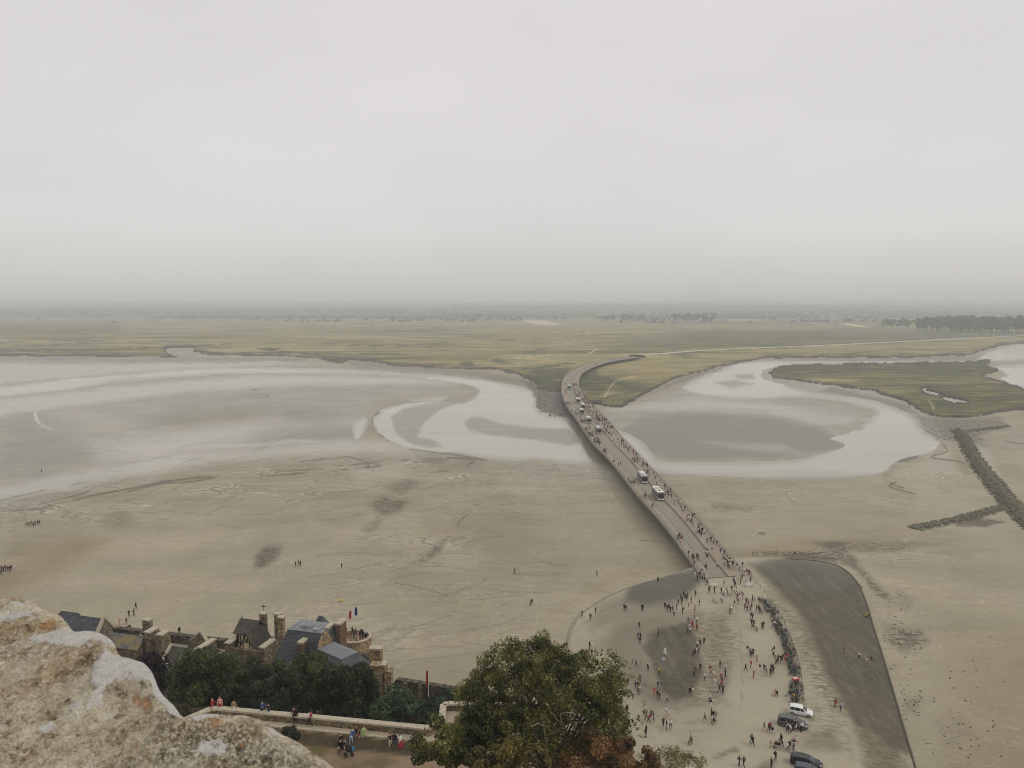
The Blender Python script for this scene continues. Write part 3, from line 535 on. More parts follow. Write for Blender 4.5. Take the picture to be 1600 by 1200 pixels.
bpart('lane_strip', strip(.392, .400, .052, .062), m_mark); bpart('lane_strip', strip(.425, .433, .052, .062), m_mark); bpart('tyre_track', strip(.40, .425, .052, .057), m_rut)
bpart('tyre_track', strip(.262, .275, .052, .056), m_rut); bpart('tyre_track', strip(.56, .575, .052, .056), m_rut)
bpart('edge_beam', strip(-.012, .010, -.5, .16), m_steel); bpart('edge_beam', strip(.990, 1.012, -.5, .16), m_steel)
for f in (.008, .992):
    b = MB()
    for s in np.arange(1, BLEN, 2.6): b.beam(deck(s, f, .1), deck(s, f, 1.25), .07, .12)
    for k in range(0, NS - 1):
        p0 = LP[k] * (1 - f) + RP[k] * f; p1 = LP[k + 1] * (1 - f) + RP[k + 1] * f
        b.beam(p0 + [0, 0, 1.25], p1 + [0, 0, 1.25], .12, .07); b.beam(p0 + [0, 0, .7], p1 + [0, 0, .7], .03, .03)
    tag(bpart('railing', b, m_steel), kind=None)
pier_me = MB().tube([(0, 0, -1.2), (0, 0, ZD - .7)], .32, 8).box((0, 0, ZD - .85), (1.0, .8, .25)).mesh('pier', m_dsteel)
for s in np.arange(14, BLEN - 120, 12.0):
    for f in (.28, .72):
        p = deck(s, f); o = link('pier', pier_me); o.parent = br; o.location = Vector((p.x, p.y, p.z - ZD)) - br.location
# ---------------------------------------------------------------- causeway road beyond
cw_pts = smooth_line([(995, 557.4), (1030, 553.5), (1060, 550.5), (1110, 547.3), (1200, 543.3), (1330, 537.8), (1466, 531), (1600, 524.5), (1800, 518)], 8)
wp = [at(p[0], p[1], 1.6) for p in cw_pts]; wp[0].z = ZD - .5
for i in range(1, 9): wp[i].z = ZD - .5 - (ZD - 2.0) * min(1, i / 12)
def ribbon(pts, w0, w1, dz0, dz1):
    b = MB()
    for i, p in enumerate(pts):
        d = (pts[min(i + 1, len(pts) - 1)] - pts[max(i - 1, 0)]); d.z = 0; d.normalize(); nr = Vector((d.y, -d.x, 0))
        b.v += [tuple(p - nr * w1 + Vector((0, 0, dz0 - p.z))), tuple(p - nr * w0 + Vector((0, 0, dz1))), tuple(p + nr * w0 + Vector((0, 0, dz1))), tuple(p + nr * w1 + Vector((0, 0, dz0 - p.z)))]
    for i in range(len(pts) - 1):
        for k in range(3): b.f.append((i * 4 + k, i * 4 + k + 1, i * 4 + 5 + k, i * 4 + 4 + k)); b.m.append(0)
    return b
tag(ribbon(wp, 9, 15, -.2, .3).build('causeway_bank', M_meadow), kind='structure')
tag(ribbon(wp, 6.4, 6.8, 1.0, .42).build('causeway_road', plain('causeway_paving', srgb(186, 180, 162), .9, var=.1, scale=.3)), kind='structure')
# ---------------------------------------------------------------- rock dike: loose boulders
m_rock = MT('dark_dike_rock'); nn = m_rock.noise(.9, 5, .7); m_rock.bump(nn, .5, .1)
m_rock = m_rock.out(m_rock.ramp(nn, [(.28, srgb(62, 62, 50)), (.5, srgb(98, 96, 79)), (.72, srgb(148, 142, 123))]), .9, .3)
def boulder(seed):
    r = random.Random(seed); bm = bmesh.new(); bmesh.ops.create_icosphere(bm, subdivisions=1, radius=1)
    for v in bm.verts: v.co *= r.uniform(.7, 1.15); v.co.z *= .75
    vs_ = np.array([v.co[:] for v in bm.verts]); fs = np.array([[v.index for v in f.verts] for f in bm.faces]); bm.free(); return vs_, fs
BOUL = [boulder(i) for i in range(6)]
def scatter_rocks(name, pts, mat=m_rock):
    Vs, Fs, o = [], [], 0
    for x, y, z, r in pts:
        v, f = BOUL[random.randrange(6)]; a = random.random() * 6.28; c, s = math.cos(a), math.sin(a)
        w = np.stack([v[:, 0] * c - v[:, 1] * s, v[:, 0] * s + v[:, 1] * c, v[:, 2]], -1) * np.array([r * random.uniform(.8, 1.3), r, r]) + [x, y, z]
        Vs.append(w); Fs.append(f + o); o += len(v)
    return tag(link(name, np_mesh(name, np.concatenate(Vs), np.concatenate(Fs), [mat])), kind='stuff')
rk = []
def dike(line, wpx, n, r0, r1, hgt):
    L_ = resample(smooth_line(line, 6), 200)
    W = np.array([tuple(at(p[0], p[1], 0))[:2] for p in L_]); 
    for _ in range(n):
        i = random.randrange(199); t = random.random(); p = W[i] * (1 - t) + W[i + 1] * t; d = W[i + 1] - W[i]; d = d / (np.hypot(*d) + 1e-6); nr = np.array([d[1], -d[0]])
        g = max(-1, min(1, random.gauss(0, .45))); p = p + nr * g * wpx; r = random.uniform(r0, r1)
        rk.append((p[0], p[1], hgt * (1 - abs(g)) - .1, r))
dike([(1496, 672), (1508, 690), (1520, 712), (1538, 738), (1556, 760), (1574, 782), (1592, 800), (1610, 818), (1650, 850)], 4.3, 5200, .25, .62, 1.5)
dike([(1427, 826), (1470, 817), (1510, 808), (1545, 799), (1575, 790)], 3.2, 1500, .2, .5, .4)
dike([(1500, 676), (1530, 672), (1560, 668), (1575, 666)], 4, 160, .4, .8, .3)
scatter_rocks('rock_dike', rk); rk.clear()
for _ in range(520):
    x = random.uniform(1430, 1580); y = random.uniform(650, 690)
    if float(sdf(np.array([x]), np.array([y]), MUD[1][0])[0]) > 0: p = at(x, y, .1); rk.append((p.x, p.y, .0, random.uniform(.15, .55)))
scatter_rocks('shore_rocks', rk, plain('shore_rock', srgb(112, 107, 94), .9, var=.45, scale=.5)); rk.clear()
for _ in range(700):
    x = random.uniform(815, 900); y = random.uniform(595, 654)
    if float(sdf(np.array([x]), np.array([y]), MUD[0][0])[0]) > -1 and random.random() < .7 - .5 * (x > 850): p = at(x, y, .2); rk.append((p.x, p.y, random.uniform(-.3, .2), random.uniform(.35, 1.0)))
m_mudclod = plain('dark_mud_clod', srgb(100, 96, 86), .8, var=.4, scale=.4)
scatter_rocks('mud_bank_clods', rk, m_mudclod); rk.clear()
for _ in range(520):
    x = 1175 + random.random() * 150; y = 866 + random.gauss(0, 3.2) - (x - 1175) * .02; p = at(x, y, 0); rk.append((p.x, p.y, .02, random.uniform(.06, .16)))
for x, y, n, sx_, sy_ in ((1408, 995, 150, 24, 14), (1420, 1100, 60, 14, 14), (1410, 935, 60, 16, 14), (1345, 918, 14, 3, 2), (1394, 1044, 14, 3, 2), (1413, 1124, 14, 3, 2), (1480, 1145, 50, 40, 30), (1140, 795, 60, 25, 4), (1500, 1060, 40, 60, 60)):
    for _ in range(n): p = at(random.gauss(x, sx_), random.gauss(y, sy_), 0); rk.append((p.x, p.y, 0, random.uniform(.05, .22)))
scatter_rocks('shore_debris', rk)
# ---------------------------------------------------------------- far country: low hills, woods, single trees, houses
m_hill = MT('distant_farmland'); nn = m_hill.noise(.0012, 5, .6, (1, 1, 1)); m_hill = m_hill.out(m_hill.ramp(nn, [(.4, srgb(44, 54, 36)), (.53, srgb(62, 73, 45)), (.64, srgb(96, 100, 64)), (.72, srgb(140, 136, 96))]), .9, .2)
hx = np.linspace(-16000, 16000, 200); hy = np.linspace(3400, 16500, 110); HX, HY = np.meshgrid(hx, hy)
HZ = -3 + 122 * np.clip((HY - 3900 + 1400 * (fbm(HX / 2200, HX * 0, 3) - .5)) / 9500, 0, 1) ** .8 * (.55 + .9 * fbm(HX / 1500, HY / 1800, 8, 4))
HZ = np.minimum(HZ, 108); i3 = np.arange(HX.size).reshape(HX.shape)
tag(link('hills', np_mesh('hills', np.stack([HX, HY, HZ], -1).reshape(-1, 3), np.stack([i3[:-1, :-1], i3[:-1, 1:], i3[1:, 1:], i3[1:, :-1]], -1).reshape(-1, 4), [m_hill], smooth=True)), kind='structure')
def hill_z(x, y):
    if y < 3400: return 0.9
    i = min(max((x + 16000) / 32000 * 199, 0), 199); j = min(max((y - 3400) / 13100 * 109, 0), 109); return max(float(HZ[int(j), int(i)]), .5)
m_farleaf = MT('distant_tree_leaves'); nn = m_farleaf.noise(.16, 4, .6); m_farleaf = m_farleaf.out(m_farleaf.ramp(nn, [(.3, srgb(40, 50, 34)), (.7, srgb(74, 84, 52))]), .8, .2)
m_bark = plain('grey_brown_bark', srgb(84, 74, 60), .95, var=.3, scale=4, bump=.4)
def far_crown(seed, tall=1.0):              # ragged clumps gathered into a crown about 1 high
    r = random.Random(seed); Vs, Fs, o = [], [], 0
    for k in range(9):
        v, f = BOUL[r.randrange(6)]; a = r.random() * 6.28; q = r.random() ** .6 * .34; z = r.uniform(.3, .86)
        q *= 1 - .55 * abs(z - .5); s = r.uniform(.13, .24)
        Vs.append(v * s * np.array([1, 1, 1.15 * tall]) + [q * math.cos(a), q * math.sin(a), z]); Fs.append(f + o); o += len(v)
    return np.concatenate(Vs), np.concatenate(Fs)
FARC = [far_crown(i, 1 + .5 * (i % 2)) for i in range(6)]
crown_me = [np_mesh('crown', v, f, [m_farleaf]) for v, f in FARC]
trunk_me = MB().tube([(0, 0, -.02), (0, 0, .45)], [.035, .02], 5).mesh('trunk', m_bark)
# single trees of the near rows, from the photo: foot pixel, height in metres
singles = []
for x0, x1, y, n, h0, h1 in ((942, 962, 502.5, 5, 13, 19), (970, 1012, 502.8, 9, 12, 20), (1016, 1050, 503, 8, 9, 14), (1050, 1118, 503.2, 14, 16, 26), (1192, 1215, 501, 4, 8, 13), (1318, 1334, 505, 4, 8, 12), (1100, 1116, 504.4, 3, 7, 9),
                          (1378, 1428, 512, 11, 14, 20), (1432, 1480, 516, 12, 20, 28), (1482, 1520, 518.5, 9, 22, 30), (1520, 1600, 520, 18, 20, 30), (1600, 1680, 521, 12, 20, 30), (712, 770, 497.5, 10, 12, 20), (770, 870, 498.5, 12, 9, 14)):
    for k in range(n): singles.append((x0 + (x1 - x0) * (k + random.random() * .8) / n, y + random.uniform(-1.2, .4), random.uniform(h0, h1), (x0, x1)))
ORD = ['first', 'second', 'third', 'fourth', 'fifth', 'sixth', 'seventh', 'eighth', 'ninth', 'tenth', 'eleventh', 'twelfth', 'thirteenth', 'fourteenth', 'fifteenth', 'sixteenth', 'seventeenth', 'eighteenth', 'nineteenth', 'twentieth'] + ['%dth' % k for k in range(21, 200)]
WHERE = {942: 'in the short far row left of two clumps', 970: 'in the middle far row beyond the marsh', 1016: 'in the low hedge joining two far clumps', 1050: 'in the tall clump beyond the road bend', 1192: 'standing by a pale field strip', 1318: 'beside the white field at the edge of the marsh', 1100: 'low by the foot of the tall far clump', 1378: 'at the thin wood end by sandy field', 1432: 'in the dark marsh-edge wood', 1482: 'in front of the dark wood by the marsh edge', 1520: 'in the long wood behind far roofs', 1600: 'in the wood cut by the right border', 712: 'in the hazy farmstead row', 770: 'in the faint hedge behind straw field'}
singles.sort(key=lambda q: (q[3], q[0])); _seen = {}
for px, py, h, key in singles:
    _seen[key] = _seen.get(key, 0) + 1
    p = at(px, py, .8); rz = random.random() * 6.28
    t = empty('tree', f"{'tall' if h > 20 else 'low' if h < 13 else 'hazy'} tree {WHERE[key[0]]}, {ORD[_seen[key] - 1]} from left", 'tree', p, rz, 'trees ' + WHERE[key[0]])
    t.scale = (h * random.uniform(1.3, 1.9), h * 1.35, h * 1.5); 
    link('crown', crown_me[random.randrange(6)], t); link('trunk', trunk_me, t)
# bushes on the meadow
for px, py, h in ((1150, 510, 3), (1160, 511.5, 3.5), (1178, 511.8, 3), (1326, 515.5, 4), (1424, 517, 4), (1465, 518.5, 5), (1500, 519.5, 5), (1220, 502, 6), (1050, 511, 3.5)):
    p = at(px, py, .7); t = empty('bush', 'dark low bush on the far meadow, ' + ORD[[1050, 1150, 1160, 1178, 1220, 1326, 1424, 1465, 1500].index(px)] + ' from left', 'bush', p, 0, 'low bushes on the far meadow'); t.scale = (h * 1.8, h * 1.8, h)
    link('foliage', crown_me[random.randrange(6)], t)
# woods and hedges that read as one mass
def wood(name, n, ylo, yhi, x0, x1, h0, h1, seed, band=None):
    r = np.random.default_rng(seed); Vs, Fs, o = [], [], 0
    for _ in range(n):
        yp = r.uniform(ylo, yhi); xp = r.uniform(x0, x1)
        p = at(xp, yp, 0)
        if vnoise(np.array([p.x / 420]), np.array([p.y / 500]), seed)[0] < .47: continue
        z = hill_z(p.x, p.y); h = r.uniform(h0, h1); v, f = FARC[r.integers(6)]
        Vs.append(v * np.array([h * 1.5, h * 1.2, h]) + [p.x, p.y, z - .12 * h]); Fs.append(f + o); o += len(v)
    return tag(link(name, np_mesh(name, np.concatenate(Vs), np.concatenate(Fs), [m_farleaf])), kind='stuff')
def hill_wood(name, n, y0, y1, h0, h1, seed, sc=260, thr=.53, wide=2.2):
    r = np.random.default_rng(seed); Vs, Fs, o = [], [], 0
    Y = y0 * (y1 / y0) ** r.random(n); X = Y * r.uniform(-.78, .78, n); k = (vnoise(X / (sc * 2.4), Y / sc, seed) * .65 + vnoise(X / (sc * .7), Y / (sc * .5), seed + 3) * .35) > thr
    for x, y in zip(X[k], Y[k]):
        z = hill_z(x, y); h = r.uniform(h0, h1); v, f = FARC[r.integers(6)]
        Vs.append(v * np.array([h * wide, h * 1.3, h]) + [x, y, z - .25 * h]); Fs.append(f + o); o += len(v)
    return tag(link(name, np_mesh(name, np.concatenate(Vs), np.concatenate(Fs), [m_farleaf])), kind='stuff')
hill_wood('far_wood', 9000, 3900, 14500, 9, 15, 3, 520, .47, 3.4)
hill_wood('distant_hedgerows', 1500, 3000, 4600, 7, 13, 6, 300, .62, 2.6)
# low wind-shaped houses of the far hamlet
m_wh = plain('whitewashed_wall', srgb(214, 210, 200), .8, var=.06); m_fr = plain('far_slate', srgb(84, 86, 88), .7)
for px, py, w, lab in ((764, 497.6, 14, 'white farmhouse among the hazy trees above the straw field'), (948, 500.5, 16, 'white house before the short far tree row'), (1097, 502.4, 14, 'pale house under the tall far tree clump'), (1546, 515, 18, 'white house at the edge of the dark right-hand wood'), (1582, 517.5, 22, 'pale long house in front of the dark right-hand wood'), (1150, 500, 26, 'long pale shed beside a far field strip'), (1556, 517, 16, 'grey roofed house between two white ones by the wood')):
    p = at(px, py, .7); t = empty('farmhouse', lab, 'house', p, random.uniform(-.3, .3))
    MB().box((0, 0, 2.2), (w, 8, 4.6)).build('wall', m_wh, t)
    r = MB(); a, c = w / 2 + .4, 4.5; r.add([(-a, -c, 4.5), (a, -c, 4.5), (a, c, 4.5), (-a, c, 4.5), (-a, 0, 8), (a, 0, 8)], [(0, 1, 5, 4), (2, 3, 4, 5), (1, 2, 5), (3, 0, 4), (3, 2, 1, 0)]); r.build('roof', m_fr, t)
# ---------------------------------------------------------------- town materials
def rubble(name, lo, mid, hi, mortar, scale=2.6):
    t = MT(name); v = t.voro(scale, (1, 1, 1.5)); e = t.voro(scale, (1, 1, 1.5), 'DISTANCE_TO_EDGE'); c0 = t.voro(scale, (1, 1, 1.5), 'F1', 'Color'); n = t.noise(.5, 5, .65); f = t.noise(7, 4, .6)
    sep = N(t.t, 'ShaderNodeSeparateColor'); t.L(c0, sep.inputs[0])
    c = t.ramp(sep.outputs[0], [(.1, lo), (.5, mid), (.9, hi)]); c = t.mix(t.ramp(n, [(.35, .4), (.65, 0)]), c, t.mix(1, c, (.6, .58, .54, 1), 'MULTIPLY'))
    c = t.mix(t.ramp(f, [(.35, .3), (.7, 0)]), c, t.mix(1, c, (.7, .68, .65, 1), 'MULTIPLY'))
    c = t.mix(t.ramp(e, [(0, .9), (.07, 0)]), c, mortar); t.bump(t.math('ADD', t.ramp(e, [(0, 0), (.1, 1)]), t.math('MULTIPLY', f, .3)), .7, .04)
    return t.out(c, .92, .25)
m_granite = rubble('granite_rubble', srgb(96, 84, 68), srgb(126, 112, 90), srgb(154, 138, 112), srgb(92, 84, 70))
m_warm = rubble('warm_stone_rubble', srgb(120, 100, 76), srgb(160, 138, 106), srgb(186, 164, 130), srgb(110, 94, 72), 3.0)
m_brown = rubble('brown_brickwork', srgb(104, 80, 64), srgb(124, 98, 78), srgb(140, 114, 92), srgb(96, 82, 70), 5)
m_darkwall = rubble('weathered_rampart', srgb(66, 60, 52), srgb(88, 80, 68), srgb(112, 104, 90), srgb(62, 58, 50), 1.8)
m_cap = plain('pale_coping_stone', srgb(172, 162, 142), .9, var=.22, scale=3, bump=.3)
def slate(name, a, b, moss=None):
    t = MT(name); n = t.noise(1.2, 5, .65); br_ = N(t.t, 'ShaderNodeTexBrick'); br_.inputs['Scale'].default_value = 1.0
    br_.inputs['Brick Width'].default_value = .3; br_.inputs['Row Height'].default_value = .16; br_.inputs['Mortar Size'].default_value = .012
    br_.inputs['Color1'].default_value = (1, 1, 1, 1); br_.inputs['Color2'].default_value = (.72, .72, .74, 1); br_.inputs['Mortar'].default_value = (.4, .4, .4, 1)
    mp_ = N(t.t, 'ShaderNodeMapping'); mp_.inputs['Rotation'].default_value = (math.radians(45), 0, math.radians(15)); t.L(t.tc.outputs['Object'], mp_.inputs[0]); t.L(mp_.outputs[0], br_.inputs['Vector'])
    c = t.mix(1, t.ramp(n, [(.3, a), (.7, b)]), br_.outputs[0], 'MULTIPLY')
    if moss: c = t.mix(t.ramp(t.noise(.5, 5, .65), [(.44, 0), (.58, .9)]), c, moss)
    t.bump(br_.outputs[1], .4, .02); return t.out(c, .55, .4)
m_slate = slate('blue_grey_slate', srgb(64, 66, 71), srgb(86, 88, 93)); m_oldslate = slate('old_brown_slate', srgb(56, 52, 44), srgb(80, 74, 62)); m_moss = slate('mossy_slate', srgb(92, 94, 92), srgb(114, 112, 104), srgb(128, 110, 62))
m_lead = plain('grey_lead_sheet', srgb(120, 123, 128), .38, .6, .35, var=.25, scale=1.2); m_leadd = plain('dark_lead_seam', srgb(150, 152, 155), .5, .5, .3)
m_cream = plain('cream_plaster', srgb(206, 188, 150), .9, var=.14, scale=2); m_timber = plain('dark_oak_beam', srgb(62, 52, 42), .85, var=.25); m_dark = plain('dark_window_glass', (.015, .017, .02, 1), .15, .6)
m_white = plain('white_painted_metal', srgb(220, 218, 212), .5)
AZ = math.radians(-15)
def uv(a=AZ): return Vector((math.cos(a), math.sin(a), 0)), Vector((-math.sin(a), math.cos(a), 0))
def q4(P, u0, u1, v0, v1, z, a=AZ, e=0):
    U, W = uv(a); return [Vector((P.x, P.y, z)) + U * i + W * j for i, j in ((u0 - e, v0 - e), (u1 + e, v0 - e), (u1 + e, v1 + e), (u0 - e, v1 + e))]
def blk(b, P, u0, u1, v0, v1, z0, z1, a=AZ, m=0, e=0): return b.hexa(q4(P, u0, u1, v0, v1, z0, a) + q4(P, u0, u1, v0, v1, z1, a, e), m)
def kid(par, b, name, mat, **k):
    o = b.build(name, mat, **k); o.parent = par; o.matrix_parent_inverse = par.matrix_world.inverted() if False else Matrix.Translation(-Vector(par.location)); return o
def gable(b, P, u0, u1, v0, v1, ze, zr, th=.14, ov=.25, a=AZ):       # two roof slopes, ridge along u
    U, W = uv(a); vm = (v0 + v1) / 2; k = (zr - ze) / (vm - v0)
    f = lambda u, v, z: Vector((P.x, P.y, z)) + U * u + W * v
    b.slab([f(u0 - ov, v0 - ov, ze - k * ov), f(u1 + ov, v0 - ov, ze - k * ov), f(u1 + ov, vm, zr), f(u0 - ov, vm, zr)], th)
    b.slab([f(u1 + ov, v1 + ov, ze - k * ov), f(u0 - ov, v1 + ov, ze - k * ov), f(u0 - ov, vm + .004, zr), f(u1 + ov, vm + .004, zr)], th)
def gable_end(b, P, u, th, v0, v1, z0, ze, zr, a=AZ):
    U, W = uv(a); f = lambda u, v, z: Vector((P.x, P.y, z)) + U * u + W * v; vm = (v0 + v1) / 2
    s = [(v0, z0), (v1, z0), (v1, ze), (vm, zr), (v0, ze)]; n = 5
    b.add([f(u, v, z) for v, z in s] + [f(u + th, v, z) for v, z in s], [tuple(range(n - 1, -1, -1)), tuple(range(n, 2 * n))] + [(i, (i + 1) % n, n + (i + 1) % n, n + i) for i in range(n)])
def house(name, label, P, L, D, ze, zr, z0, wall, roof, right_cop=True, a=AZ):     # P: right front foot of the gable; the house runs left from it
    h = empty(name, label, 'house', (P.x, P.y, z0))
    b = MB(); blk(b, P, -L, -.004, 0, D, z0, ze - .02, a); gable_end(b, P, -L, .3, .01, D - .01, ze - .1, ze, zr - .1, a); gable_end(b, P, -.31, .3, .01, D - .01, ze - .1, ze, zr - .1, a); kid(h, b, 'wall', wall)
    b = MB(); gable(b, P, -L - .1, -.45 if right_cop else 0, 0, D, ze, zr, ov=.2, a=a); kid(h, b, 'roof', roof)
    if right_cop:
        U, W = uv(a); f = lambda u, v, z: Vector((P.x, P.y, z)) + U * u + W * v
        for v0, v1 in ((-.35, D / 2), (D + .35, D / 2)):
            k = (zr - ze) / (D / 2); b = MB(); b.beam(f(-.15, v0, ze - .35 * k + .22), f(-.15, v1, zr + .22), .55, .3); kid(h, b, 'coping', m_cap)
    return h
def stack(name, label, px, py, Y, du, dv, hgt, mat, cat='chimney', a=AZ, cap=.22):
    P = pd(px, py, Y); t = empty(name, label, cat, (P.x, P.y, P.z - hgt)); b = MB(); blk(b, P, 0, du, 0, dv, P.z - hgt, P.z - cap, a); kid(t, b, 'shaft', mat)
    b = MB(); blk(b, P, -.08, du + .08, -.08, dv + .08, P.z - cap + .003, P.z, a); kid(t, b, 'cap', m_cap)
    return t
# ---------------------------------------------------------------- hillside, garden terrace and its wall
CWP = [tuple(at(*p, 31.3)) for p in ((250, 1140), (332, 1105), (500, 1120), (671, 1136.5), (690, 1126), (693, 1098), (722, 1098), (860, 1102))]
gp = [(p[0], p[1]) for p in CWP] + [(8.5, 66), (9.5, 60), (9.5, 36), (-75, 36), (-75, 66)]
gx_, gy_ = np.meshgrid(np.arange(-76, 11, .4), np.arange(35, 82, .4)); sd_ = np.where(inside(gx_, gy_, gp), 1, -1) * seg_dist(gx_, gy_, gp, True)
wd = seg_dist(gx_, gy_, [(p[0], p[1]) for p in CWP])
gzz = 30.5 + .2 * (fbm(gx_ / 3, gy_ / 3, 4) - .5) * sstep(2.4, 4, wd) - .8 * sstep(1.25, 2.3, wd)
gt = MT('trodden_garden_earth'); n1 = gt.noise(.35, 6, .65); n2 = gt.noise(4, 5, .65)
c = gt.ramp(n1, [(.3, srgb(128, 108, 86)), (.7, srgb(158, 136, 112))]); c = gt.mix(gt.math('MULTIPLY', gt.attr('lawn'), gt.ramp(n1, [(.38, 0), (.5, 1)])), c, srgb(104, 94, 60)); c = gt.mix(gt.ramp(n2, [(.3, .35), (.65, 0)]), c, (.07, .06, .045, 1))
c = gt.mix(gt.attr('path'), c, gt.ramp(n2, [(.3, srgb(150, 138, 118)), (.7, srgb(178, 166, 144))])); c = gt.mix(gt.attr('bank'), c, gt.ramp(n2, [(.3, srgb(56, 50, 36)), (.7, srgb(92, 80, 60))]))
gt.bump(n2, .4, .05); m_earth = gt.out(c, .95, .2)
gqx, gqy = proj(gx_, gy_, gzz); lawn = np.maximum(sstep(-8, 8, sdf(gqx, gqy, [(455, 1150), (520, 1158), (500, 1200), (545, 1240), (440, 1240)], 60)), .8 * sstep(-8, 6, sdf(gqx, gqy, [(530, 1195), (600, 1180), (620, 1190), (540, 1230)], 60)))
m = (sd_[:-1, :-1] > -.3) & (sd_[1:, 1:] > -.3); i4 = np.arange(gx_.size).reshape(gx_.shape); qq = np.stack([i4[:-1, :-1], i4[:-1, 1:], i4[1:, 1:], i4[1:, :-1]], -1)[m]
tag(link('garden_terrace', np_mesh('garden_terrace', np.stack([gx_, gy_, gzz], -1).reshape(-1, 3), qq, [m_earth], {'path': (1 - sstep(1.05, 1.2, wd)), 'bank': sstep(1.15, 1.3, wd) * (1 - sstep(2.2, 2.7, wd)), 'lawn': lawn}, smooth=True)), kind='structure')
def town_z(x, y): return float(np.interp(y, [60, 82, 90, 100, 126], [25, 23.0, 20, 11.5, 10]))
hx_, hy_ = np.meshgrid(np.arange(-120, 30, 1.5), np.arange(20, 150, 1.5))
RAMP = [pd(-150, 950, 134), pd(100, 970.5, 131), pd(175, 979, 129), pd(255, 988, 127), pd(350, 999, 124), pd(470, 1012, 121), pd(535, 1020, 122), pd(575, 1022, 121), pd(616, 1059, 112), pd(690, 1071, 109), pd(790, 1088, 105), pd(880, 1120, 98)]
rp_ = [(p.x, p.y) for p in RAMP]; tp = rp_ + [(11, 84), (11.5, 62), (11.5, 20), (-120, 20), (-120, 134)]
hz_ = np.interp(hy_, [60, 82, 90, 100, 126], [25, 23.0, 20, 11.5, 10]) + .8 * (fbm(hx_ / 5, hy_ / 5, 14) - .5); ins = inside(hx_, hy_, tp)
hd = seg_dist(hx_, hy_, tp, True); hz_ = np.where(ins, hz_ * sstep(0, 1.5, hd), np.maximum(-2, -2)); hz_ = np.where(ins, np.where(hx_ > 4, hz_ * (1 - sstep(6, 11, hx_)), hz_), -2)
mh = (hz_[:-1, :-1] > -1) | (hz_[1:, 1:] > -1); i5 = np.arange(hx_.size).reshape(hx_.shape); q5 = np.stack([i5[:-1, :-1], i5[:-1, 1:], i5[1:, 1:], i5[1:, :-1]], -1)[mh]
m_under = plain('mossy_hill_soil', srgb(62, 58, 40), .95, var=.4, scale=.6, bump=.4)
tag(link('hillside', np_mesh('hillside', np.stack([hx_, hy_, hz_], -1).reshape(-1, 3), q5, [m_under], smooth=True)), kind='structure')
def wall_run(b, pts, th, z0, ztop, m=0):        # mitred wall along a polyline; ztop may follow the points
    n = len(pts); L_, R2 = [], []
    for i in range(n):
        p = Vector(pts[i][:2] + (0,)) if isinstance(pts[i], tuple) else Vector((pts[i].x, pts[i].y, 0))
        g = lambda k: Vector((pts[k][0], pts[k][1], 0)); d1 = (g(min(i + 1, n - 1)) - g(max(i - 1, 0))).normalized(); nr = Vector((-d1.y, d1.x, 0)) * th / 2
        L_.append(g(i) - nr); R2.append(g(i) + nr)
    for i in range(n - 1):
        za, zb = (ztop[i], ztop[i + 1]) if isinstance(ztop, list) else (ztop, ztop); ba, bb = (z0[i], z0[i + 1]) if isinstance(z0, list) else (z0, z0)
        b.add([(L_[i].x, L_[i].y, ba), (L_[i + 1].x, L_[i + 1].y, bb), (R2[i + 1].x, R2[i + 1].y, bb), (R2[i].x, R2[i].y, ba), (L_[i].x, L_[i].y, za), (L_[i + 1].x, L_[i + 1].y, zb), (R2[i + 1].x, R2[i + 1].y, zb), (R2[i].x, R2[i].y, za)],
              [(3, 2, 1, 0), (4, 5, 6, 7), (0, 1, 5, 4), (2, 3, 7, 6)] + ([(3, 0, 4, 7)] if i == 0 else []) + ([(1, 2, 6, 5)] if i == n - 2 else []), m)
    return b
gw = empty('garden_wall', 'low stone garden wall with pale coping edging the terrace path below the dark trees', 'wall', (CWP[2][0], CWP[2][1], 22))
kid(gw, wall_run(MB(), CWP, .5, 20, 31.14), 'wall', m_granite)
b = MB(); seg = resample([(p[0], p[1]) for p in CWP], 60)
for i in range(59): b = MB(); p, q = Vector((*seg[i], 31.23)), Vector((*seg[i + 1], 31.23)); d = (q - p).normalized() * .012; b.beam(p + d, q - d, .66 + .04 * random.random(), .18); kid(gw, b, 'coping_stone', m_cap)
kr = []                                         # low inner kerb of the path
U_ = [Vector((p[0], p[1], 0)) for p in CWP]
for i in range(len(U_)):
    d = (U_[min(i + 1, len(U_) - 1)] - U_[max(i - 1, 0)]).normalized(); kr.append(tuple(U_[i] + Vector((d.y, -d.x, 0)) * 1.16)[:2])
tag(wall_run(MB(), kr[:4], .2, 29.3, 30.62).build('path_kerb', m_cap), kind='structure')
# ---------------------------------------------------------------- ramparts
rw_ = empty('rampart', 'long dark rampart parapet behind the old roofs along the sand', 'wall', (RAMP[3].x, RAMP[3].y, 0))
kid(rw_, wall_run(MB(), RAMP[:8], 1.0, -.5, [p.z for p in RAMP[:8]]), 'parapet', m_darkwall)
inn = []
for i in range(8):
    d = (RAMP[min(i + 1, 7)] - RAMP[max(i - 1, 0)]); d.z = 0; d.normalize(); inn.append(RAMP[i] + Vector((d.y, -d.x, 0)) * 2.1)
kid(rw_, wall_run(MB(), inn, 3.2, 0, [p.z - 1.45 for p in RAMP[:8]]), 'walkway', plain('rampart_paving', srgb(140, 132, 116), .9, var=.2, scale=1.5))
r2 = empty('rampart', 'dark rampart wall with rounded end right of the warm stone house', 'wall', (RAMP[8].x, RAMP[8].y, 0))
rz2 = [RAMP[8].z - .9] + [RAMP[8].z] + [p.z for p in RAMP[9:]]
kid(r2, wall_run(MB(), [RAMP[8], RAMP[8].lerp(RAMP[9], .06)] + RAMP[9:], 1.0, -.5, rz2), 'parapet', m_darkwall)
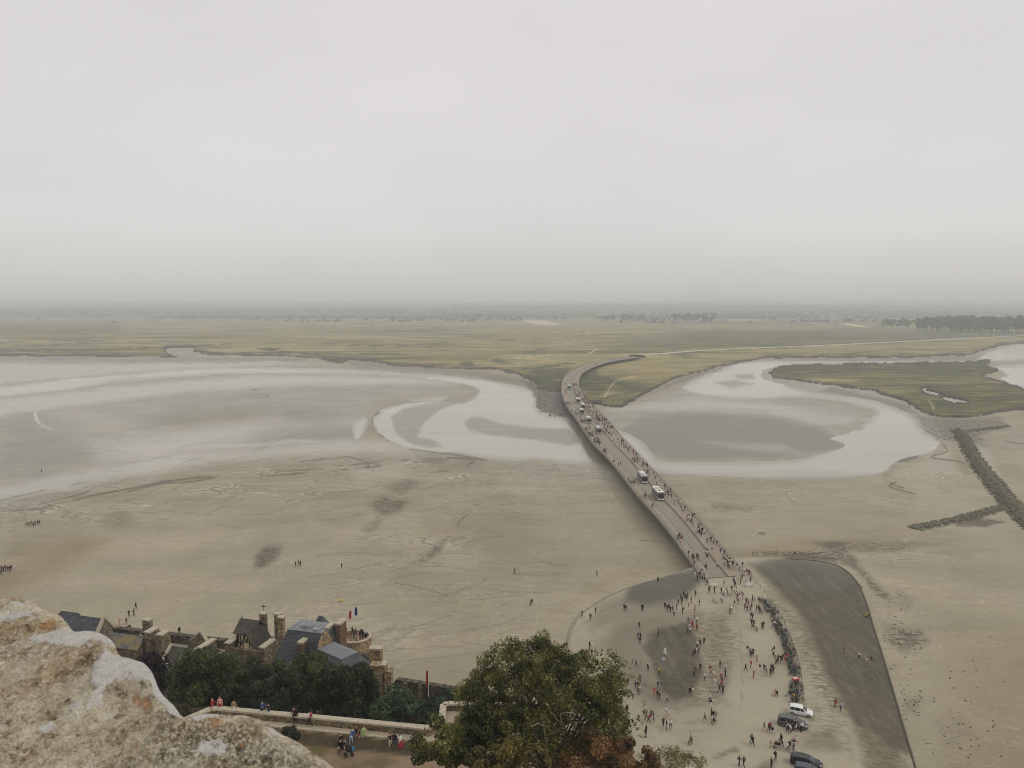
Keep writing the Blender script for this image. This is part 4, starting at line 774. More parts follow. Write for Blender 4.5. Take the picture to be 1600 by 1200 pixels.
inn = [p + Vector((-.3, -2.2, 0)) for p in RAMP[8:]]; kid(r2, wall_run(MB(), inn, 3.4, 0, [p.z - 3.3 for p in RAMP[8:]]), 'walkway', plain('rampart_paving', srgb(140, 132, 116), .9, var=.2, scale=1.5))
kid(r2, wall_run(MB(), [p + Vector((-.8, -4, 0)) for p in RAMP[8:]], .4, 5, [p.z - 1.9 for p in RAMP[8:]]), 'inner_wall', m_darkwall)
b = MB()
for t_ in (.25, .55): p = RAMP[8].lerp(RAMP[9], t_); blk(b, Vector((p.x, p.y - .9, 0)), -.25, .25, 0, .5, p.z - 2.3, p.z - .1, AZ)
kid(r2, b, 'buttress', m_granite)
BAS = pd(552, 1004, 131); BAS.y += 1.5
bs = empty('bastion', 'round stone lookout bastion crowded with people under the tricolour flag', 'tower', (BAS.x, BAS.y, 0))
zf = BAS.z - .2; prof = [(3.1, -.5), (2.9, zf - .02), (2.9, zf + .7), (2.5, zf + .7), (2.5, zf), (0.01, zf)]; kid(bs, MB().lathe(prof, 28, (BAS.x, BAS.y, 0)), 'tower_wall', m_warm)
kid(bs, MB().lathe([(2.46, zf + .703), (2.96, zf + .703), (2.96, zf + .82), (2.46, zf + .82), (2.46, zf + .703)], 28, (BAS.x, BAS.y, 0)), 'coping', m_cap)
# ---------------------------------------------------------------- left cluster of old houses
house('slate_house', 'small dark slate roof peeping over the lichened stone at far left', pd(112, 977, 126), 3.2, 2.6, pd(112, 977, 126).z, pd(112, 977, 126).z + 1.7, 8, m_granite, m_slate, False)
P = pd(152, 993, 121); house('slate_house', 'grey slate roofed house with pale stone gable, beside the lichened stone', P, 9, 3.4, P.z, P.z + 2.2, 8, m_granite, m_slate)
P = pd(214, 1014, 117); house('slate_house', 'low slate roof with ochre moss between gable and stone stack', P, 6.0, 3.2, P.z, P.z + 1.4, 8, m_granite, m_moss, False)
t = stack('chimney', 'stepped stone chimney behind the two tall stacks', 222, 968, 124, 1.3, .9, 6, m_granite)
stack('chimney_stack', 'broad stone stack with pale sloping cap, left one of the pair', 225, 987, 118, 1.0, 2.2, 6, m_granite); stack('chimney_stack', 'broad stone stack with pale cap, right one of the pair', 244, 991, 117, 1.0, 2.0, 6, m_granite)
P = pd(297, 1037, 113); h = house('stone_house', 'brown roofed stone house with coped gables and a tiny dormer beside the big trees', P, 5.0, 3.6, P.z, P.z + 1.5, 10, m_granite, m_oldslate)
b = MB(); gable_end(b, P, -5.0, .4, -.3, 3.9, P.z - .4, P.z + .2, P.z + 1.9); kid(h, b, 'gable_parapet', m_cap)
U, W = uv(); g0 = Vector((P.x, P.y, 0)) + W * 3.9; f_ = lambda a_, z, v=0: Vector((g0.x, g0.y, z)) + U * a_ + W * v
b = MB(); tri = [(-3.6, P.z), (.9, P.z), (.9, P.z + .5), (-1.0, P.z + 3.2), (-3.0, P.z + 1.6)]; n = 5
b.add([f_(a_, z) for a_, z in tri] + [f_(a_, z, .5) for a_, z in tri], [tuple(range(n)), tuple(range(2 * n - 1, n - 1, -1))] + [((i + 1) % n, i, n + i, n + (i + 1) % n) for i in range(n)]); kid(h, b, 'gable_wall', m_granite)
for (a0, z0_), (a1, z1_) in (((-3.0, P.z + 1.6), (-1.0, P.z + 3.2)), ((-1.0, P.z + 3.2), (.9, P.z + .5))): b = MB(); b.beam(f_(a0, z0_ + .1, .25), f_(a1, z1_ + .1, .25), .6, .22); kid(h, b, 'coping', m_cap)
b = MB(); dP = Vector((P.x, P.y, 0)) + U * -2.6; gable_end(b, dP, 0, .9, .2, 1.2, P.z - .1, P.z + .5, P.z + 1.0, AZ); d_ = kid(h, b, 'dormer', m_lead)
b = MB(); f3 = lambda u, v, z: Vector((P.x, P.y, z)) + U * u + W * v; b.slab([f3(-5.2, -2.6, P.z - 2.0), f3(.2, -2.6, P.z - 2.0), f3(.2, -.3, P.z - .45), f3(-5.2, -.3, P.z - .45)], .15); kid(h, b, 'lower_roof', m_slate)
b = MB(); b.beam(f3(-5.2, -.28, P.z - .36), f3(.2, -.28, P.z - .36), .12, .1); kid(h, b, 'gutter', m_white)
stack('gable_stack', 'lone stone gable wall with broad pale cap rising behind the left tree', 308, 1011, 113, .9, 3.4, 7, m_granite)
# ---------------------------------------------------------------- half-timbered house
P = pd(358, 1012, 114); zt = P.z; h = empty('half_timbered_house', 'small half-timbered house with cream gable and dark roofs on a stone base', 'house', (P.x, P.y, 12))
b = MB(); blk(b, P, 0, 5.4, 0, .45, 8, zt); blk(b, P, 0, 5.4, .453, 6.5, 8, zt - .6); kid(h, b, 'stone_base', m_granite)
for u0, dv in ((-.75, 2.9), (5.25, 3.2)):
    b = MB(); blk(b, P, u0, u0 + .9, .0, dv, 8, zt + .55); kid(h, b, 'end_wall', m_granite); b = MB(); blk(b, P, u0 - .07, u0 + .97, -.07, dv + .07, zt + .553, zt + .75); kid(h, b, 'end_wall_cap', m_cap)
V3 = lambda u, v, z: Vector((P.x, P.y, z)) + U * u + W * v
b = MB(); blk(b, P, .2, 2.6, 1.7, 5.2, zt - .6, zt + 1.9); kid(h, b, 'plaster_wall', m_cream)
b = MB(); gable(b, P, .0, 2.9, 1.7, 5.3, zt + 1.9, zt + 3.3, ov=.3); kid(h, b, 'roof', m_oldslate)
gc = 2.75
b = MB(); b.add([V3(gc - 1.35, .5, zt - .3), V3(gc + 1.35, .5, zt - .3), V3(gc, .5, zt + 2.3), V3(gc - 1.35, 4.5, zt - .3), V3(gc + 1.35, 4.5, zt - .3), V3(gc, 4.5, zt + 2.3)], [(0, 1, 2), (5, 4, 3), (0, 2, 5, 3), (1, 4, 5, 2), (0, 3, 4, 1)]); kid(h, b, 'gable_wall', m_cream)
b = MB()
for s in (-1, 1):
    e0 = gc + s * 1.6; b.slab([V3(e0, .4, zt - .65), V3(e0, 5.2, zt - .65), V3(gc + s * .004, 5.2, zt + 2.55), V3(gc + s * .004, .4, zt + 2.55)], .12)
kid(h, b, 'gable_roof', m_oldslate)
for p, q in (((-1.3, -.25), (0, 2.25)), ((1.3, -.25), (0, 2.25)), ((-1.3, -.22), (1.3, -.22)), ((-.65, 1.0), (.65, 1.0)), ((-.55, -.2), (-.55, 1.0)), ((.55, -.2), (.55, 1.0))):
    b = MB(); b.beam(V3(gc + p[0], .46, zt + p[1]), V3(gc + q[0], .46, zt + q[1]), .09, .13, up=W); kid(h, b, 'timber', m_timber)
for u0 in (.3, .9, 1.5): b = MB(); b.beam(V3(u0, 1.66, zt - .5), V3(u0, 1.66, zt + 1.75), .1, .14, up=W); kid(h, b, 'timber', m_timber)
b = MB(); b.beam(V3(.2, 1.66, zt + 1.75), V3(2.6, 1.66, zt + 1.75), .12, .16, up=W); b.beam(V3(.2, 1.66, zt + .2), V3(2.6, 1.66, zt + .2), .1, .14, up=W); kid(h, b, 'timber', m_timber)
b = MB(); blk(b, P, .36, .62, 1.64, 1.72, zt + .3, zt + 1.6); kid(h, b, 'shutter', m_timber)
for u0 in (gc - .25, gc + .05): b = MB(); blk(b, P, u0, u0 + .2, .44, .52, zt + 1.1, zt + 1.55); kid(h, b, 'window', m_dark)
b = MB(); b.tube([V3(0.05, 3.5, zt + 3.2), V3(0.05, 3.5, zt + 4.0)], [.12, .03], 6); kid(h, b, 'finial', m_lead)
t = stack('chimney', 'square stone chimney carrying a weathervane behind the half-timbered gable', 405, 958, 119, .95, .8, 4, m_granite)
q = pd(412, 955, 119.4); b = MB(); b.tube([q, q + Vector((0, 0, 1.2))], .03, 5); b.beam(q + Vector((-.35, 0, .8)), q + Vector((.35, 0, .8)), .03, .14); kid(t, b, 'weathervane', m_timber)
stack('chimney', 'tall stone chimney, farther of the twin stacks beside the half-timbered roof', 428, 959, 118, .9, .9, 6, m_granite); stack('chimney', 'tall warm stone chimney, nearer of the twin stacks beside the half-timbered roof', 433.5, 964, 115.5, .9, .7, 7, m_warm)
# ---------------------------------------------------------------- slate mansion
def frustum(b, P, top, ext, drop, a=AZ):
    u0, u1, v0, v1 = top; eu0, eu1, ev0, ev1 = ext; t_ = q4(P, u0, u1, v0, v1, P.z, a); lo = q4(P, u0 - eu0, u1 + eu1, v0 - ev0, v1 + ev1, P.z - drop, a)
    return b.add(lo + t_, [(3, 2, 1, 0), (0, 1, 5, 4), (1, 2, 6, 5), (2, 3, 7, 6), (3, 0, 4, 7)]), lo
def seams(par, P, u0, u1, v0, v1, z, n, a=AZ):
    for k in range(n):
        u = u0 + (u1 - u0) * (k + .5) / n; p = q4(P, u, u, v0 + .1, v1 - .1, z, a); b = MB(); b.beam(p[0] + Vector((0, 0, .04)), p[2] + Vector((0, 0, .04)), .09, .09); kid(par, b, 'lead_seam', m_leadd)
P = pd(449, 984, 104); h = empty('mansion', 'large house with blue-grey hipped slate roof and flat lead top with skylight', 'house', (P.x, P.y, 14))
b, lo = frustum(MB(), P, (0, 5.8, 0, 3.4), (1.3, 1.4, 2.2, 1.2), 4.2); kid(h, b, 'slate_roof', m_slate)
b = MB(); blk(b, P, -.05, 5.85, -.05, 3.45, P.z + .003, P.z + .1); kid(h, b, 'lead_flat', m_lead); seams(h, P, 0, 5.8, 0, 3.4, P.z + .1, 7)
b = MB(); blk(b, P, 1.6, 3.0, .9, 1.8, P.z + .103, P.z + .42); sk = kid(h, b, 'skylight', m_leadd); b = MB(); blk(b, P, 1.68, 2.92, .98, 1.72, P.z + .423, P.z + .45); kid(h, b, 'skylight_pane', m_lead)
b = MB(); blk(b, P, 3.6, 4.6, .5, .9, P.z + .103, P.z + .3); kid(h, b, 'roof_hatch', m_leadd)
b = MB(); blk(b, P, -1.2, 7.0, -2.0, 4.4, 8, P.z - 4.203); kid(h, b, 'wall', m_warm)
P2 = pd(483, 976, 109); b = MB(); a2 = AZ; qb = q4(P2, 0, 2.8, 0, 2.6, P2.z - 1.2); ap = pd(501, 962, 110.2); b.add(qb + [ap + U * -.3, ap + U * .3], [(0, 1, 5, 4), (2, 3, 4, 5), (1, 2, 5), (3, 0, 4), (3, 2, 1, 0)]); kid(h, b, 'rear_roof', m_slate)
stack('chimney', 'wide brown chimney with white cap rising in front of the slate mansion roof', 465, 1003, 101.5, .7, 3.0, 6, m_brown, cap=.28)
A2 = math.radians(-38); P = pd(497, 1015, 99.5); h = empty('mansion_wing', 'slate roofed wing with long ribbed lead flat roof and warm stone walls', 'house', (P.x, P.y, 14))
b, lo = frustum(MB(), P, (0, 4.9, 0, 2.7), (.6, 3.1, 2.0, 1.8), 2.6, A2); kid(h, b, 'slate_roof', m_slate)
b = MB(); blk(b, P, -.05, 4.95, -.05, 2.75, P.z + .003, P.z + .1, A2); kid(h, b, 'lead_flat', m_lead); seams(h, P, 0, 4.9, 0, 2.7, P.z + .1, 10, A2)
b = MB(); blk(b, P, -.4, 6.6, -1.7, 3.9, 8, P.z - 2.603, A2); kid(h, b, 'wall', m_warm)
Pg = pd(497, 1013, 100.2); b = MB(); gable_end(b, Pg, -.1, .5, 0, 3.2, Pg.z - 3, Pg.z + .1, Pg.z + 1.9, AZ); kid(h, b, 'gable_wall', m_warm)
stack('chimney', 'left warm stone chimney of the pair on the mansion gable', 507, 980, 104, .6, 1.9, 4, m_warm); stack('chimney', 'right tall brown chimney with white cap on the mansion gable', 524, 974, 104.5, .7, 1.9, 5, m_brown, cap=.26)
P = pd(577, 1040, 97); h = empty('stone_house', 'tall warm rubble stone house end beside the fig bushes with drainpipe', 'house', (P.x, P.y, 12))
b = MB(); a3 = math.radians(-6); blk(b, P, 0, 2.1, 0, 1.3, 8, P.z, a3); kid(h, b, 'wall', m_warm); b = MB(); blk(b, P, 2.103, 2.8, .3, 1.6, 8, P.z - .9, a3); kid(h, b, 'side_wall', m_warm)
b = MB(); blk(b, P, 1.5, 2.15, -.05, 1.35, P.z + .003, P.z + .16, a3); kid(h, b, 'coping', m_cap)
U6, W6 = uv(a3); p = Vector((P.x, P.y, 0)) + U6 * 1.95 - W6 * .08; b = MB(); b.tube([p + Vector((0, 0, P.z - 1)), p + Vector((0, 0, P.z - 5))], .06, 6); kid(h, b, 'drainpipe', m_dark)
for k, z in enumerate((.9, 2.4)): b = MB(); q = Vector((P.x, P.y, 0)) + U6 * .35 - W6 * .01; b.box((q.x, q.y, P.z - z), (.4, .06, .8), a3); kid(h, b, 'window', m_dark)
stack('chimney', 'warm stone chimney with white cap at the right end of the slate wing', 577, 1013, 100, 1.6, 1.0, 5, m_warm, a=math.radians(-4), cap=.28)
# ---------------------------------------------------------------- flags, buoy
def flag(label, top, base_z, bands, w, hgt, cat='flag'):
    t = empty('flag', label, cat, (top.x, top.y, base_z)); b = MB(); b.tube([(0, 0, 0), (0, 0, top.z - base_z)], [.05, .03], 6); b.build('flagpole', m_white, t)
    n = len(bands)
    for k, m_ in enumerate(bands):
        b = MB(); nx = 5
        for i in range(nx + 1):
            s = (k + i / nx) / n; x = -s * w; y = .16 * math.sin(s * 7); dz = -.55 * s ** 1.5 * w
            b.v += [(x, y, top.z - base_z - .1 + dz), (x - .08 * s, y + .05, top.z - base_z - .1 - hgt + dz)]
        for i in range(nx): b.f.append((2 * i, 2 * i + 1, 2 * i + 3, 2 * i + 2)); b.m.append(0)
        b.build('flag_band' if n > 1 else 'flag_cloth', m_, t)
    return t
fb, fw, fr = plain('flag_blue', srgb(44, 58, 104), .8), plain('flag_white', srgb(214, 212, 206), .8), plain('flag_red', srgb(186, 50, 54), .8)
tp_ = pd(558.5, 948, 130); flag('blue white and red tricolour flag on a white pole over the bastion', tp_, BAS.z - .2, [fb, fw, fr], 1.55, 1.5)
tp_ = pd(669, 1046, 104); flag('tall narrow red banner on a white pole above the fig bushes', tp_, tp_.z - 4.2, [plain('banner_red', srgb(190, 36, 48), .7)], .3, 2.3, 'banner')
p = hit_sand(533, 940); t = empty('buoy', 'small yellow buoy lying on the bare sand', 'buoy', p); MB().lathe([(.02, 0), (.3, .08), (.42, .35), (.3, .62), (.08, .72), (.02, .85)], 14).build('float', plain('buoy_yellow', srgb(206, 172, 60), .5), t); MB().lathe([(.03, .8), (.09, .84), (.03, .95)], 8).build('ring', m_dark, t)
# ---------------------------------------------------------------- trees and bushes
def leafmat(name, cs, trans=.35):
    t = MT(name); v = t.attr('tone'); c = t.ramp(v, [(0, cs[0]), (.35, cs[1]), (.7, cs[2]), (1, cs[3])]); m = t.out(c, .55, .35)
    tr = N(t.t, 'ShaderNodeBsdfTranslucent'); t.L(c, tr.inputs[0]); mxs = N(t.t, 'ShaderNodeMixShader'); mxs.inputs[0].default_value = trans
    o = t.t.nodes['Material Output']; t.L(t.b.outputs[0], mxs.inputs[1]); t.L(tr.outputs[0], mxs.inputs[2]); t.L(mxs.outputs[0], o.inputs[0]); return m
LM = {'green': leafmat('maple_green_leaves', [srgb(40, 44, 16), srgb(72, 76, 29), srgb(104, 106, 46), srgb(146, 142, 82)]),
      'dark': leafmat('dark_evergreen_leaves', [srgb(16, 24, 10), srgb(33, 46, 17), srgb(56, 72, 28), srgb(92, 106, 48)]),
      'deep': leafmat('deep_green_leaves', [srgb(14, 22, 10), srgb(25, 36, 16), srgb(40, 54, 24), srgb(66, 80, 40)]),
      'fig': leafmat('fig_green_leaves', [srgb(36, 52, 34), srgb(54, 72, 46), srgb(74, 94, 60), srgb(110, 128, 88)]),
      'gold': leafmat('olive_gold_leaves', [srgb(58, 54, 24), srgb(88, 80, 36), srgb(118, 102, 46), srgb(142, 120, 60)]),
      'rust': leafmat('russet_leaves', [srgb(66, 48, 28), srgb(108, 77, 44), srgb(136, 100, 58), srgb(160, 126, 80)]),
      'pale': leafmat('pale_yellow_green_leaves', [srgb(86, 84, 44), srgb(112, 106, 62), srgb(138, 130, 82), srgb(160, 150, 102)]),
      'purple': leafmat('copper_beech_leaves', [srgb(20, 15, 14), srgb(32, 24, 22), srgb(46, 34, 30), srgb(66, 50, 42)])}
def crown(blobs, n, size, seed, shell=.55, clump=.5, base=.45, vary=.25):
    r = np.random.default_rng(seed); B = np.array(blobs, float); w = (B[:, 3] * B[:, 4] * B[:, 5]) ** .67; idx = r.choice(len(B), n, p=w / w.sum())
    d = r.normal(size=(n, 3)); d /= np.linalg.norm(d, axis=1)[:, None]; rad = np.where(r.random(n) < shell, r.uniform(.82, 1.06, n), r.random(n) ** .4)
    p = B[idx, :3] + d * B[idx, 3:6] * rad[:, None]
    if clump:
        g = fbm(p[:, 0] / clump + p[:, 2] * .9 / clump, p[:, 1] / clump - p[:, 2] * .7 / clump, seed, 2); keep = g > .40; p, d, idx = p[keep], d[keep], idx[keep]; n = len(p)
    nr = d * .7 + r.normal(size=(n, 3)) * .55 + [0, 0, .45]; nr /= np.linalg.norm(nr, axis=1)[:, None]
    a = np.cross(nr, r.normal(size=(n, 3))); a /= np.linalg.norm(a, axis=1)[:, None]; b = np.cross(nr, a); s = size * r.uniform(.6, 1.3, n)[:, None]
    V = np.stack([p - a * s, p + b * s * .62 + nr * s * .12, p + a * s, p - b * s * .62 + nr * s * .12], 1).reshape(-1, 3)
    bt = r.random(len(B)) * vary * 1.4 - vary * .7; tone = np.clip(base + bt[idx] + (r.random(n) - .5) * .5 + (fbm(p[:, 0] / .9, p[:, 2] / .9 + p[:, 1], seed + 5, 2) - .5) * .9, 0, 1)
    return V, np.arange(n * 4).reshape(n, 4), np.repeat(tone, 4)
def subblobs(cx, cy, cz, rx, ry, rz, n, r0, r1, seed, fill=.35):
    r = random.Random(seed); out = []
    for k in range(n):
        z = r.uniform(-.75, 1); t = r.random() * 6.283; q = math.sqrt(max(0, 1 - z * z)); f = r.uniform(.72, .95) if r.random() > fill else r.uniform(.2, .7); s = r.uniform(r0, r1)
        out.append((cx + rx * q * math.cos(t) * f, cy + ry * q * math.sin(t) * f, cz + rz * z * f, s, s, s * .8))
    return out
def tree(name, label, mat, C_, blobs, n, leaf, seed, foot, cat='tree', group=None, limbs=7, thin=1, **k):
    t = empty(name, label, cat, foot, 0, group); Vv, Ff, tone = crown(blobs, n, leaf, seed, **k); Vv = Vv - np.array(foot)
    link('crown' if name != 'bush' and name != 'shrub' else 'foliage', np_mesh('crown', Vv, Ff, [mat], {'tone': tone}), t)
    b = MB(); c0 = Vector(C_) - Vector(foot); r = random.Random(seed); h = max(c0.z, 1.0); w = (.02 * h + .07) * thin
    b.tube([(0, 0, -.6), (.05 * h * .2, 0, h * .4), (c0.x * .7, c0.y * .7, h * .8), tuple(c0)], [w, w * .8, w * .55, w * .3], 8)
    for i in range(limbs):
        e = blobs[r.randrange(len(blobs))]; e = Vector(e[:3]) - Vector(foot); s = Vector((c0.x * .5, c0.y * .5, h * r.uniform(.4, .75))); m_ = s.lerp(e, .5) + Vector((r.uniform(-.4, .4), r.uniform(-.4, .4), r.uniform(0, .5)))
        b.tube([s, m_, e], [w * .4, w * .25, w * .08], 5)
    b.build('trunk' if name not in ('bush', 'shrub') else 'stems', m_bark, t); return t
def px_tree(name, label, mk, cx, cy, Y, rx, rz, ry, seed, n, leaf, subn=26, s0=.28, s1=.42, zfoot=None, **k):    # centre pixel + distance, radii in metres
    C_ = pd(cx, cy, Y); zf = town_z(C_.x, C_.y) if zfoot is None else zfoot; m_ = min(rx, rz); foot = (C_.x, C_.y, zf)
    return tree(name, label, LM[mk], tuple(C_), subblobs(C_.x, C_.y, C_.z, rx, ry, rz, subn, m_ * s0, m_ * s1, seed), n, leaf, seed, foot, **k)
px_tree('tree', 'copper-dark beech crown between the lichened stone and the left houses', 'purple', 222, 1052, 97, 3.6, 3.0, 3, 11, 9000, .2)
KW = dict(clump=.3, shell=.7, base=.68, vary=.35)
px_tree('evergreen_tree', 'broad dark green tree, leftmost and tallest behind the garden wall', 'dark', 322, 1074, 89, 4.6, 4.7, 4.0, 12, 42000, .15, 70, .22, .34, **KW)
px_tree('evergreen_tree', 'low dark tree filling the gap behind the garden wall left of centre', 'deep', 396, 1088, 85, 3.8, 3.4, 3.2, 13, 24000, .15, 50, .22, .34, **KW)
px_tree('evergreen_tree', 'dull green tree behind, under the half-timbered house', 'dark', 405, 1068, 93, 4.4, 3.0, 3.2, 14, 22000, .15, 50, .22, .34, **KW)
px_tree('evergreen_tree', 'darkest rounded tree in front, nearest the garden wall', 'deep', 444, 1094, 82, 3.2, 3.0, 3, 15, 20000, .14, 46, .22, .34, **KW)
px_tree('evergreen_tree', 'round clipped dark tree before the mansion chimney', 'dark', 490, 1078, 86, 4.0, 3.9, 3.5, 16, 36000, .14, 64, .2, .32, **KW)
px_tree('evergreen_tree', 'neatly rounded dark tree, rightmost, beside the warm stone house', 'deep', 549, 1086, 84, 3.1, 3.7, 3.1, 17, 34000, .135, 64, .2, .32, **KW)
px_tree('shrub', 'sprawling blue-green fig bush behind the garden wall corner', 'fig', 632, 1108, 80, 3.6, 2.1, 2.4, 18, 9000, .17, 20, .4, .6, cat='bush', vary=.4)
px_tree('shrub', 'blue-green fig bush lapping the garden wall by its corner', 'fig', 668, 1112, 78.5, 1.9, 1.7, 1.6, 19, 4500, .17, 12, .4, .6, cat='bush', vary=.4)
px_tree('shrub', 'small dark bush on the skyline of the rampart by the big tree', 'fig', 706, 1086, 83, 1.6, .9, 1.2, 20, 2600, .14, 9, .4, .6, cat='bush')
px_tree('bush', 'small dark bush on the terrace path beside the lichened stone', 'deep', 451, 1143, 69, 1.2, .8, .9, 21, 1800, .1, 8, .4, .6, zfoot=30.3, cat='bush')
# the big tree in the middle of the lower edge
bb = []
for i, (cx, cy, Y, rx, rz, n) in enumerate(((840, 1012, 60, 1.0, 1.0, 16), (872, 1024, 60, 1.0, .9, 16), (800, 1046, 59, 2.8, 2.2, 56), (868, 1058, 59, 3.4, 2.8, 76), (850, 1045, 57.5, 1.8, 1.6, 30), (862, 1085, 56, 2.6, 1.8, 40), (930, 1062, 58, 2.8, 2.5, 54), (772, 1098, 57, 3.0, 2.6, 60), (860, 1118, 56, 4.2, 3.2, 90), (945, 1112, 57, 2.8, 3.0, 60), (900, 1165, 56, 4.0, 2.6, 60), (820, 1155, 55, 3.4, 2.6, 60), (758, 1062, 58.5, 1.5, 1.0, 14), (750, 1135, 56.5, 2.0, 2.0, 30), (735, 1085, 58, 1.4, 1.2, 16))):
    c = pd(cx, cy, Y); bb += subblobs(c.x, c.y, c.z, rx, rx * .95, rz, n, .4, .78, 100 + i, .35)
_q = random.Random(8)
for _ in range(90):
    c = pd(955 + 55 * _q.random() ** 1.6, _q.uniform(1045, 1160), 57.5 + _q.uniform(-1, 1)); bb.append((c.x, c.y, c.z, .16, .16, .1))
for _ in range(50):
    a_ = _q.choice(((735, 1075), (745, 1055), (775, 1035), (800, 1022), (832, 1000), (850, 990), (880, 1005), (905, 1025), (935, 1035), (955, 1050))); c = pd(a_[0] + _q.uniform(-9, 9), a_[1] + _q.uniform(-7, 7), 59); bb.append((c.x, c.y, c.z, .22, .22, .16))
c = pd(860, 1110, 57); tree('maple_tree', 'great green leafy tree in the middle of the lower edge hiding part of the forecourt', LM['green'], (c.x, c.y, c.z), bb, 110000, .095, 31, (c.x, c.y, 29), limbs=34, clump=.3, base=.54, vary=.45)
b = MB(); Pq = [pd(x, y, 53.2) for x, y in ((852, 1170), (848, 1135), (830, 1136))]; dead = empty('dead_branch', 'bare pale dead branches showing inside the great tree crown', 'branch', tuple(Pq[0]))
for ln in (((858, 1190), (852, 1160), (850, 1135), (840, 1130), (830, 1136)), ((852, 1150), (872, 1142), (877, 1130), (876, 1115)), ((876, 1115), (884, 1113), (898, 1114)), ((850, 1135), (848, 1128)), ((876, 1130), (868, 1122), (866, 1116)), ((855, 1160), (846, 1156), (841, 1158)), ((890, 1114), (897, 1108))):
    b.tube([pd(x, y, 53.2 - .2 * i) for i, (x, y) in enumerate(ln)], .026, 5)
kid(dead, b, 'twigs', plain('dead_wood', srgb(150, 138, 116), .9))
px_tree('tree', 'olive-green leafy tree at the lower edge over the garden corner', 'green', 700, 1175, 53, 2.9, 2.6, 2.4, 32, 15000, .125, 34, .2, .3, zfoot=29.5, base=.5, vary=.45)
px_tree('tree', 'golden olive tree top at the lower edge, left of the russet one', 'gold', 790, 1190, 50, 3.2, 2.0, 2.4, 33, 15000, .115, 34, .2, .32, zfoot=29.5, vary=.45)
px_tree('tree', 'dark leaf canopy under the great tree at the lower edge', 'dark', 745, 1150, 55, 2.0, 2.2, 2, 36, 8000, .13, 20, zfoot=29.5)
px_tree('tree', 'russet brown tree top at the lower edge under the great green tree', 'rust', 932, 1190, 53.5, 2.6, 2.2, 2.2, 34, 15000, .105, 34, .22, .34, zfoot=29, vary=.5)
px_tree('tree', 'brown and dull russet tree top right of the brighter russet one', 'rust', 985, 1196, 55, 1.9, 2.1, 2, 35, 9000, .105, 24, .22, .34, zfoot=27, base=.3, vary=.4)
def sparse(label, mk, cx, cy, Y, rx, rz, seed, n, leaf, zfoot):
    c = pd(cx, cy, Y); r = random.Random(seed); bl = []
    for k in range(70):
        t = r.random() * 6.283; q = r.random() ** .5; bl.append((c.x + rx * q * math.cos(t), c.y + rx * .6 * q * math.sin(t), c.z + rz * (1 - q * q) * r.uniform(-.6, 1), .55, .55, .32))
    return tree('tree', label, LM[mk], tuple(c), bl, n, leaf, seed, (c.x, c.y, zfoot), limbs=9, clump=.5, shell=.3, vary=.5, thin=.45)
sparse('thin airy pale yellow-green tree at the lower edge, right of the russet crowns', 'pale', 1048, 1195, 58, 2.9, 1.5, 41, 7000, .075, 12)
# ---------------------------------------------------------------- vehicles
m_tyre = plain('black_rubber', (.02, .02, .02, 1), .85); m_rim = plain('alloy_rim', srgb(150, 150, 150), .4, .5, .7); m_glass = plain('tinted_glass', (.012, .014, .016, 1), .08, .8, var=0)
def paint(name, c, rough=.28): return plain(name, c, rough, .55, .1, var=.05, scale=2)
m_tail = plain('red_tail_lamp', srgb(150, 24, 22), .3); m_head = plain('clear_headlamp', srgb(210, 212, 214), .15, .7); m_black = plain('black_plastic', (.025, .025, .026, 1), .6); m_plate = plain('number_plate', srgb(214, 214, 206), .6)
def loft(sections, mat_name=None):              # sections: (x, [(y, z) half profile from bottom centre to top centre])
    b = MB(); n = len(sections[0][1])
    for x, pr in sections:
        for y, z in pr: b.v.append((x, y, z))
        for y, z in reversed(pr): b.v.append((x, -y, z))
    k = 2 * n
    for i in range(len(sections) - 1):
        for j in range(k): b.f.append((i * k + j, (i + 1) * k + j, (i + 1) * k + (j + 1) % k, i * k + (j + 1) % k)); b.m.append(0)
    b.f.append(tuple(range(k - 1, -1, -1))[::-1]); b.f.append(tuple((len(sections) - 1) * k + j for j in range(k))[::-1]); b.m += [0, 0]
    return b
def fix(o):
    bm = bmesh.new(); bm.from_mesh(o.data); bmesh.ops.recalc_face_normals(bm, faces=bm.faces); bm.to_mesh(o.data); bm.free(); return o
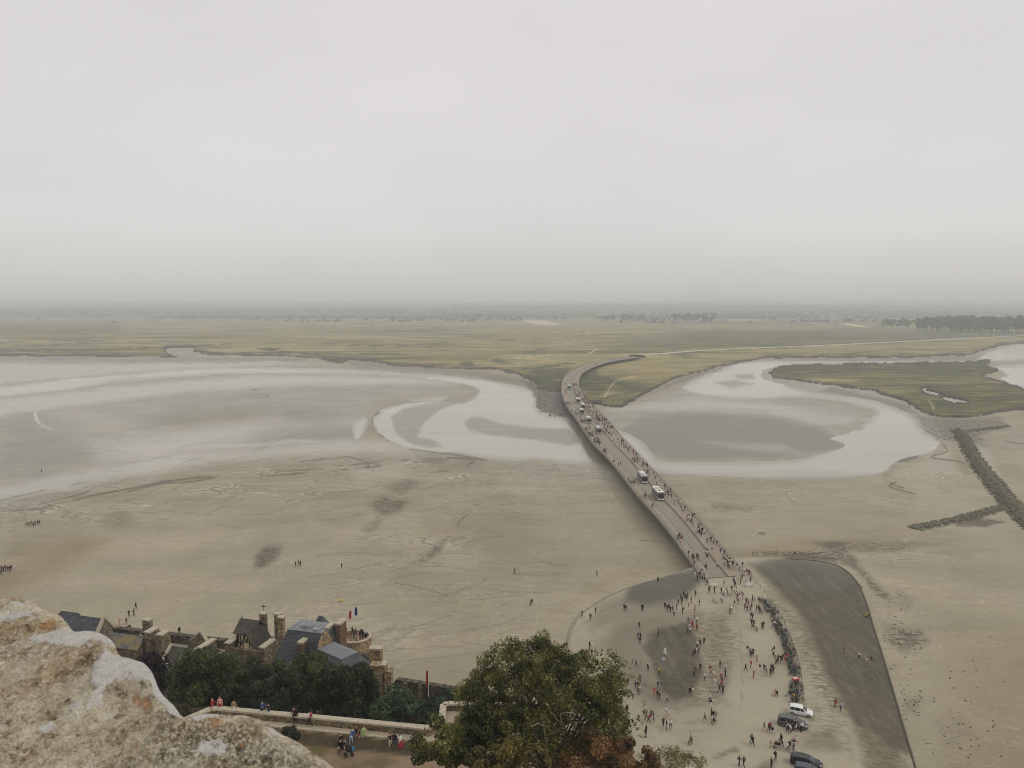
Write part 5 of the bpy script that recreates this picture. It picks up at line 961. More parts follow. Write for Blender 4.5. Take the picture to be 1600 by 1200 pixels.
def car(label, P, heading, length, width, height, body_m, hatch=True, rails=False):
    t = empty('parked_car', label, 'car', P, heading, 'cars parked on the forecourt'); L = length / 2; W = width / 2
    low = []
    for f, zb, zt, wf in ((-1, .42, .72, .80), (-.985, .30, .92, .90), (-.93, .22, .99, .96), (-.6, .20, .97, 1), (0, .19, .95, 1), (.35, .19, .94, 1), (.62, .20, .88, .985), (.85, .22, .76, .93), (.96, .28, .62, .84), (1, .40, .52, .72)):
        zt2 = zt * height / 1.48; w = W * wf; low.append((f * L, [(0, zb), (w * .9, zb), (w, zb + .16), (w, zt2 - .12), (w * .93, zt2), (0, zt2 + .015)]))
    fix(loft(low).build('body', body_m, t, smooth=True))
    zb = .90 * height / 1.48; st = ((-.97, zb, .86), (-.86 if hatch else -.7, height - .12, .80), (-.72, height - .03, .78), (-.3, height, .79), (.02, height - .02, .79), (.16, height - .12, .80), (.50, zb + .02, .88))
    cab = []
    for f, z, wf in st: cab.append((f * L, [(0, zb - .06), (W * .95, zb - .06), (W * .95, zb), (W * (wf if z > zb + .1 else .93), max(z - .06, zb + .001)), (W * (wf - .10 if z > zb + .1 else .9), max(z, zb + .002)), (0, max(z + .02, zb + .004))]))
    fix(loft(cab).build('cabin', body_m, t, smooth=False))
    def glass(name, pts, off): 
        v = [Vector(p) for p in pts]; nrm = (v[1] - v[0]).cross(v[-1] - v[0]).normalized(); c = Vector((-.2 * L, 0, height * .6)); nrm = -nrm if nrm.dot(v[0] - c) < 0 else nrm; MB().slab([p + nrm * off for p in v], .012).build(name, m_glass, t)
    w0, w1 = W * .90, W * .755
    glass('windscreen', [(.485 * L, -w0 * .93, zb + .05), (.485 * L, w0 * .93, zb + .05), (.185 * L, w1 * .93, height - .13), (.185 * L, -w1 * .93, height - .13)], .035)
    glass('rear_window', [(-.955 * L, -w0 * .85, zb + .1), (-.955 * L, w0 * .85, zb + .1), (-.885 * L, w1 * .92, height - .19), (-.885 * L, -w1 * .92, height - .19)], .035)
    for s in (1, -1):
        for x0, x1, t0, t1 in ((.36, .0, .16, .0), (-.03, -.45, -.03, -.45), (-.48, -.84, -.48, -.78)):
            glass('side_window', [(x0 * L, s * W * .955, zb + .03), (x1 * L, s * W * .955, zb + .03), (t1 * L, s * W * .815, height - .13), (t0 * L, s * W * .815, height - .13)], .012)
        for x in (.64, -.62):
            wl = MB(); wl.tube([(x * L, s * (W - .2), .31), (x * L, s * (W + .012), .31)], .31, 14); o = wl.build('wheel', m_tyre, t); MB().tube([(x * L, s * (W + .013), .31), (x * L, s * (W + .03), .31)], .19, 12).build('rim', m_rim, o)
        MB().box((.885 * L, s * W * .72, .66 * height / 1.48), (.26, .28, .14)).build('headlight', m_head, t, bevel=.03); MB().box((-.955 * L, s * W * .80, .80 * height / 1.48), (.14, .22, .2)).build('tail_light', m_tail, t, bevel=.02)
        MB().box((.30 * L, s * (W + .07), zb + .06), (.14, .2, .13)).build('wing_mirror', body_m, t, bevel=.03)
        if rails: MB().tube([(-.75 * L, s * W * .66, height - .02), (-.72 * L, s * W * .66, height + .05), (-.02 * L, s * W * .66, height + .05), (.02 * L, s * W * .66, height)], .022, 5).build('roof_rail', m_rim, t)
    MB().box((L * 1.0, 0, .38), (.05, W * 1.1, .12)).build('grille', m_black, t); MB().box((-L * 1.0, 0, .6), (.03, .5, .11)).build('number_plate', m_plate, t)
    return t
def heading_px(p, q): return math.atan2(q.y - p.y, q.x - p.x)
def place_car(label, a, b_, length, *r, **k):       # rear and front ground pixels
    p = hit_pave(*a); q = hit_pave(*b_); c = (p + q) / 2; return car(label, c, heading_px(p, q), length, *r, **k)
place_car('white hatchback at the end of the bicycle row', (1236, 1113), (1266, 1119), 4.0, 1.74, 1.5, paint('white_car_paint', srgb(222, 222, 220)))
place_car('dark car with dull silver roof beside the white hatchback', (1221, 1131), (1256, 1138), 4.8, 1.84, 1.62, paint('charcoal_car_paint', srgb(84, 86, 88)), rails=True)
place_car('black car parked at the lower edge of the forecourt', (1243, 1192), (1276, 1199), 4.6, 1.8, 1.5, paint('black_car_paint', srgb(34, 36, 40)), rails=True)
place_car('dark blue-grey car cut off by the lower edge', (1248, 1207), (1281, 1214), 4.4, 1.78, 1.48, paint('slate_car_paint', srgb(66, 72, 80)))
m_bus = paint('bus_silver_panel', srgb(126, 126, 122), .4); m_busw = paint('bus_white_roof', srgb(224, 222, 214), .5); m_bumper = plain('pale_bumper', srgb(206, 204, 196), .5); m_busg = paint('bus_grey_roof', srgb(176, 174, 168), .5)
def bus(label, s, f, flip, roof):
    P = deck(s, f, .06); d = deck_dir(s); hd = math.atan2(d.y, d.x) + (math.pi if flip else 0); t = empty('shuttle_bus', label, 'bus', P, hd, 'shuttle buses on the footbridge')
    L, W, Hh = 9.6, 2.5, 3.0
    b = MB(); pr = lambda k, z1: [(0, .35), (W / 2 * k, .35), (W / 2 * k, z1 - .25), (W / 2 * k * .93, z1 - .06), (0, z1)]
    fix(loft([(-L / 2, pr(.93, Hh - .15)), (-L / 2 + .25, pr(1, Hh)), (L / 2 - .35, pr(1, Hh)), (L / 2, pr(.92, Hh - .18))]).build('body', m_bus, t))
    MB().box((0, 0, Hh + .03), (L - .35, W * .93, .09)).build('roof', roof, t, bevel=.04)
    MB().box((-.6, 0, Hh + .2), (2.6, 1.5, .24)).build('roof_unit', m_busw if roof is not m_busw else m_busg, t, bevel=.06); MB().box((2.4, 0, Hh + .12), (.8, .8, .1)).build('roof_hatch', m_black if roof is m_busw else m_busg, t)
    for e in (1, -1):
        MB().box((e * (L / 2 + .012), 0, 1.75), (.05, W * .86, 1.35)).build('windscreen' if e > 0 else 'rear_window', m_glass, t); MB().box((e * (L / 2 + .03), 0, .55), (.12, W * .92, .3)).build('bumper', m_bumper, t, bevel=.04)
        MB().box((e * (L / 2 + .012), 0, 2.62), (.05, W * .6, .22)).build('destination_display', m_black, t)
        for s_ in (1, -1): MB().box((e * (L / 2 + .035), s_ * W * .37, .85), (.05, .28, .16)).build('headlight' if e > 0 else 'tail_light', m_head if e > 0 else m_tail, t)
        for k in range(6): MB().box((-L / 2 + 1.1 + k * 1.48, e * (W / 2 + .004), 1.9), (1.36, .04, .95)).build('side_window', m_glass, t)
        for x in (-L * .3, L * .3): o = MB().tube([(x, e * (W / 2 - .28), .46), (x, e * (W / 2 + .01), .46)], .46, 14).build('wheel', m_tyre, t); MB().tube([(x, e * (W / 2 + .012), .46), (x, e * (W / 2 + .03), .46)], .26, 10).build('rim', m_rim, o)
        MB().box((L / 2 - .05, e * (W / 2 + .18), 2.2), (.1, .22, .42)).build('wing_mirror', m_black, t)
    return t
def deck_s(px, py):                                  # metres along the deck for a deck pixel
    p = at(px, py, ZD); return float(sN[np.argmin(((LP + RP) / 2 - np.array(p))[:, 0] ** 2 + ((LP + RP) / 2 - np.array(p))[:, 1] ** 2)])
for lab, px, py, f, fl, rf in (('white roofed shuttle bus nearest on the bridge', 1020, 778, .50, True, m_busw), ('grey roofed shuttle bus close behind the nearest white one', 998, 752, .46, True, m_busg), ('third shuttle bus, alone before the crowded middle of the bridge', 929, 676, .40, True, m_busg), ('dark sided shuttle bus, middle of the queue past the bridge middle', 913, 660, .33, True, m_busg),
                              ('shuttle bus running toward the mainland beside the queue', 910, 638, .53, False, m_busw), ('shuttle bus right at the tail of the oncoming one, in the bridge bend', 905, 629, .53, False, m_busw), ('pale shuttle bus leading the left lane of the queue', 905, 647, .32, True, m_busg), ('small far shuttle bus alone in the bend of the bridge', 891, 608, .42, True, m_busg)):
    bus(lab, deck_s(px, py), f, fl, rf)
# ---------------------------------------------------------------- bicycles in the long row, fence
bk = {k: plain('bicycle_' + k, c, .4, .5, .2) for k, c in (('black', srgb(36, 36, 38)), ('dark green', srgb(44, 58, 52)), ('grey', srgb(104, 108, 110)), ('red', srgb(140, 44, 40)), ('blue', srgb(54, 70, 100)), ('white', srgb(196, 196, 190)))}
def ring(R, r, n=14, c=(0, 0, 0)):
    b = MB()
    for i in range(n):
        t = 2 * math.pi * i / n
        for k in range(4): a = math.pi / 2 * k; rr = R + r * math.cos(a); b.v.append((c[0] + rr * math.cos(t), c[1] + r * math.sin(a), c[2] + rr * math.sin(t)))
    for i in range(n):
        for k in range(4): b.f.append((i * 4 + k, i * 4 + (k + 1) % 4, ((i + 1) % n) * 4 + (k + 1) % 4, ((i + 1) % n) * 4 + k)); b.m.append(0)
    for k in range(4): a = math.pi * k / 4; b.beam((c[0] - R * math.cos(a), c[1], c[2] - R * math.sin(a)), (c[0] + R * math.cos(a), c[1], c[2] + R * math.sin(a)), .012, .012)
    return b
bk_wheel = ring(.33, .026).mesh('wheel', m_tyre)
fr_ = MB()
for p, q in (((-.52, .33), (-.08, .3)), ((-.08, .3), (-.2, .82)), ((-.08, .3), (.36, .78)), ((-.19, .76), (.34, .82)), ((-.52, .33), (-.18, .72)), ((.34, .86), (.5, .33))): fr_.tube([(p[0], 0, p[1]), (q[0], 0, q[1])], .026, 5)
bk_frame = {k: fr_.mesh('frame', m) for k, m in bk.items()}
bk_bar = MB().tube([(.33, -.28, .98), (.36, -.1, 1.02), (.36, .1, 1.02), (.33, .28, .98)], .02, 5).tube([(.345, 0, .86), (.36, 0, 1.02)], .02, 5).mesh('handlebar', m_black)
bk_sad = MB().box((-.22, 0, .9), (.26, .15, .07)).tube([(-.2, 0, .8), (-.21, 0, .88)], .018, 5).mesh('saddle', m_black, bevel=.02)
bk_bag = MB().box((-.5, .13, .58), (.3, .12, .3)).box((-.5, -.13, .58), (.3, .12, .3)).mesh('pannier', plain('dark_pannier', srgb(50, 54, 52), .8))
def bicycle(label, P, rz, col, bag, lean=0, group='bicycles parked along the forecourt fence'):
    t = empty('bicycle', label, 'bicycle', P, rz, group); t.rotation_euler = (lean, 0, rz)
    for x in (-.52, .5): link('wheel', bk_wheel, t, (x, 0, .355))
    link('frame', bk_frame[col], t); link('handlebar', bk_bar, t); link('saddle', bk_sad, t)
    if bag: link('pannier', bk_bag, t)
    return t
row_px = smooth_line([(1192, 938), (1207, 958), (1215, 975), (1222, 990), (1230, 1010), (1236, 1028), (1241, 1048), (1243, 1066), (1245, 1085), (1246, 1100)], 6)
bikes = []; cnt = {}
NBK = 74
rp2 = resample(row_px, NBK)
for i, (px, py) in enumerate(rp2):
    if 1058 < py < 1068 or (1092 < py < 1096): continue
    for j in (0, 1):
        if j and random.random() < .45: continue
        x = px + (j * 2 - 1) * random.uniform(1.5, 5); P = hit_pave(x, py + random.uniform(-1.5, 1.5))
        if P is None: continue
        col = random.choices(list(bk), (40, 16, 18, 6, 12, 8))[0]; zone_ = 'in the topmost quarter of the bicycle row' if py < 975 else 'in the second quarter of the bicycle row' if py < 1015 else 'in the third quarter of the bicycle row' if py < 1057 else 'in the lowest quarter of the bicycle row'
        bikes.append((P, random.gauss(math.radians(8), .45) + (math.pi if random.random() < .4 else 0), col, random.random() < .4, random.uniform(-.14, .14), zone_, i))
for c_ in bk:
    for z_ in sorted(set(q[5] for q in bikes)):
        for bg in (True, False):
            g = [q for q in bikes if q[2] == c_ and q[5] == z_ and q[3] == bg]
            for n_, q in enumerate(g):
                lab = f'{c_} bicycle {"with" if bg else "without"} panniers {z_}'
                if len(g) > 1: lab += f', {ORD[n_]} from top'
                bicycle(lab, q[0], q[1], q[2], q[3], q[4])
P = hit_pave(1243, 1066); t = empty('bicycle_trailer', 'red covered bicycle trailer among the parked bicycles', 'trailer', P, .1)
MB().add([(-.6, -.45, .3), (.6, -.45, .3), (.6, .45, .3), (-.6, .45, .3), (-.5, -.4, .7), (.55, -.4, .95), (.55, .4, .95), (-.5, .4, .7)], [(3, 2, 1, 0), (4, 5, 6, 7), (0, 1, 5, 4), (1, 2, 6, 5), (2, 3, 7, 6), (3, 0, 4, 7)]).build('cover', plain('trailer_red', srgb(166, 52, 44), .7), t, bevel=.06)
MB().add([(-.45, -.36, .72), (.3, -.36, .9), (.3, .36, .9), (-.45, .36, .72), (-.45, -.36, .74), (.3, -.36, .925), (.3, .36, .925), (-.45, .36, .74)], [(3, 2, 1, 0), (4, 5, 6, 7), (0, 1, 5, 4), (1, 2, 6, 5), (2, 3, 7, 6), (3, 0, 4, 7)]).build('roof_panel', plain('trailer_pale_panel', srgb(214, 170, 158), .7), t)
for s in (-.5, .5): link('wheel', bk_wheel, t, (0, s, .35))
MB().tube([(-.6, 0, .4), (-1.2, 0, .5)], .025, 5).build('tow_bar', m_dsteel, t)
fpx = resample(smooth_line([(1168, 898), (1182, 913), (1200, 935), (1216, 958), (1227, 980), (1236, 1002), (1244, 1025), (1250, 1050), (1254, 1080), (1255, 1103)], 6), 48)
FP = [hit_pave(*p) for p in fpx]; ft = empty('rope_fence', 'thin post and rope fence along the outer side of the bicycle row', 'fence', FP[0])
po = MB().tube([(0, 0, -.1), (0, 0, 1.0)], .045, 6).mesh('post', m_dsteel)
for i, p in enumerate(FP):
    if i % 2 == 0: link('post', po, ft, p - FP[0])
for z in (.95, .55):
    b = MB()
    for i in range(0, 46, 2): p, q = FP[i] - FP[0] + Vector((0, 0, z)), FP[i + 2] - FP[0] + Vector((0, 0, z)); m_ = (p + q) / 2 - Vector((0, 0, .05)); b.tube([p, m_, q], .022, 4)
    b.build('rope', m_dsteel, ft)
# white notice barriers at the bridge end
def barrier(label, px, py, w):
    P = hit_pave(px, py); t = empty('barrier', label, 'barrier', P, -.03, 'white barriers at the bridge end'); MB().box((0, 0, .65), (w, .08, .75)).build('panel', m_white, t)
    for s in (-1, 1): MB().box((s * w * .42, 0, .15), (.08, .5, .3)).build('foot', m_dsteel, t)
barrier('long white barrier panel on the left of the bridge mouth', 1115, 917, 1.75); barrier('long white barrier panel on the right of the bridge mouth', 1170, 916.5, 1.85)
# near-white bicycle at the bridge mouth and pram on the terrace
for lab, px, py, rz in (('white bicycle wheeled across the mouth of the bridge', 1116, 942, 1.9), ('white bicycle upright before the walkers near the fence top', 1209, 981, .6), ('pale blue-white bicycle among the busy group at the bridge mouth', 1139, 932, .5)): bicycle(lab, hit_pave(px, py), rz, 'white', False, .05, 'bicycles among the walkers')
bicycle('dark bicycle of the yellow rider by the white hatchback', hit_pave(1241, 1098), .15, 'black', False, 0, 'bicycles among the walkers')
P = at(545, 1181, 29.72); t = empty('pram', 'dark hooded pram with bright blue bag standing on the garden terrace', 'pram', P, .4)
MB().lathe([(.01, .5), (.25, .5), (.34, .72), (.3, .95), (.12, 1.08), (.01, 1.1)], 12).build('hood', plain('pram_black', srgb(26, 28, 34), .8), t)
for x in (-.3, .3):
    for y in (-.22, .22): MB().tube([(x, y - .02, .14), (x, y + .02, .14)], .14, 10).build('wheel', m_tyre, t); 
MB().tube([(-.3, 0, .15), (.2, 0, .6), (.55, 0, 1.05)], .03, 5).tube([(.3, 0, .15), (-.1, 0, .6)], .03, 5).build('frame', m_dsteel, t); MB().box((.38, 0, .62), (.22, .36, .36)).build('bag', plain('bright_blue_bag', srgb(40, 130, 176), .7), t, bevel=.05)
# ---------------------------------------------------------------- people: continuous skinned bodies in a set of poses
def rgbm(n, r, g, b, rough=.85): return plain('cloth_' + n, srgb(r, g, b), rough, .2, var=.12, scale=5)
CLO = {'b': ('black', rgbm('black', 30, 30, 33)), 'n': ('navy', rgbm('navy', 42, 48, 66)), 'w': ('white', rgbm('white', 214, 212, 206)), 'r': ('red', rgbm('red', 150, 56, 58)), 'o': ('orange-red', rgbm('orange_red', 184, 90, 70)), 'y': ('yellow', rgbm('yellow', 204, 176, 62)),
       'g': ('grey', rgbm('grey', 112, 112, 112)), 't': ('tan', rgbm('tan', 160, 136, 108)), 'k': ('pink', rgbm('pink', 204, 148, 146)), 'e': ('teal', rgbm('teal', 66, 108, 108)), 'l': ('light blue', rgbm('light_blue', 150, 174, 190)), 'm': ('maroon', rgbm('maroon', 92, 38, 46)),
       'v': ('olive', rgbm('olive', 88, 88, 62)), 'd': ('dark brown', rgbm('dark_brown', 70, 56, 46)), 'u': ('blue', rgbm('blue', 52, 78, 128)), 'a': ('lime green', rgbm('lime', 150, 176, 110)), 'j': ('denim', rgbm('denim', 70, 84, 108)), 'c': ('cream', rgbm('cream', 196, 184, 158))}
SKIN = [plain('skin_%s' % k, srgb(*c), .6, .3, var=.06) for k, c in (('light', (196, 152, 128)), ('tan', (164, 118, 92)), ('brown', (116, 80, 60)))]
HAIR = [plain('hair_%s' % k, srgb(*c), .7, .3) for k, c in (('black', (28, 24, 22)), ('brown', (66, 46, 34)), ('fair', (146, 116, 78)), ('grey', (150, 146, 140)))]
m_shoe = plain('dark_shoe', srgb(44, 42, 42), .7); m_sole = plain('white_shoe', srgb(190, 188, 184), .7)
def person_mesh(name, stride=0, arms=(0, 0), bend=0, sit=False, elbow=(.15, .15), shorts=False, skirt=False, hair_long=False, splay=.10):
    hp = .52 if sit else .95
    V, E_, R, Mi = [], [], [], []
    def add(p, r, m, par=None):
        V.append(Vector(p)); R.append(r if isinstance(r, tuple) else (r, r)); Mi.append(m)
        if par is not None: E_.append((par, len(V) - 1))
        return len(V) - 1
    up = Vector((0, math.sin(bend), math.cos(bend))); H0 = Vector((0, 0, hp))
    pel = add(H0, (.165, .12), 3); wa = add(H0 + up * .17, (.15, .105), 2, pel); ch = add(H0 + up * .36, (.175, .12), 2, wa); sh = add(H0 + up * .47, (.13, .09), 2, ch); nk = add(H0 + up * .54, .052, 0, sh)
    hd = up * .6 + Vector((0, .35 * math.sin(bend) * .1, 0)); h1 = add(H0 + hd * 1.0 + Vector((0, .01, 0)), (.075, .085), 0, nk); h2 = add(H0 + up * .70 + Vector((0, .0, 0)), (.095, .10), 1, h1); add(H0 + up * .77, (.06, .065), 1, h2)
    if hair_long: add(H0 + up * .56 + Vector((0, -.10, 0)), (.085, .05), 1, h2)
    for s, a, el in ((1, arms[0], elbow[0]), (-1, arms[1], elbow[1])):
        S = H0 + up * .45 + Vector((s * .19, 0, 0)); d = Vector((s * .14, math.sin(a), -math.cos(a))).normalized(); Eb = S + d * .29; a2 = a + el; d2 = Vector((s * .06, math.sin(a2), -math.cos(a2))).normalized(); Wr = Eb + d2 * .25
        i = add(S, .066, 2, sh); j = add(Eb, .047, 2, i); k = add(Wr, .034, 0, j); add(Wr + d2 * .10, (.042, .022), 0, k)
    for s, q in ((1, stride), (-1, -stride)):
        T = H0 + Vector((s * .09, 0, -.06))
        if sit: Kn = T + Vector((s * .07, .42, .0)); An = Kn + Vector((0, .02, -.40))
        else:
            d = Vector((s * splay * .6, math.sin(q), -math.cos(q))).normalized(); Kn = T + d * .41; q2 = q - (.25 if q < 0 else .0) - abs(stride) * .12; d2 = Vector((0, math.sin(q2), -math.cos(q2))).normalized(); An = Kn + d2 * .41
        i = add(T, .095, 3, pel); j = add(Kn, .062, 3, i); k = add(An, .043, 0 if shorts else 3, j); f = add(An + Vector((0, .03, -.05)), (.045, .04), 4, k); add(An + Vector((s * .02, .17, -.06)), (.045, .028), 4, f)
    me = bpy.data.meshes.new(name + '_rig'); me.from_pydata([tuple(v) for v in V], E_, []); o = bpy.data.objects.new(name + '_rig', me); COL.objects.link(o)
    sk = o.modifiers.new('skin', 'SKIN'); sk.use_smooth_shade = True
    for i, sv in enumerate(me.skin_vertices[0].data): sv.radius = R[i]; sv.use_root = (i == 0)
    ss = o.modifiers.new('smooth', 'SUBSURF'); ss.levels = 1; ss.render_levels = 1
    dg = bpy.context.evaluated_depsgraph_get(); ev = o.evaluated_get(dg); m2 = bpy.data.meshes.new_from_object(ev, depsgraph=dg); m2.name = name
    bpy.data.objects.remove(o); bpy.data.meshes.remove(me)
    P = np.zeros(len(m2.vertices) * 3); m2.vertices.foreach_get('co', P); P = P.reshape(-1, 3); S = np.array([tuple(v) for v in V])
    A_, B_, Mb = [], [], []
    for a, b_ in E_: A_.append(S[a]); B_.append(S[b_]); Mb.append((Mi[a], Mi[b_]))
    A_ = np.array(A_); B_ = np.array(B_); Ce = np.array([P[list(p.vertices)].mean(0) for p in m2.polygons]); D = B_ - A_
    t = np.clip(((Ce[:, None] - A_) * D).sum(-1) / (D * D).sum(-1), 0, 1); dd = np.linalg.norm(Ce[:, None] - A_ - t[..., None] * D, axis=-1); k = dd.argmin(1); tt = t[np.arange(len(k)), k]
    idx = np.array([Mb[e][0] if u < .5 else Mb[e][1] for e, u in zip(k, tt)])
    hz2 = Ce @ np.array(up[:]); fy = Ce[:, 1] - (H0.y + hz2 * 0)
    face = (idx == 1) & (Ce[:, 1] > .035 + Ce[:, 2] * 0 + (math.sin(bend) * .7)) & (((Ce - np.array(H0[:])) @ np.array(up[:])) < .74); idx[face] = 0
    zmin = P[:, 2].min(); P[:, 2] -= zmin
    if skirt:
        m_ = (idx == 3); 
    m2.vertices.foreach_set('co', P.ravel()); m2.materials.clear()
    for mm in (SKIN[0], HAIR[0], CLO['b'][1], CLO['b'][1], m_shoe): m2.materials.append(mm)
    m2.polygons.foreach_set('material_index', idx.astype(np.int32)); m2.update(); return m2
POSE = {'stand': person_mesh('body', 0, (.05, .0)), 'relax': person_mesh('body', .06, (.1, .9), elbow=(.1, 1.2)), 'walk': person_mesh('body', .32, (-.32, .32)), 'stroll': person_mesh('body', .28, (.3, -.25), splay=.12), 'step': person_mesh('body', -.36, (.35, -.35)),
        'phone': person_mesh('body', .04, (.7, .6), elbow=(1.3, 1.3)), 'photo': person_mesh('body', 0, (1.2, 1.2), elbow=(.9, .9)), 'stoop': person_mesh('body', .1, (.9, .7), bend=.75), 'sit': person_mesh('body', 0, (.5, .5), sit=True, elbow=(.5, .5)), 'ride': person_mesh('body', .5, (.9, .9), bend=.45, elbow=(.2, .2)),
        'standS': person_mesh('body', .05, (.05, .1), shorts=True), 'walkS': person_mesh('body', .30, (-.3, .3), shorts=True), 'strollS': person_mesh('body', -.25, (.3, -.25), shorts=True, hair_long=True), 'relaxS': person_mesh('body', .08, (.5, .1), elbow=(1.2, .1), shorts=True), 'walkL': person_mesh('body', .36, (-.3, .35), hair_long=True), 'standL': person_mesh('body', .05, (.1, .5), elbow=(.1, 1.0), hair_long=True)}
pack_me = MB().box((0, -.2, 1.27), (.30, .18, .42)).mesh('backpack', CLO['g'][1], bevel=.06)
sk_b = MB(); sk_b.lathe([(.17, 1.0), (.19, .9), (.24, .6), (.29, .35), (.28, .34)], 12); skirt_me = sk_b.mesh('skirt', CLO['w'][1], smooth=True)
hat_me = MB().lathe([(.001, 1.78), (.09, 1.77), (.11, 1.70), (.19, 1.68), (.19, 1.665), (.1, 1.665)], 12).mesh('hat', CLO['c'][1])
def slotmat(o, i, m): o.material_slots[i].link = 'OBJECT'; o.material_slots[i].material = m
PEOPLE = []                                        # dicts, labelled and built at the end
def person(P, top, bot, place, pose=None, rz=None, pack=None, hat=False, skirt=False, scale=None, note=None, lm=None):
    if P is None: return
    PEOPLE.append(dict(P=Vector(P), top=top, bot=bot, place=place, pose=pose, rz=rz, pack=pack, hat=hat, skirt=skirt, scale=scale, note=note, lm=lm))
def crowd(s, u0, v0, k, hit, place, lm=None):      # "u,v,top,bottom[,pose]" in crop pixels
    for it in s.split(';'):
        it = it.strip()
        if not it: continue
        a = it.split(','); u, v = float(a[0]), float(a[1]); px, py = u0 + u / k, v0 + v / k; op = a[4] if len(a) > 4 else ''
        person(hit(px, py), a[2], a[3], place, pose={'s': 'sit', 'b': 'stoop', 'r': 'ride', 'p': 'photo', 'f': 'phone', 't': 'stand'}.get(op[:1]), skirt='k' in op, hat='h' in op, pack=True if 'P' in op else None, scale=.66 if 'c' in op else None, lm=lm)
BRE = 'from bridge'
crowd('512,45,b,b;37,258,g,b;90,278,n,b;122,233,n,b;302,218,b,b;312,223,b,b;410,220,b,d;420,217,d,b', 900, 900, 4, hit_pave, "on forecourt's left curve", BRE)
crowd('556,208,b,b;570,222,b,n;582,216,n,b;591,230,b,b;604,224,w,b;612,250,w,b;628,216,b,g;638,182,b,b;655,152,b,b;662,168,n,b;672,132,b,b;681,150,b,b;690,156,b,d;697,142,n,b;658,182,b,b', 900, 900, 4, hit_pave, "on slate-grey paving", BRE)
crowd('720,172,b,b;702,192,r,b,c;746,132,b,b;771,187,b,b;743,218,r,b;666,237,n,b', 900, 900, 4, hit_pave, "below the left barrier", BRE)
crowd('745,15,w,w;758,30,b,b;775,12,b,g;790,34,v,b;803,42,b,b;812,62,b,b;822,58,b,b;800,20,n,t;832,107,b,b;865,108,b,b;925,64,d,b;990,62,b,b;996,72,b,b;984,38,g,b;1012,30,w,t;1028,55,b,b;1050,52,w,k;1062,40,w,b;1036,28,b,g', 900, 900, 4, hit_pave, "by the white barriers", BRE)
crowd('800,135,b,b;828,172,w,w,s;850,200,r,b,s;870,215,m,r,s;886,240,b,b;906,268,r,d;900,320,m,b', 1060, 870, 8, hit_pave, 'by the right railing end', BRE)
crowd('908,112,b,b;906,162,w,t;917,170,w,b;922,140,g,b;946,115,w,e;962,132,w,a;984,112,w,e;972,98,b,b;1003,118,w,b;1028,158,w,k;1036,122,w,b;1012,178,b,j;1008,150,r,b;990,192,b,t;1042,142,w,n;1022,130,k,b;866,158,w,w', 900, 900, 4, hit_pave, "below the bridge mouth", BRE)
crowd('1102,162,g,b;1145,178,d,t;1115,160,k,b,c;1055,212,r,b;1070,226,b,b;1076,192,r,d;1090,226,b,n;1098,202,t,b;1064,180,d,b;1128,220,b,b;1142,226,b,n;1150,236,b,b;1160,236,w,g;1172,226,k,g;962,242,b,b;975,228,w,g,b', 900, 900, 4, hit_pave, "above the bicycle row", BRE)
crowd('1092,272,b,b;1103,276,d,b;1095,312,b,n;1110,320,b,b;1106,330,d,b;1125,342,w,t;1132,352,t,b,c;1162,332,b,b,b;1172,332,b,g;1235,326,w,b,r', 900, 900, 4, hit_pave, "beside the upper bicycles", BRE)
crowd('702,302,g,g;740,272,k,g;755,300,w,d;733,335,o,o;726,318,o,b;755,342,r,b;695,368,b,b;712,362,w,b;708,342,w,n', 900, 900, 4, hit_pave, "atop the damp patch", BRE)
crowd('395,332,d,b;388,398,b,b;400,430,b,g;402,395,v,b;513,388,b,b;516,352,g,b,c', 900, 900, 4, hit_pave, "left of damp patch", BRE)
crowd('757,452,w,b;775,442,b,b;800,427,b,b;780,415,w,b,c;733,512,b,b;752,492,w,g;766,488,g,b;742,500,b,b', 900, 900, 4, hit_pave, "right of damp patch", BRE)
crowd('85,457,b,b;98,457,w,t;10,522,b,b;30,508,b,b;42,505,b,n;66,508,b,b;80,502,g,b;97,504,b,b;54,515,b,d', 900, 900, 4, hit_pave, "behind great tree top", BRE)
crowd('230,575,w,w;248,570,b,w;240,612,b,t;270,692,d,b;278,655,t,b;326,678,w,b;399,672,b,j;373,712,n,j;386,738,b,b;396,745,w,g', 900, 900, 4, hit_pave, "at great tree's right", BRE)
crowd('352,552,r,b,c;375,570,v,b;402,562,t,t,c;450,594,w,b,P', 900, 900, 4, hit_pave, "lower left of damp patch", BRE)
crowd('555,494,w,w,k;545,556,w,l;520,622,y,d;510,700,w,j;535,708,e,t;490,748,o,o;507,768,n,b;520,776,b,b;570,796,k,b', 900, 900, 4, hit_pave, "on the damp patch", BRE)
crowd('739,642,d,d;776,597,b,d;742,618,b,b;838,604,r,k;845,625,k,r;803,656,w,d,t;858,638,w,k;868,692,w,w;862,668,w,b,c;907,645,k,b;933,628,b,b,p;912,672,t,b;895,728,d,b;918,738,b,n;908,705,r,b;900,578,b,g,f', 900, 900, 4, hit_pave, "on the weedy strip", BRE)
crowd('712,752,b,b;730,748,w,t;840,824,b,w;838,790,w,b;805,908,v,b;845,884,b,b;850,928,w,b;862,926,w,b;873,906,g,b;858,900,b,t', 900, 900, 4, hit_pave, "below the weedy strip", BRE)
crowd('425,890,e,t;440,905,v,b;455,918,t,b;470,894,v,b;485,910,n,b;562,872,w,k;578,890,w,k;545,944,b,b;565,962,b,g;590,958,w,b;438,994,b,b;318,865,b,b;332,950,b,b', 900, 900, 4, hit_pave, "by the sparse branches", BRE)
crowd('714,1045,t,b;723,1052,g,d,s;1105,1062,b,b;1098,1050,b,b;1020,1190,b,b;1048,1194,d,b;1247,1160,d,d;1220,1204,d,b', 900, 900, 4, hit_pave, "at the lower edge", BRE)
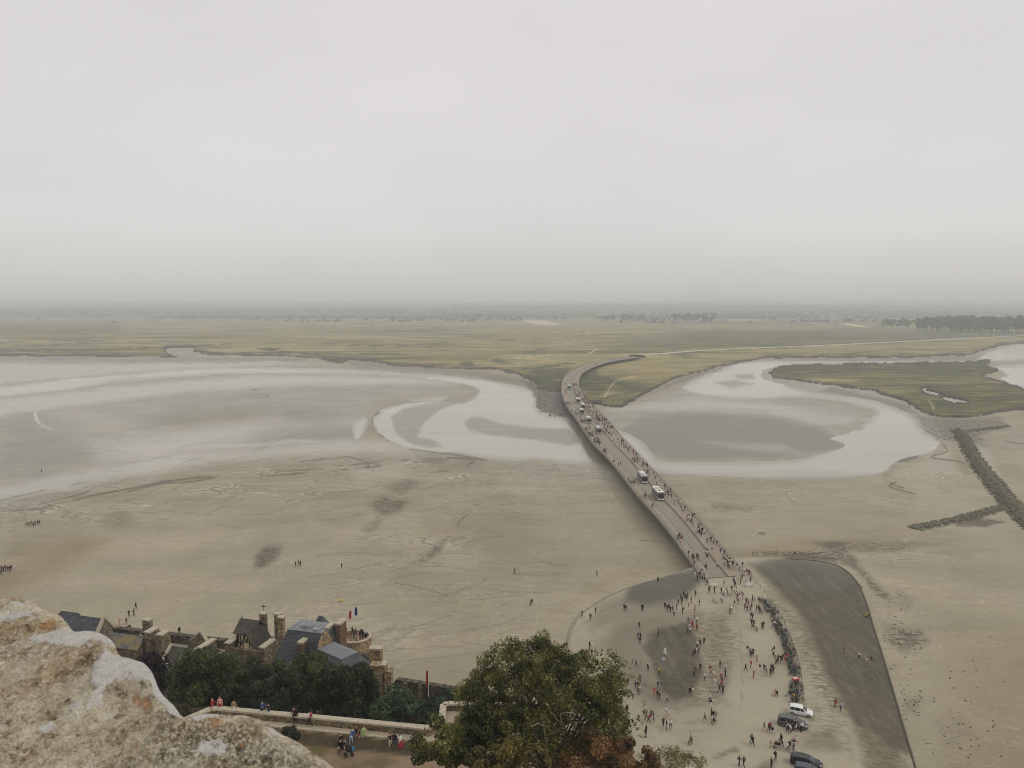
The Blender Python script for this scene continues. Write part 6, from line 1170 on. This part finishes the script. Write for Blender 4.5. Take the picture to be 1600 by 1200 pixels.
crowd('1072,482,b,w;1098,514,b,g;1106,502,b,b;1088,498,g,b;1130,544,t,t;1060,598,b,b;1092,580,r,d;1110,640,r,r,t', 900, 900, 4, hit_pave, "left of lower bicycles", BRE)
crowd('1148,598,b,w;1175,600,b,g;1188,624,n,t;1215,628,b,b;1232,612,b,b;1222,600,d,b;1240,468,b,b,s;1232,508,b,d,s;1236,575,c,t;1250,564,v,b;1280,544,d,b;1305,554,r,k;1318,534,r,t;1292,530,b,b;1262,545,d,b', 900, 900, 4, hit_pave, "beside the lower bicycles", BRE)
crowd('1244,748,t,k,s;1255,750,b,b,s;1330,754,n,l,s;1340,752,b,b,s;1365,782,y,d,r', 900, 900, 4, hit_pave, "by the white hatchback", BRE)
crowd('1175,972,e,k;1204,974,m,b,b;1215,960,r,b,s;1224,990,b,w,s', 900, 900, 4, hit_pave, "left of grey car", BRE)
crowd('1313,966,b,g;1322,982,w,b;1336,986,w,g;1350,975,b,b;1360,960,d,b;1370,950,w,t;1376,968,w,b,s;1352,940,k,b;1335,950,d,g;1388,962,g,b,s;1410,974,w,b', 900, 900, 4, hit_pave, "against the grey car", BRE)
crowd('1280,1050,b,b;1272,1078,b,b,s;1243,1078,b,w,s;1256,1076,b,b,s;1216,1068,t,k,c;1290,1070,n,b,b;1322,1098,w,g;1332,1094,b,b;1358,1092,w,b;1362,1084,b,w;1360,1050,k,m,s;1372,1046,w,k,s', 900, 900, 4, hit_pave, "between the dark cars", BRE)
crowd('620,258,y,y,s;628,256,v,b,s', 1200, 900, 4, hit_pave, "at right ramp kerb", BRE)
crowd('475,494,m,g;568,522,w,b;615,544,w,k,c;647,534,b,b,c;420,824,m,m;452,844,l,b', 1200, 900, 4, hit_pave, "on dark right ramp", BRE)
hs = hit_sand
crowd('462,886,b,b;466.5,884,b,b;469.5,885,b,n', 0, 0, 1, hs, "by the sand hollow")
crowd('534,889,b,b', 0, 0, 1, hs, "right of sand trio"); crowd('804,897,b,b', 0, 0, 1, hs, "alone on bare sand"); crowd('932.5,901,g,b', 0, 0, 1, hs, "on sand nearest forecourt")
crowd('828.5,946,b,b,b;831,945,d,b', 0, 0, 1, hs, "in stooping sand pair"); crowd('813.5,1015,b,b;819,1014,v,b', 0, 0, 1, hs, "left of tree top")
crowd('41,822,b,b;44,823,n,b;47,822,b,b;50,821,b,d;52.5,823,g,b;55,821,b,b;59,820,b,b;62,820,n,b', 0, 0, 1, hs, "in left sand line"); crowd('0,895,b,b;3,893,b,n;6,894,b,b;9,892,d,b;12,893,b,b;15,894,n,b;2,899,b,b;17.5,892,b,b;-4,896,b,b', 0, 0, 1, hs, "at the left border")
crowd('65,739,b,b', 0, 0, 1, hs, "alone on wet flats"); crowd('391,609.5,b,b;395,610,b,b;397,610.5,n,b;399.5,610,b,b;402,610,b,b;404.5,610,b,b;406.5,609.5,b,b', 0, 0, 1, hs, "in tiny far line"); crowd('404.5,617.5,b,b;415.5,623.5,b,b;416.5,620,b,b;420,621,g,b', 0, 0, 1, hs, "below tiny far line")
crowd('201.5,964,b,b;209.5,963,b,b;212.5,952,b,b;186.5,977,o,t;197.5,976.5,b,b', 0, 0, 1, hs, "on sand beyond rampart"); crowd('1241.5,867,b,b,s', 0, 0, 1, hs, "on dark shore line")
hw = lambda z: (lambda px, py: at(px, py, z))
crowd('930,1068,b,w,s;945,1105,b,b,s;925,1110,b,b,b;995,1062,u,l,b;1028,1040,b,t;1048,1048,m,k;1072,1050,a,a;1240,1082,b,c;1268,1082,b,j,t;1304,1090,w,r,k', 300, 900, 4, hw(29.72), "on garden terrace earth")
crowd('440,885,u,b;482,890,n,n;640,922,m,d;650,922,b,b;735,938,w,b;130,860,r,r;177,860,k,r;264,872,t,w', 300, 900, 4, hw(30.52), "on garden wall path")
crowd('963,372,r,b;1003,372,b,b;1024,378,b,d;1040,402,o,b;1048,396,b,b;1056,380,b,n;1066,388,b,b;1078,394,w,b;1088,405,b,b;1040,430,k,b;1012,392,b,g', 300, 900, 4, hw(BAS.z - .2), "on the round bastion")
crowd('740,363,w,b;770,363,w,g;800,366,b,b;812,358,d,b;880,412,w,b;890,405,b,t', 0, 900, 4, hw(RAMP[2].z - 1.4), "behind the left houses"); crowd('1036,410,b,d;1098,402,w,b;1122,372,b,b', 0, 900, 4, hw(RAMP[3].z - 1.4), "right of stone stacks")
# walkers on the bridge: the nearest ones singly, the far ones as one crowd
rb = random.Random(5); tops = 'bbbbbbbnnnwwwwwggrtdjk'; bots = 'bbbbbbjggtnw'
walk = []
def clump(n, s0, s1, f0, f1, k=4):
    while n > 0:
        s = rb.uniform(s0, s1); f = rb.uniform(f0, f1); m_ = min(n, rb.choice((1, 1, 2, 2, 3, 4, k)))
        for _ in range(m_): walk.append((s + rb.gauss(0, 1.2), min(max(f + rb.gauss(0, .035), f0 - .02), f1 + .02)))
        n -= m_
clump(18, 3, 16, .62, .96); clump(14, 2, 14, .04, .5); clump(38, 18, 62, .68, .95); clump(44, 62, 120, .70, .96); clump(60, 120, 200, .66, .96); clump(210, 200, 340, .64, .96, 7); clump(120, 340, 460, .64, .96, 7)
clump(12, 5, 40, .06, .2); clump(14, 60, 100, .05, .2); clump(120, 120, 330, .03, .2, 6); clump(14, 330, 470, .03, .2); clump(26, 470, BLEN - 20, .03, .2); clump(30, 470, BLEN - 20, .66, .96); clump(2, 10, 60, .5, .62)
walk.sort(); 
singles_left = 300 - len(PEOPLE); near_w, far_w = walk[:max(0, singles_left)], walk[max(0, singles_left):]
for s, f in near_w:
    zn = ''; side = 'on right boardwalk' if f > .6 else 'on left boardwalk' if f < .22 else 'on bridge roadway'
    person(deck(s, f, .12 if f > .6 or f < .22 else .05), rb.choice(tops), rb.choice(bots), side, lm='from forecourt', note=s)
lo_b, lo_f, lo_i = [], [], []
base = {}
for k in ('walk', 'stroll', 'walkS'):
    me = POSE[k]; P = np.zeros(len(me.vertices) * 3); me.vertices.foreach_get('co', P); base[k] = (P.reshape(-1, 3), [tuple(p.vertices) for p in me.polygons], [p.material_index for p in me.polygons])
cm = [SKIN[0], HAIR[0], HAIR[1], m_shoe] + [CLO[c][1] for c in sorted(CLO)]; ci = {c: 4 + i for i, c in enumerate(sorted(CLO))}
off = 0
for s, f in far_w + [(None, i) for i in range(26)]:
    if s is None: p = wp[3 + (f * 5) % (len(wp) - 24)].lerp(wp[4 + (f * 5) % (len(wp) - 24)], rb.random()) + Vector((rb.uniform(-3, 3), rb.uniform(-3, 3), .3)); d = Vector((1, .2, 0))
    else: p = deck(s, f, .12); d = deck_dir(s)
    Pv, Fv, Iv = base[rb.choice(('walk', 'stroll', 'walkS'))]; a = math.atan2(d.y, d.x) + (math.pi / 2 if rb.random() < .5 else -math.pi / 2) + rb.gauss(0, .5); c, s2 = math.cos(a), math.sin(a); h = rb.uniform(.92, 1.1)
    lo_b.append(np.stack([Pv[:, 0] * c - Pv[:, 1] * s2, Pv[:, 0] * s2 + Pv[:, 1] * c, Pv[:, 2]], -1) * h + np.array(p)); t_, b_, hr = ci[rb.choice(tops)], ci[rb.choice(bots)], rb.choice((1, 1, 2))
    mp2 = [0, hr, t_, b_, 3]; lo_f += [tuple(off + i for i in q) for q in Fv]; lo_i += [mp2[i] for i in Iv]; off += len(Pv)
me = bpy.data.meshes.new('crowd'); me.from_pydata(np.concatenate(lo_b), [], lo_f)
for m_ in cm: me.materials.append(m_)
me.polygons.foreach_set('material_index', lo_i); me.update(); tag(link('crowd', me), kind='stuff')
# labels, then bodies
rq = random.Random(9); groups = {}
for d in PEOPLE:
    if d['pose'] is None:
        d['pose'] = rq.choice(('stand', 'relax', 'walk', 'stroll', 'step', 'phone', 'standS', 'walkS', 'strollS', 'relaxS', 'walkL', 'standL', 'walk', 'stand'))
    d['sh'] = d['pose'].endswith('S') and d['bot'] not in 'w'
    if d['skirt']: d['pose'] = 'walkL'; d['sh'] = False
    if d['pack'] is None: d['pack'] = rq.random() < .14 and d['pose'] not in ('sit', 'stoop', 'ride') and not d['skirt']
    c1, c2 = CLO[d['top']][0], CLO[d['bot']][0]
    ga = 'long skirt' if d['skirt'] else 'shorts' if d['sh'] else 'trousers'
    act = {'sit': 'sitting ', 'stoop': 'stooping ', 'ride': 'bent forward '}.get(d['pose'], 'small child ' if d['scale'] else '')
    who = 'child' if d['scale'] else 'person'
    pk = ', backpack' if d['pack'] and len((c1 + ' ' + c2).split()) < 4 else ''
    d['look'] = f"{'sitting ' if d['pose'] == 'sit' else 'stooping ' if d['pose'] == 'stoop' else ''}{who}, {c1} top, {c2} {ga}{pk}"
    groups.setdefault((d['look'], d['place']), []).append(d)
for (look, place), L_ in groups.items():
    L_.sort(key=lambda d: (Vector((54, 192, 0)) - d['P']).length if not d['note'] else d['note'])
    if len(L_) > 1 and L_[0]['lm'] is None: L_.sort(key=lambda d: d['P'].x)
    for i, d in enumerate(L_):
        d['label'] = look + ' ' + place
        if len(L_) > 1: d['label'] += f", {ORD[i]} " + (d['lm'] if d['lm'] else 'from left')
for d in PEOPLE:
    rz = d['rz'] if d['rz'] is not None else rq.uniform(0, 6.283)
    t = empty('person', d['label'][:190], 'person', d['P'], rz, 'people ' + d['place']); k = d['scale'] or rq.uniform(.93, 1.07); t.scale = (k * 1.04, k * 1.04, k)
    o = link('body', POSE[d['pose']], t)
    slotmat(o, 0, rq.choices(SKIN, (6, 3, 1))[0]); slotmat(o, 1, rq.choices(HAIR, (5, 4, 1.5, 1))[0]); slotmat(o, 2, CLO[d['top']][1]); slotmat(o, 3, CLO[d['bot']][1]); slotmat(o, 4, rq.choice((m_shoe, m_shoe, m_sole)))
    if d['pose'] == 'ride': o.location.z = .12
    if d['pack']: b_ = link('backpack', pack_me, t); slotmat(b_, 0, CLO[rq.choice('bgnerv')][1])
    if d['skirt']: b_ = link('skirt', skirt_me, t); slotmat(b_, 0, CLO[d['bot']][1])
    if d['hat']: b_ = link('hat', hat_me, t); slotmat(b_, 0, CLO['c'][1])
# ---------------------------------------------------------------- the lichened parapet stone in front of the lens
EDGE = smooth_line([(-260, 915), (-120, 925), (-30, 932), (8, 935), (30, 934), (50, 941), (64, 951), (75, 956), (92, 962), (104, 973), (112, 984), (118, 988), (135, 987), (152, 989), (168, 997), (178, 1006), (184, 1020), (190, 1028), (205, 1031), (222, 1036), (236, 1050), (243, 1065), (250, 1081), (262, 1094), (274, 1106), (282, 1118), (290, 1121), (298, 1119), (318, 1116), (338, 1116), (360, 1117), (382, 1118), (400, 1122), (414, 1127), (424, 1135), (436, 1145), (450, 1152), (466, 1160), (480, 1170), (496, 1180), (512, 1192), (524, 1202), (560, 1232), (640, 1300)], 8)
ES, ET = 560, 330; ed = resample(EDGE, ES); zc = H - .36
tv = np.r_[0, np.cumsum(np.linspace(.6, 1.9, ET - 1))]; tv = tv / tv[-1] * 430
dirx, diry = -.62, .80
QX = ed[:, None, 0] + tv[None] * dirx; QY = ed[:, None, 1] + tv[None] * diry
dx_, dy_, dz_ = ray(QX, QY); t_ = (zc - H) / dz_; RX, RY = dx_ * t_, dy_ * t_
lump = fbm(RX / .16, RY / .16, 71, 4, .55) - .5; med_ = fbm(RX / .03, RY / .03, 81, 5, .65) - .5; fine_ = fbm(RX / .007, RY / .007, 91, 3, .7) - .5
def rzone(lst):
    out = np.zeros(QX.shape); jx_ = (fbm(RX / .02, RY / .02, 101, 4, .6) - .5) * 26; jy_ = (fbm(RX / .02, RY / .02, 103, 4, .6) - .5) * 20
    for p, soft, amt in lst: out = np.maximum(out, sstep(-soft, soft, sdf(QX + jx_, QY + jy_, p, 60)) * amt)
    return out
k4 = lambda pts: [(u / 4, 900 + v / 4) for u, v in pts]
white = rzone([(k4([(-300, 240), (0, 240), (150, 235), (250, 250), (190, 270), (60, 290), (-300, 300)]), 2, 1), (k4([(60, 190), (130, 180), (170, 195), (110, 215), (65, 215)]), 2, 1), (k4([(150, 425), (330, 370), (440, 345), (560, 330), (640, 350), (730, 405), (700, 450), (600, 455), (520, 500), (430, 480), (240, 465)]), 2.5, 1),
               (k4([(640, 540), (760, 505), (920, 535), (980, 600), (1020, 720), (960, 700), (930, 670), (800, 645), (710, 670), (640, 715), (580, 690), (610, 600)]), 2.5, 1), (k4([(930, 660), (1010, 700), (1100, 800), (1150, 880), (1080, 870), (980, 760)]), 3, .95), (k4([(1190, 880), (1290, 855), (1420, 865), (1330, 900), (1220, 915)]), 3, .7), (k4([(600, 690), (640, 690), (640, 810), (540, 840)]), 5, .6), (k4([(1130, 1090), (1280, 1030), (1420, 1040), (1380, 1100), (1180, 1140)]), 6, .5), (k4([(250, 960), (330, 930), (350, 980), (260, 1000)]), 4, .6), (k4([(330, 830), (480, 780), (560, 840), (400, 880)]), 8, .4), (k4([(1640, 930), (1760, 960), (1800, 1010), (1700, 1000)]), 5, .5), (k4([(555, 490), (600, 490), (595, 510), (560, 510)]), 1.5, .9)])
oran = rzone([(k4([(230, 290), (300, 265), (360, 290), (340, 330), (260, 345)]), 5, 1), (k4([(-40, 145), (60, 130), (130, 150), (60, 175), (-40, 175)]), 6, .8), (k4([(800, 710), (870, 700), (960, 780), (980, 830), (900, 820), (840, 770)]), 5, .7), (k4([(1320, 920), (1400, 905), (1400, 940), (1340, 965)]), 3, .9), (k4([(850, 1060), (905, 1065), (905, 1105), (855, 1105)]), 3, .7), (k4([(1120, 920), (1190, 920), (1180, 950), (1120, 960)]), 4, .5), (k4([(1490, 1010), (1530, 1010), (1520, 1040), (1490, 1040)]), 3, .7), (k4([(930, 1125), (975, 1125), (970, 1165), (930, 1165)]), 3, .5), (k4([(1570, 1080), (1640, 1080), (1630, 1120), (1570, 1120)]), 3, .6), (k4([(1840, 1020), (1870, 1020), (1870, 1050), (1840, 1050)]), 3, .5), (k4([(0, 830), (30, 820), (60, 880), (0, 890)]), 4, .4)])
brown = rzone([(k4([(-100, 300), (200, 320), (520, 460), (720, 430), (740, 500), (560, 620), (500, 700), (200, 760), (-100, 700)]), 20, .8), (k4([(680, 680), (800, 630), (930, 660), (960, 760), (880, 830), (740, 800)]), 8, .9), (k4([(-100, 130), (200, 140), (240, 200), (-100, 230)]), 6, .7)])
gran = rzone([(k4([(1000, 870), (1500, 860), (2200, 1300), (700, 1300)]), 40, 1)])
ledge = .004 * sstep(-4, 10, sdf(QX, QY, k4([(165, 415), (330, 370), (540, 335), (720, 400), (760, 520), (560, 620), (200, 700), (-300, 600), (-300, 420)]), 80)) + .004 * sstep(-4, 8, sdf(QX, QY, k4([(620, 540), (800, 500), (960, 560), (1020, 740), (920, 700), (700, 640), (580, 680)]), 80))
HGT = .022 * lump + .019 * med_ * (1 - .6 * white) + (.007 + .006 * gran) * fine_ * (1 - .7 * white) + .003 * white + ledge
fall = sstep(0, 26, tv)[None]                    # rounded brink
RZ = zc + HGT * (.12 + .88 * fall)
# rows over the brink, going down the outer face
outn = np.stack([np.gradient(RX[:, 0]), np.gradient(RY[:, 0])], -1); outn = np.stack([-outn[:, 1], outn[:, 0]], -1); outn /= np.linalg.norm(outn, axis=1)[:, None] + 1e-9
kk = 12; outn = np.stack([np.convolve(np.pad(outn[:, i], kk, 'edge'), np.ones(2 * kk + 1) / (2 * kk + 1), 'valid') for i in (0, 1)], -1)
sgn = np.sign((outn * np.array([.75, .66])).sum(1).mean()); outn *= sgn
DR = [(.001, -.006), (.001, -.02), (.0, -.06), (-.004, -.15), (-.01, -.35), (-.03, -.9)]
ex = [np.stack([RX[:, 0] + outn[:, 0] * o, RY[:, 0] + outn[:, 1] * o, RZ[:, 0] + z + .006 * (fbm(RX[:, 0] / .02 + i, RZ[:, 0] / .02 + i * 3.1, 5) - .5)], -1) for i, (o, z) in enumerate(DR)]
G3 = np.concatenate([np.stack(ex[::-1], 1), np.stack([RX, RY, RZ], -1)], 1); nt = G3.shape[1]; padw = lambda a: np.concatenate([np.repeat(a[:, :1], len(DR), 1), a], 1).ravel()
i6 = np.arange(ES * nt).reshape(ES, nt); q6 = np.stack([i6[:-1, :-1], i6[1:, :-1], i6[1:, 1:], i6[:-1, 1:]], -1).reshape(-1, 4)
t = MT('lichened_granite'); g1 = t.noise(30, 6, .72); g2 = t.noise(130, 5, .75); vr = t.voro(260); g4 = t.noise(380, 4, .7); g3 = t.noise(9, 5, .65)
c = t.ramp(g1, [(.3, srgb(128, 114, 90)), (.42, srgb(172, 157, 130)), (.53, srgb(202, 190, 166)), (.68, srgb(222, 214, 196))])
c = t.mix(t.math('MULTIPLY', t.attr('brown'), .75), c, t.ramp(g1, [(.32, srgb(104, 84, 62)), (.48, srgb(150, 126, 96)), (.68, srgb(190, 168, 136))]))
c = t.mix(t.math('MULTIPLY', t.attr('gran'), .8), c, t.ramp(vr, [(.05, srgb(226, 220, 204)), (.35, srgb(190, 182, 160)), (.6, srgb(96, 88, 70))]))  # granules painted pale, the shadows between them as dark edges
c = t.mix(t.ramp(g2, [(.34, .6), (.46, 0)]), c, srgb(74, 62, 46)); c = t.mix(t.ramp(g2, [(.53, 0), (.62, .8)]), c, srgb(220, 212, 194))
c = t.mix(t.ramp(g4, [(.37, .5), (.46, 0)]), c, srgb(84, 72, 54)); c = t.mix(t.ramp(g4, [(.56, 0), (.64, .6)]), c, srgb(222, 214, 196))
c = t.mix(t.math('MULTIPLY', t.ramp(g3, [(.52, 0), (.62, .5)]), t.ramp(g1, [(.4, 0), (.55, 1)])), c, srgb(196, 186, 164))
pit = t.noise(55, 5, .7); warm = t.noise(14, 5, .65)
c = t.mix(t.ramp(warm, [(.45, 0), (.6, .45)]), c, t.mix(1, c, srgb(238, 218, 190), 'MULTIPLY')); c = t.mix(t.ramp(warm, [(.36, .5), (.48, 0)]), c, t.mix(.5, c, srgb(226, 220, 206)))
c = t.mix(t.ramp(pit, [(.33, .85), (.43, 0)]), c, srgb(82, 66, 46)); c = t.mix(t.ramp(pit, [(.57, 0), (.66, .7)]), c, srgb(222, 212, 190))  # crevice darkness of the pits painted into the colour, high grains paler
c = t.mix(1, c, (1.34, 1.36, 1.36, 1), 'MULTIPLY')
rag = t.math('MULTIPLY', t.math('SUBTRACT', t.math('ADD', t.math('MULTIPLY', g2, .5), t.math('MULTIPLY', g1, .5)), .5), 1.5)
c = t.mix(t.math('MULTIPLY', t.ramp(t.math('ADD', t.attr('oran'), rag), [(.5, 0), (.72, .8)]), .8), c, t.ramp(g2, [(.36, srgb(150, 98, 62)), (.6, srgb(208, 158, 108))]))
c = t.mix(t.ramp(t.math('ADD', t.attr('white'), rag), [(.34, 0), (.46, .94)]), c, t.ramp(g2, [(.3, srgb(206, 199, 188)), (.5, srgb(232, 228, 220)), (.7, srgb(240, 237, 230))]))
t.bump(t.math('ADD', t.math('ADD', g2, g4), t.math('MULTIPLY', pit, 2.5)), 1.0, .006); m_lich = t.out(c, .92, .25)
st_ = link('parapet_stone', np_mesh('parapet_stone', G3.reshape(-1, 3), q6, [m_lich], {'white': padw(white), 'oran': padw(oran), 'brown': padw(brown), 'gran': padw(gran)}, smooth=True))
tag(st_, 'rough parapet stone crusted with white and orange lichen, close up in the corner', 'stone wall')
# ---------------------------------------------------------------- the haze over the bay
HD = 2.3e-4
b = MB(); b.hexa([(-18500, -18500, -3.2), (18500, -18500, -3.2), (18500, 18500, -3.2), (-18500, 18500, -3.2), (-18500, -18500, 128), (18500, -18500, 128), (18500, 18500, 128), (-18500, 18500, 128)])
hm = bpy.data.materials.new('pale_haze'); hm.use_nodes = True; hm.node_tree.nodes.clear(); pv = N(hm.node_tree, 'ShaderNodeVolumePrincipled'); ho = N(hm.node_tree, 'ShaderNodeOutputMaterial')
pv.inputs['Color'].default_value = (.915, .95, .985, 1); pv.inputs['Density'].default_value = HD; pv.inputs['Anisotropy'].default_value = 0.0; hm.node_tree.links.new(pv.outputs[0], ho.inputs['Volume'])
hz_o = b.build('haze', hm); tag(hz_o, kind='stuff')
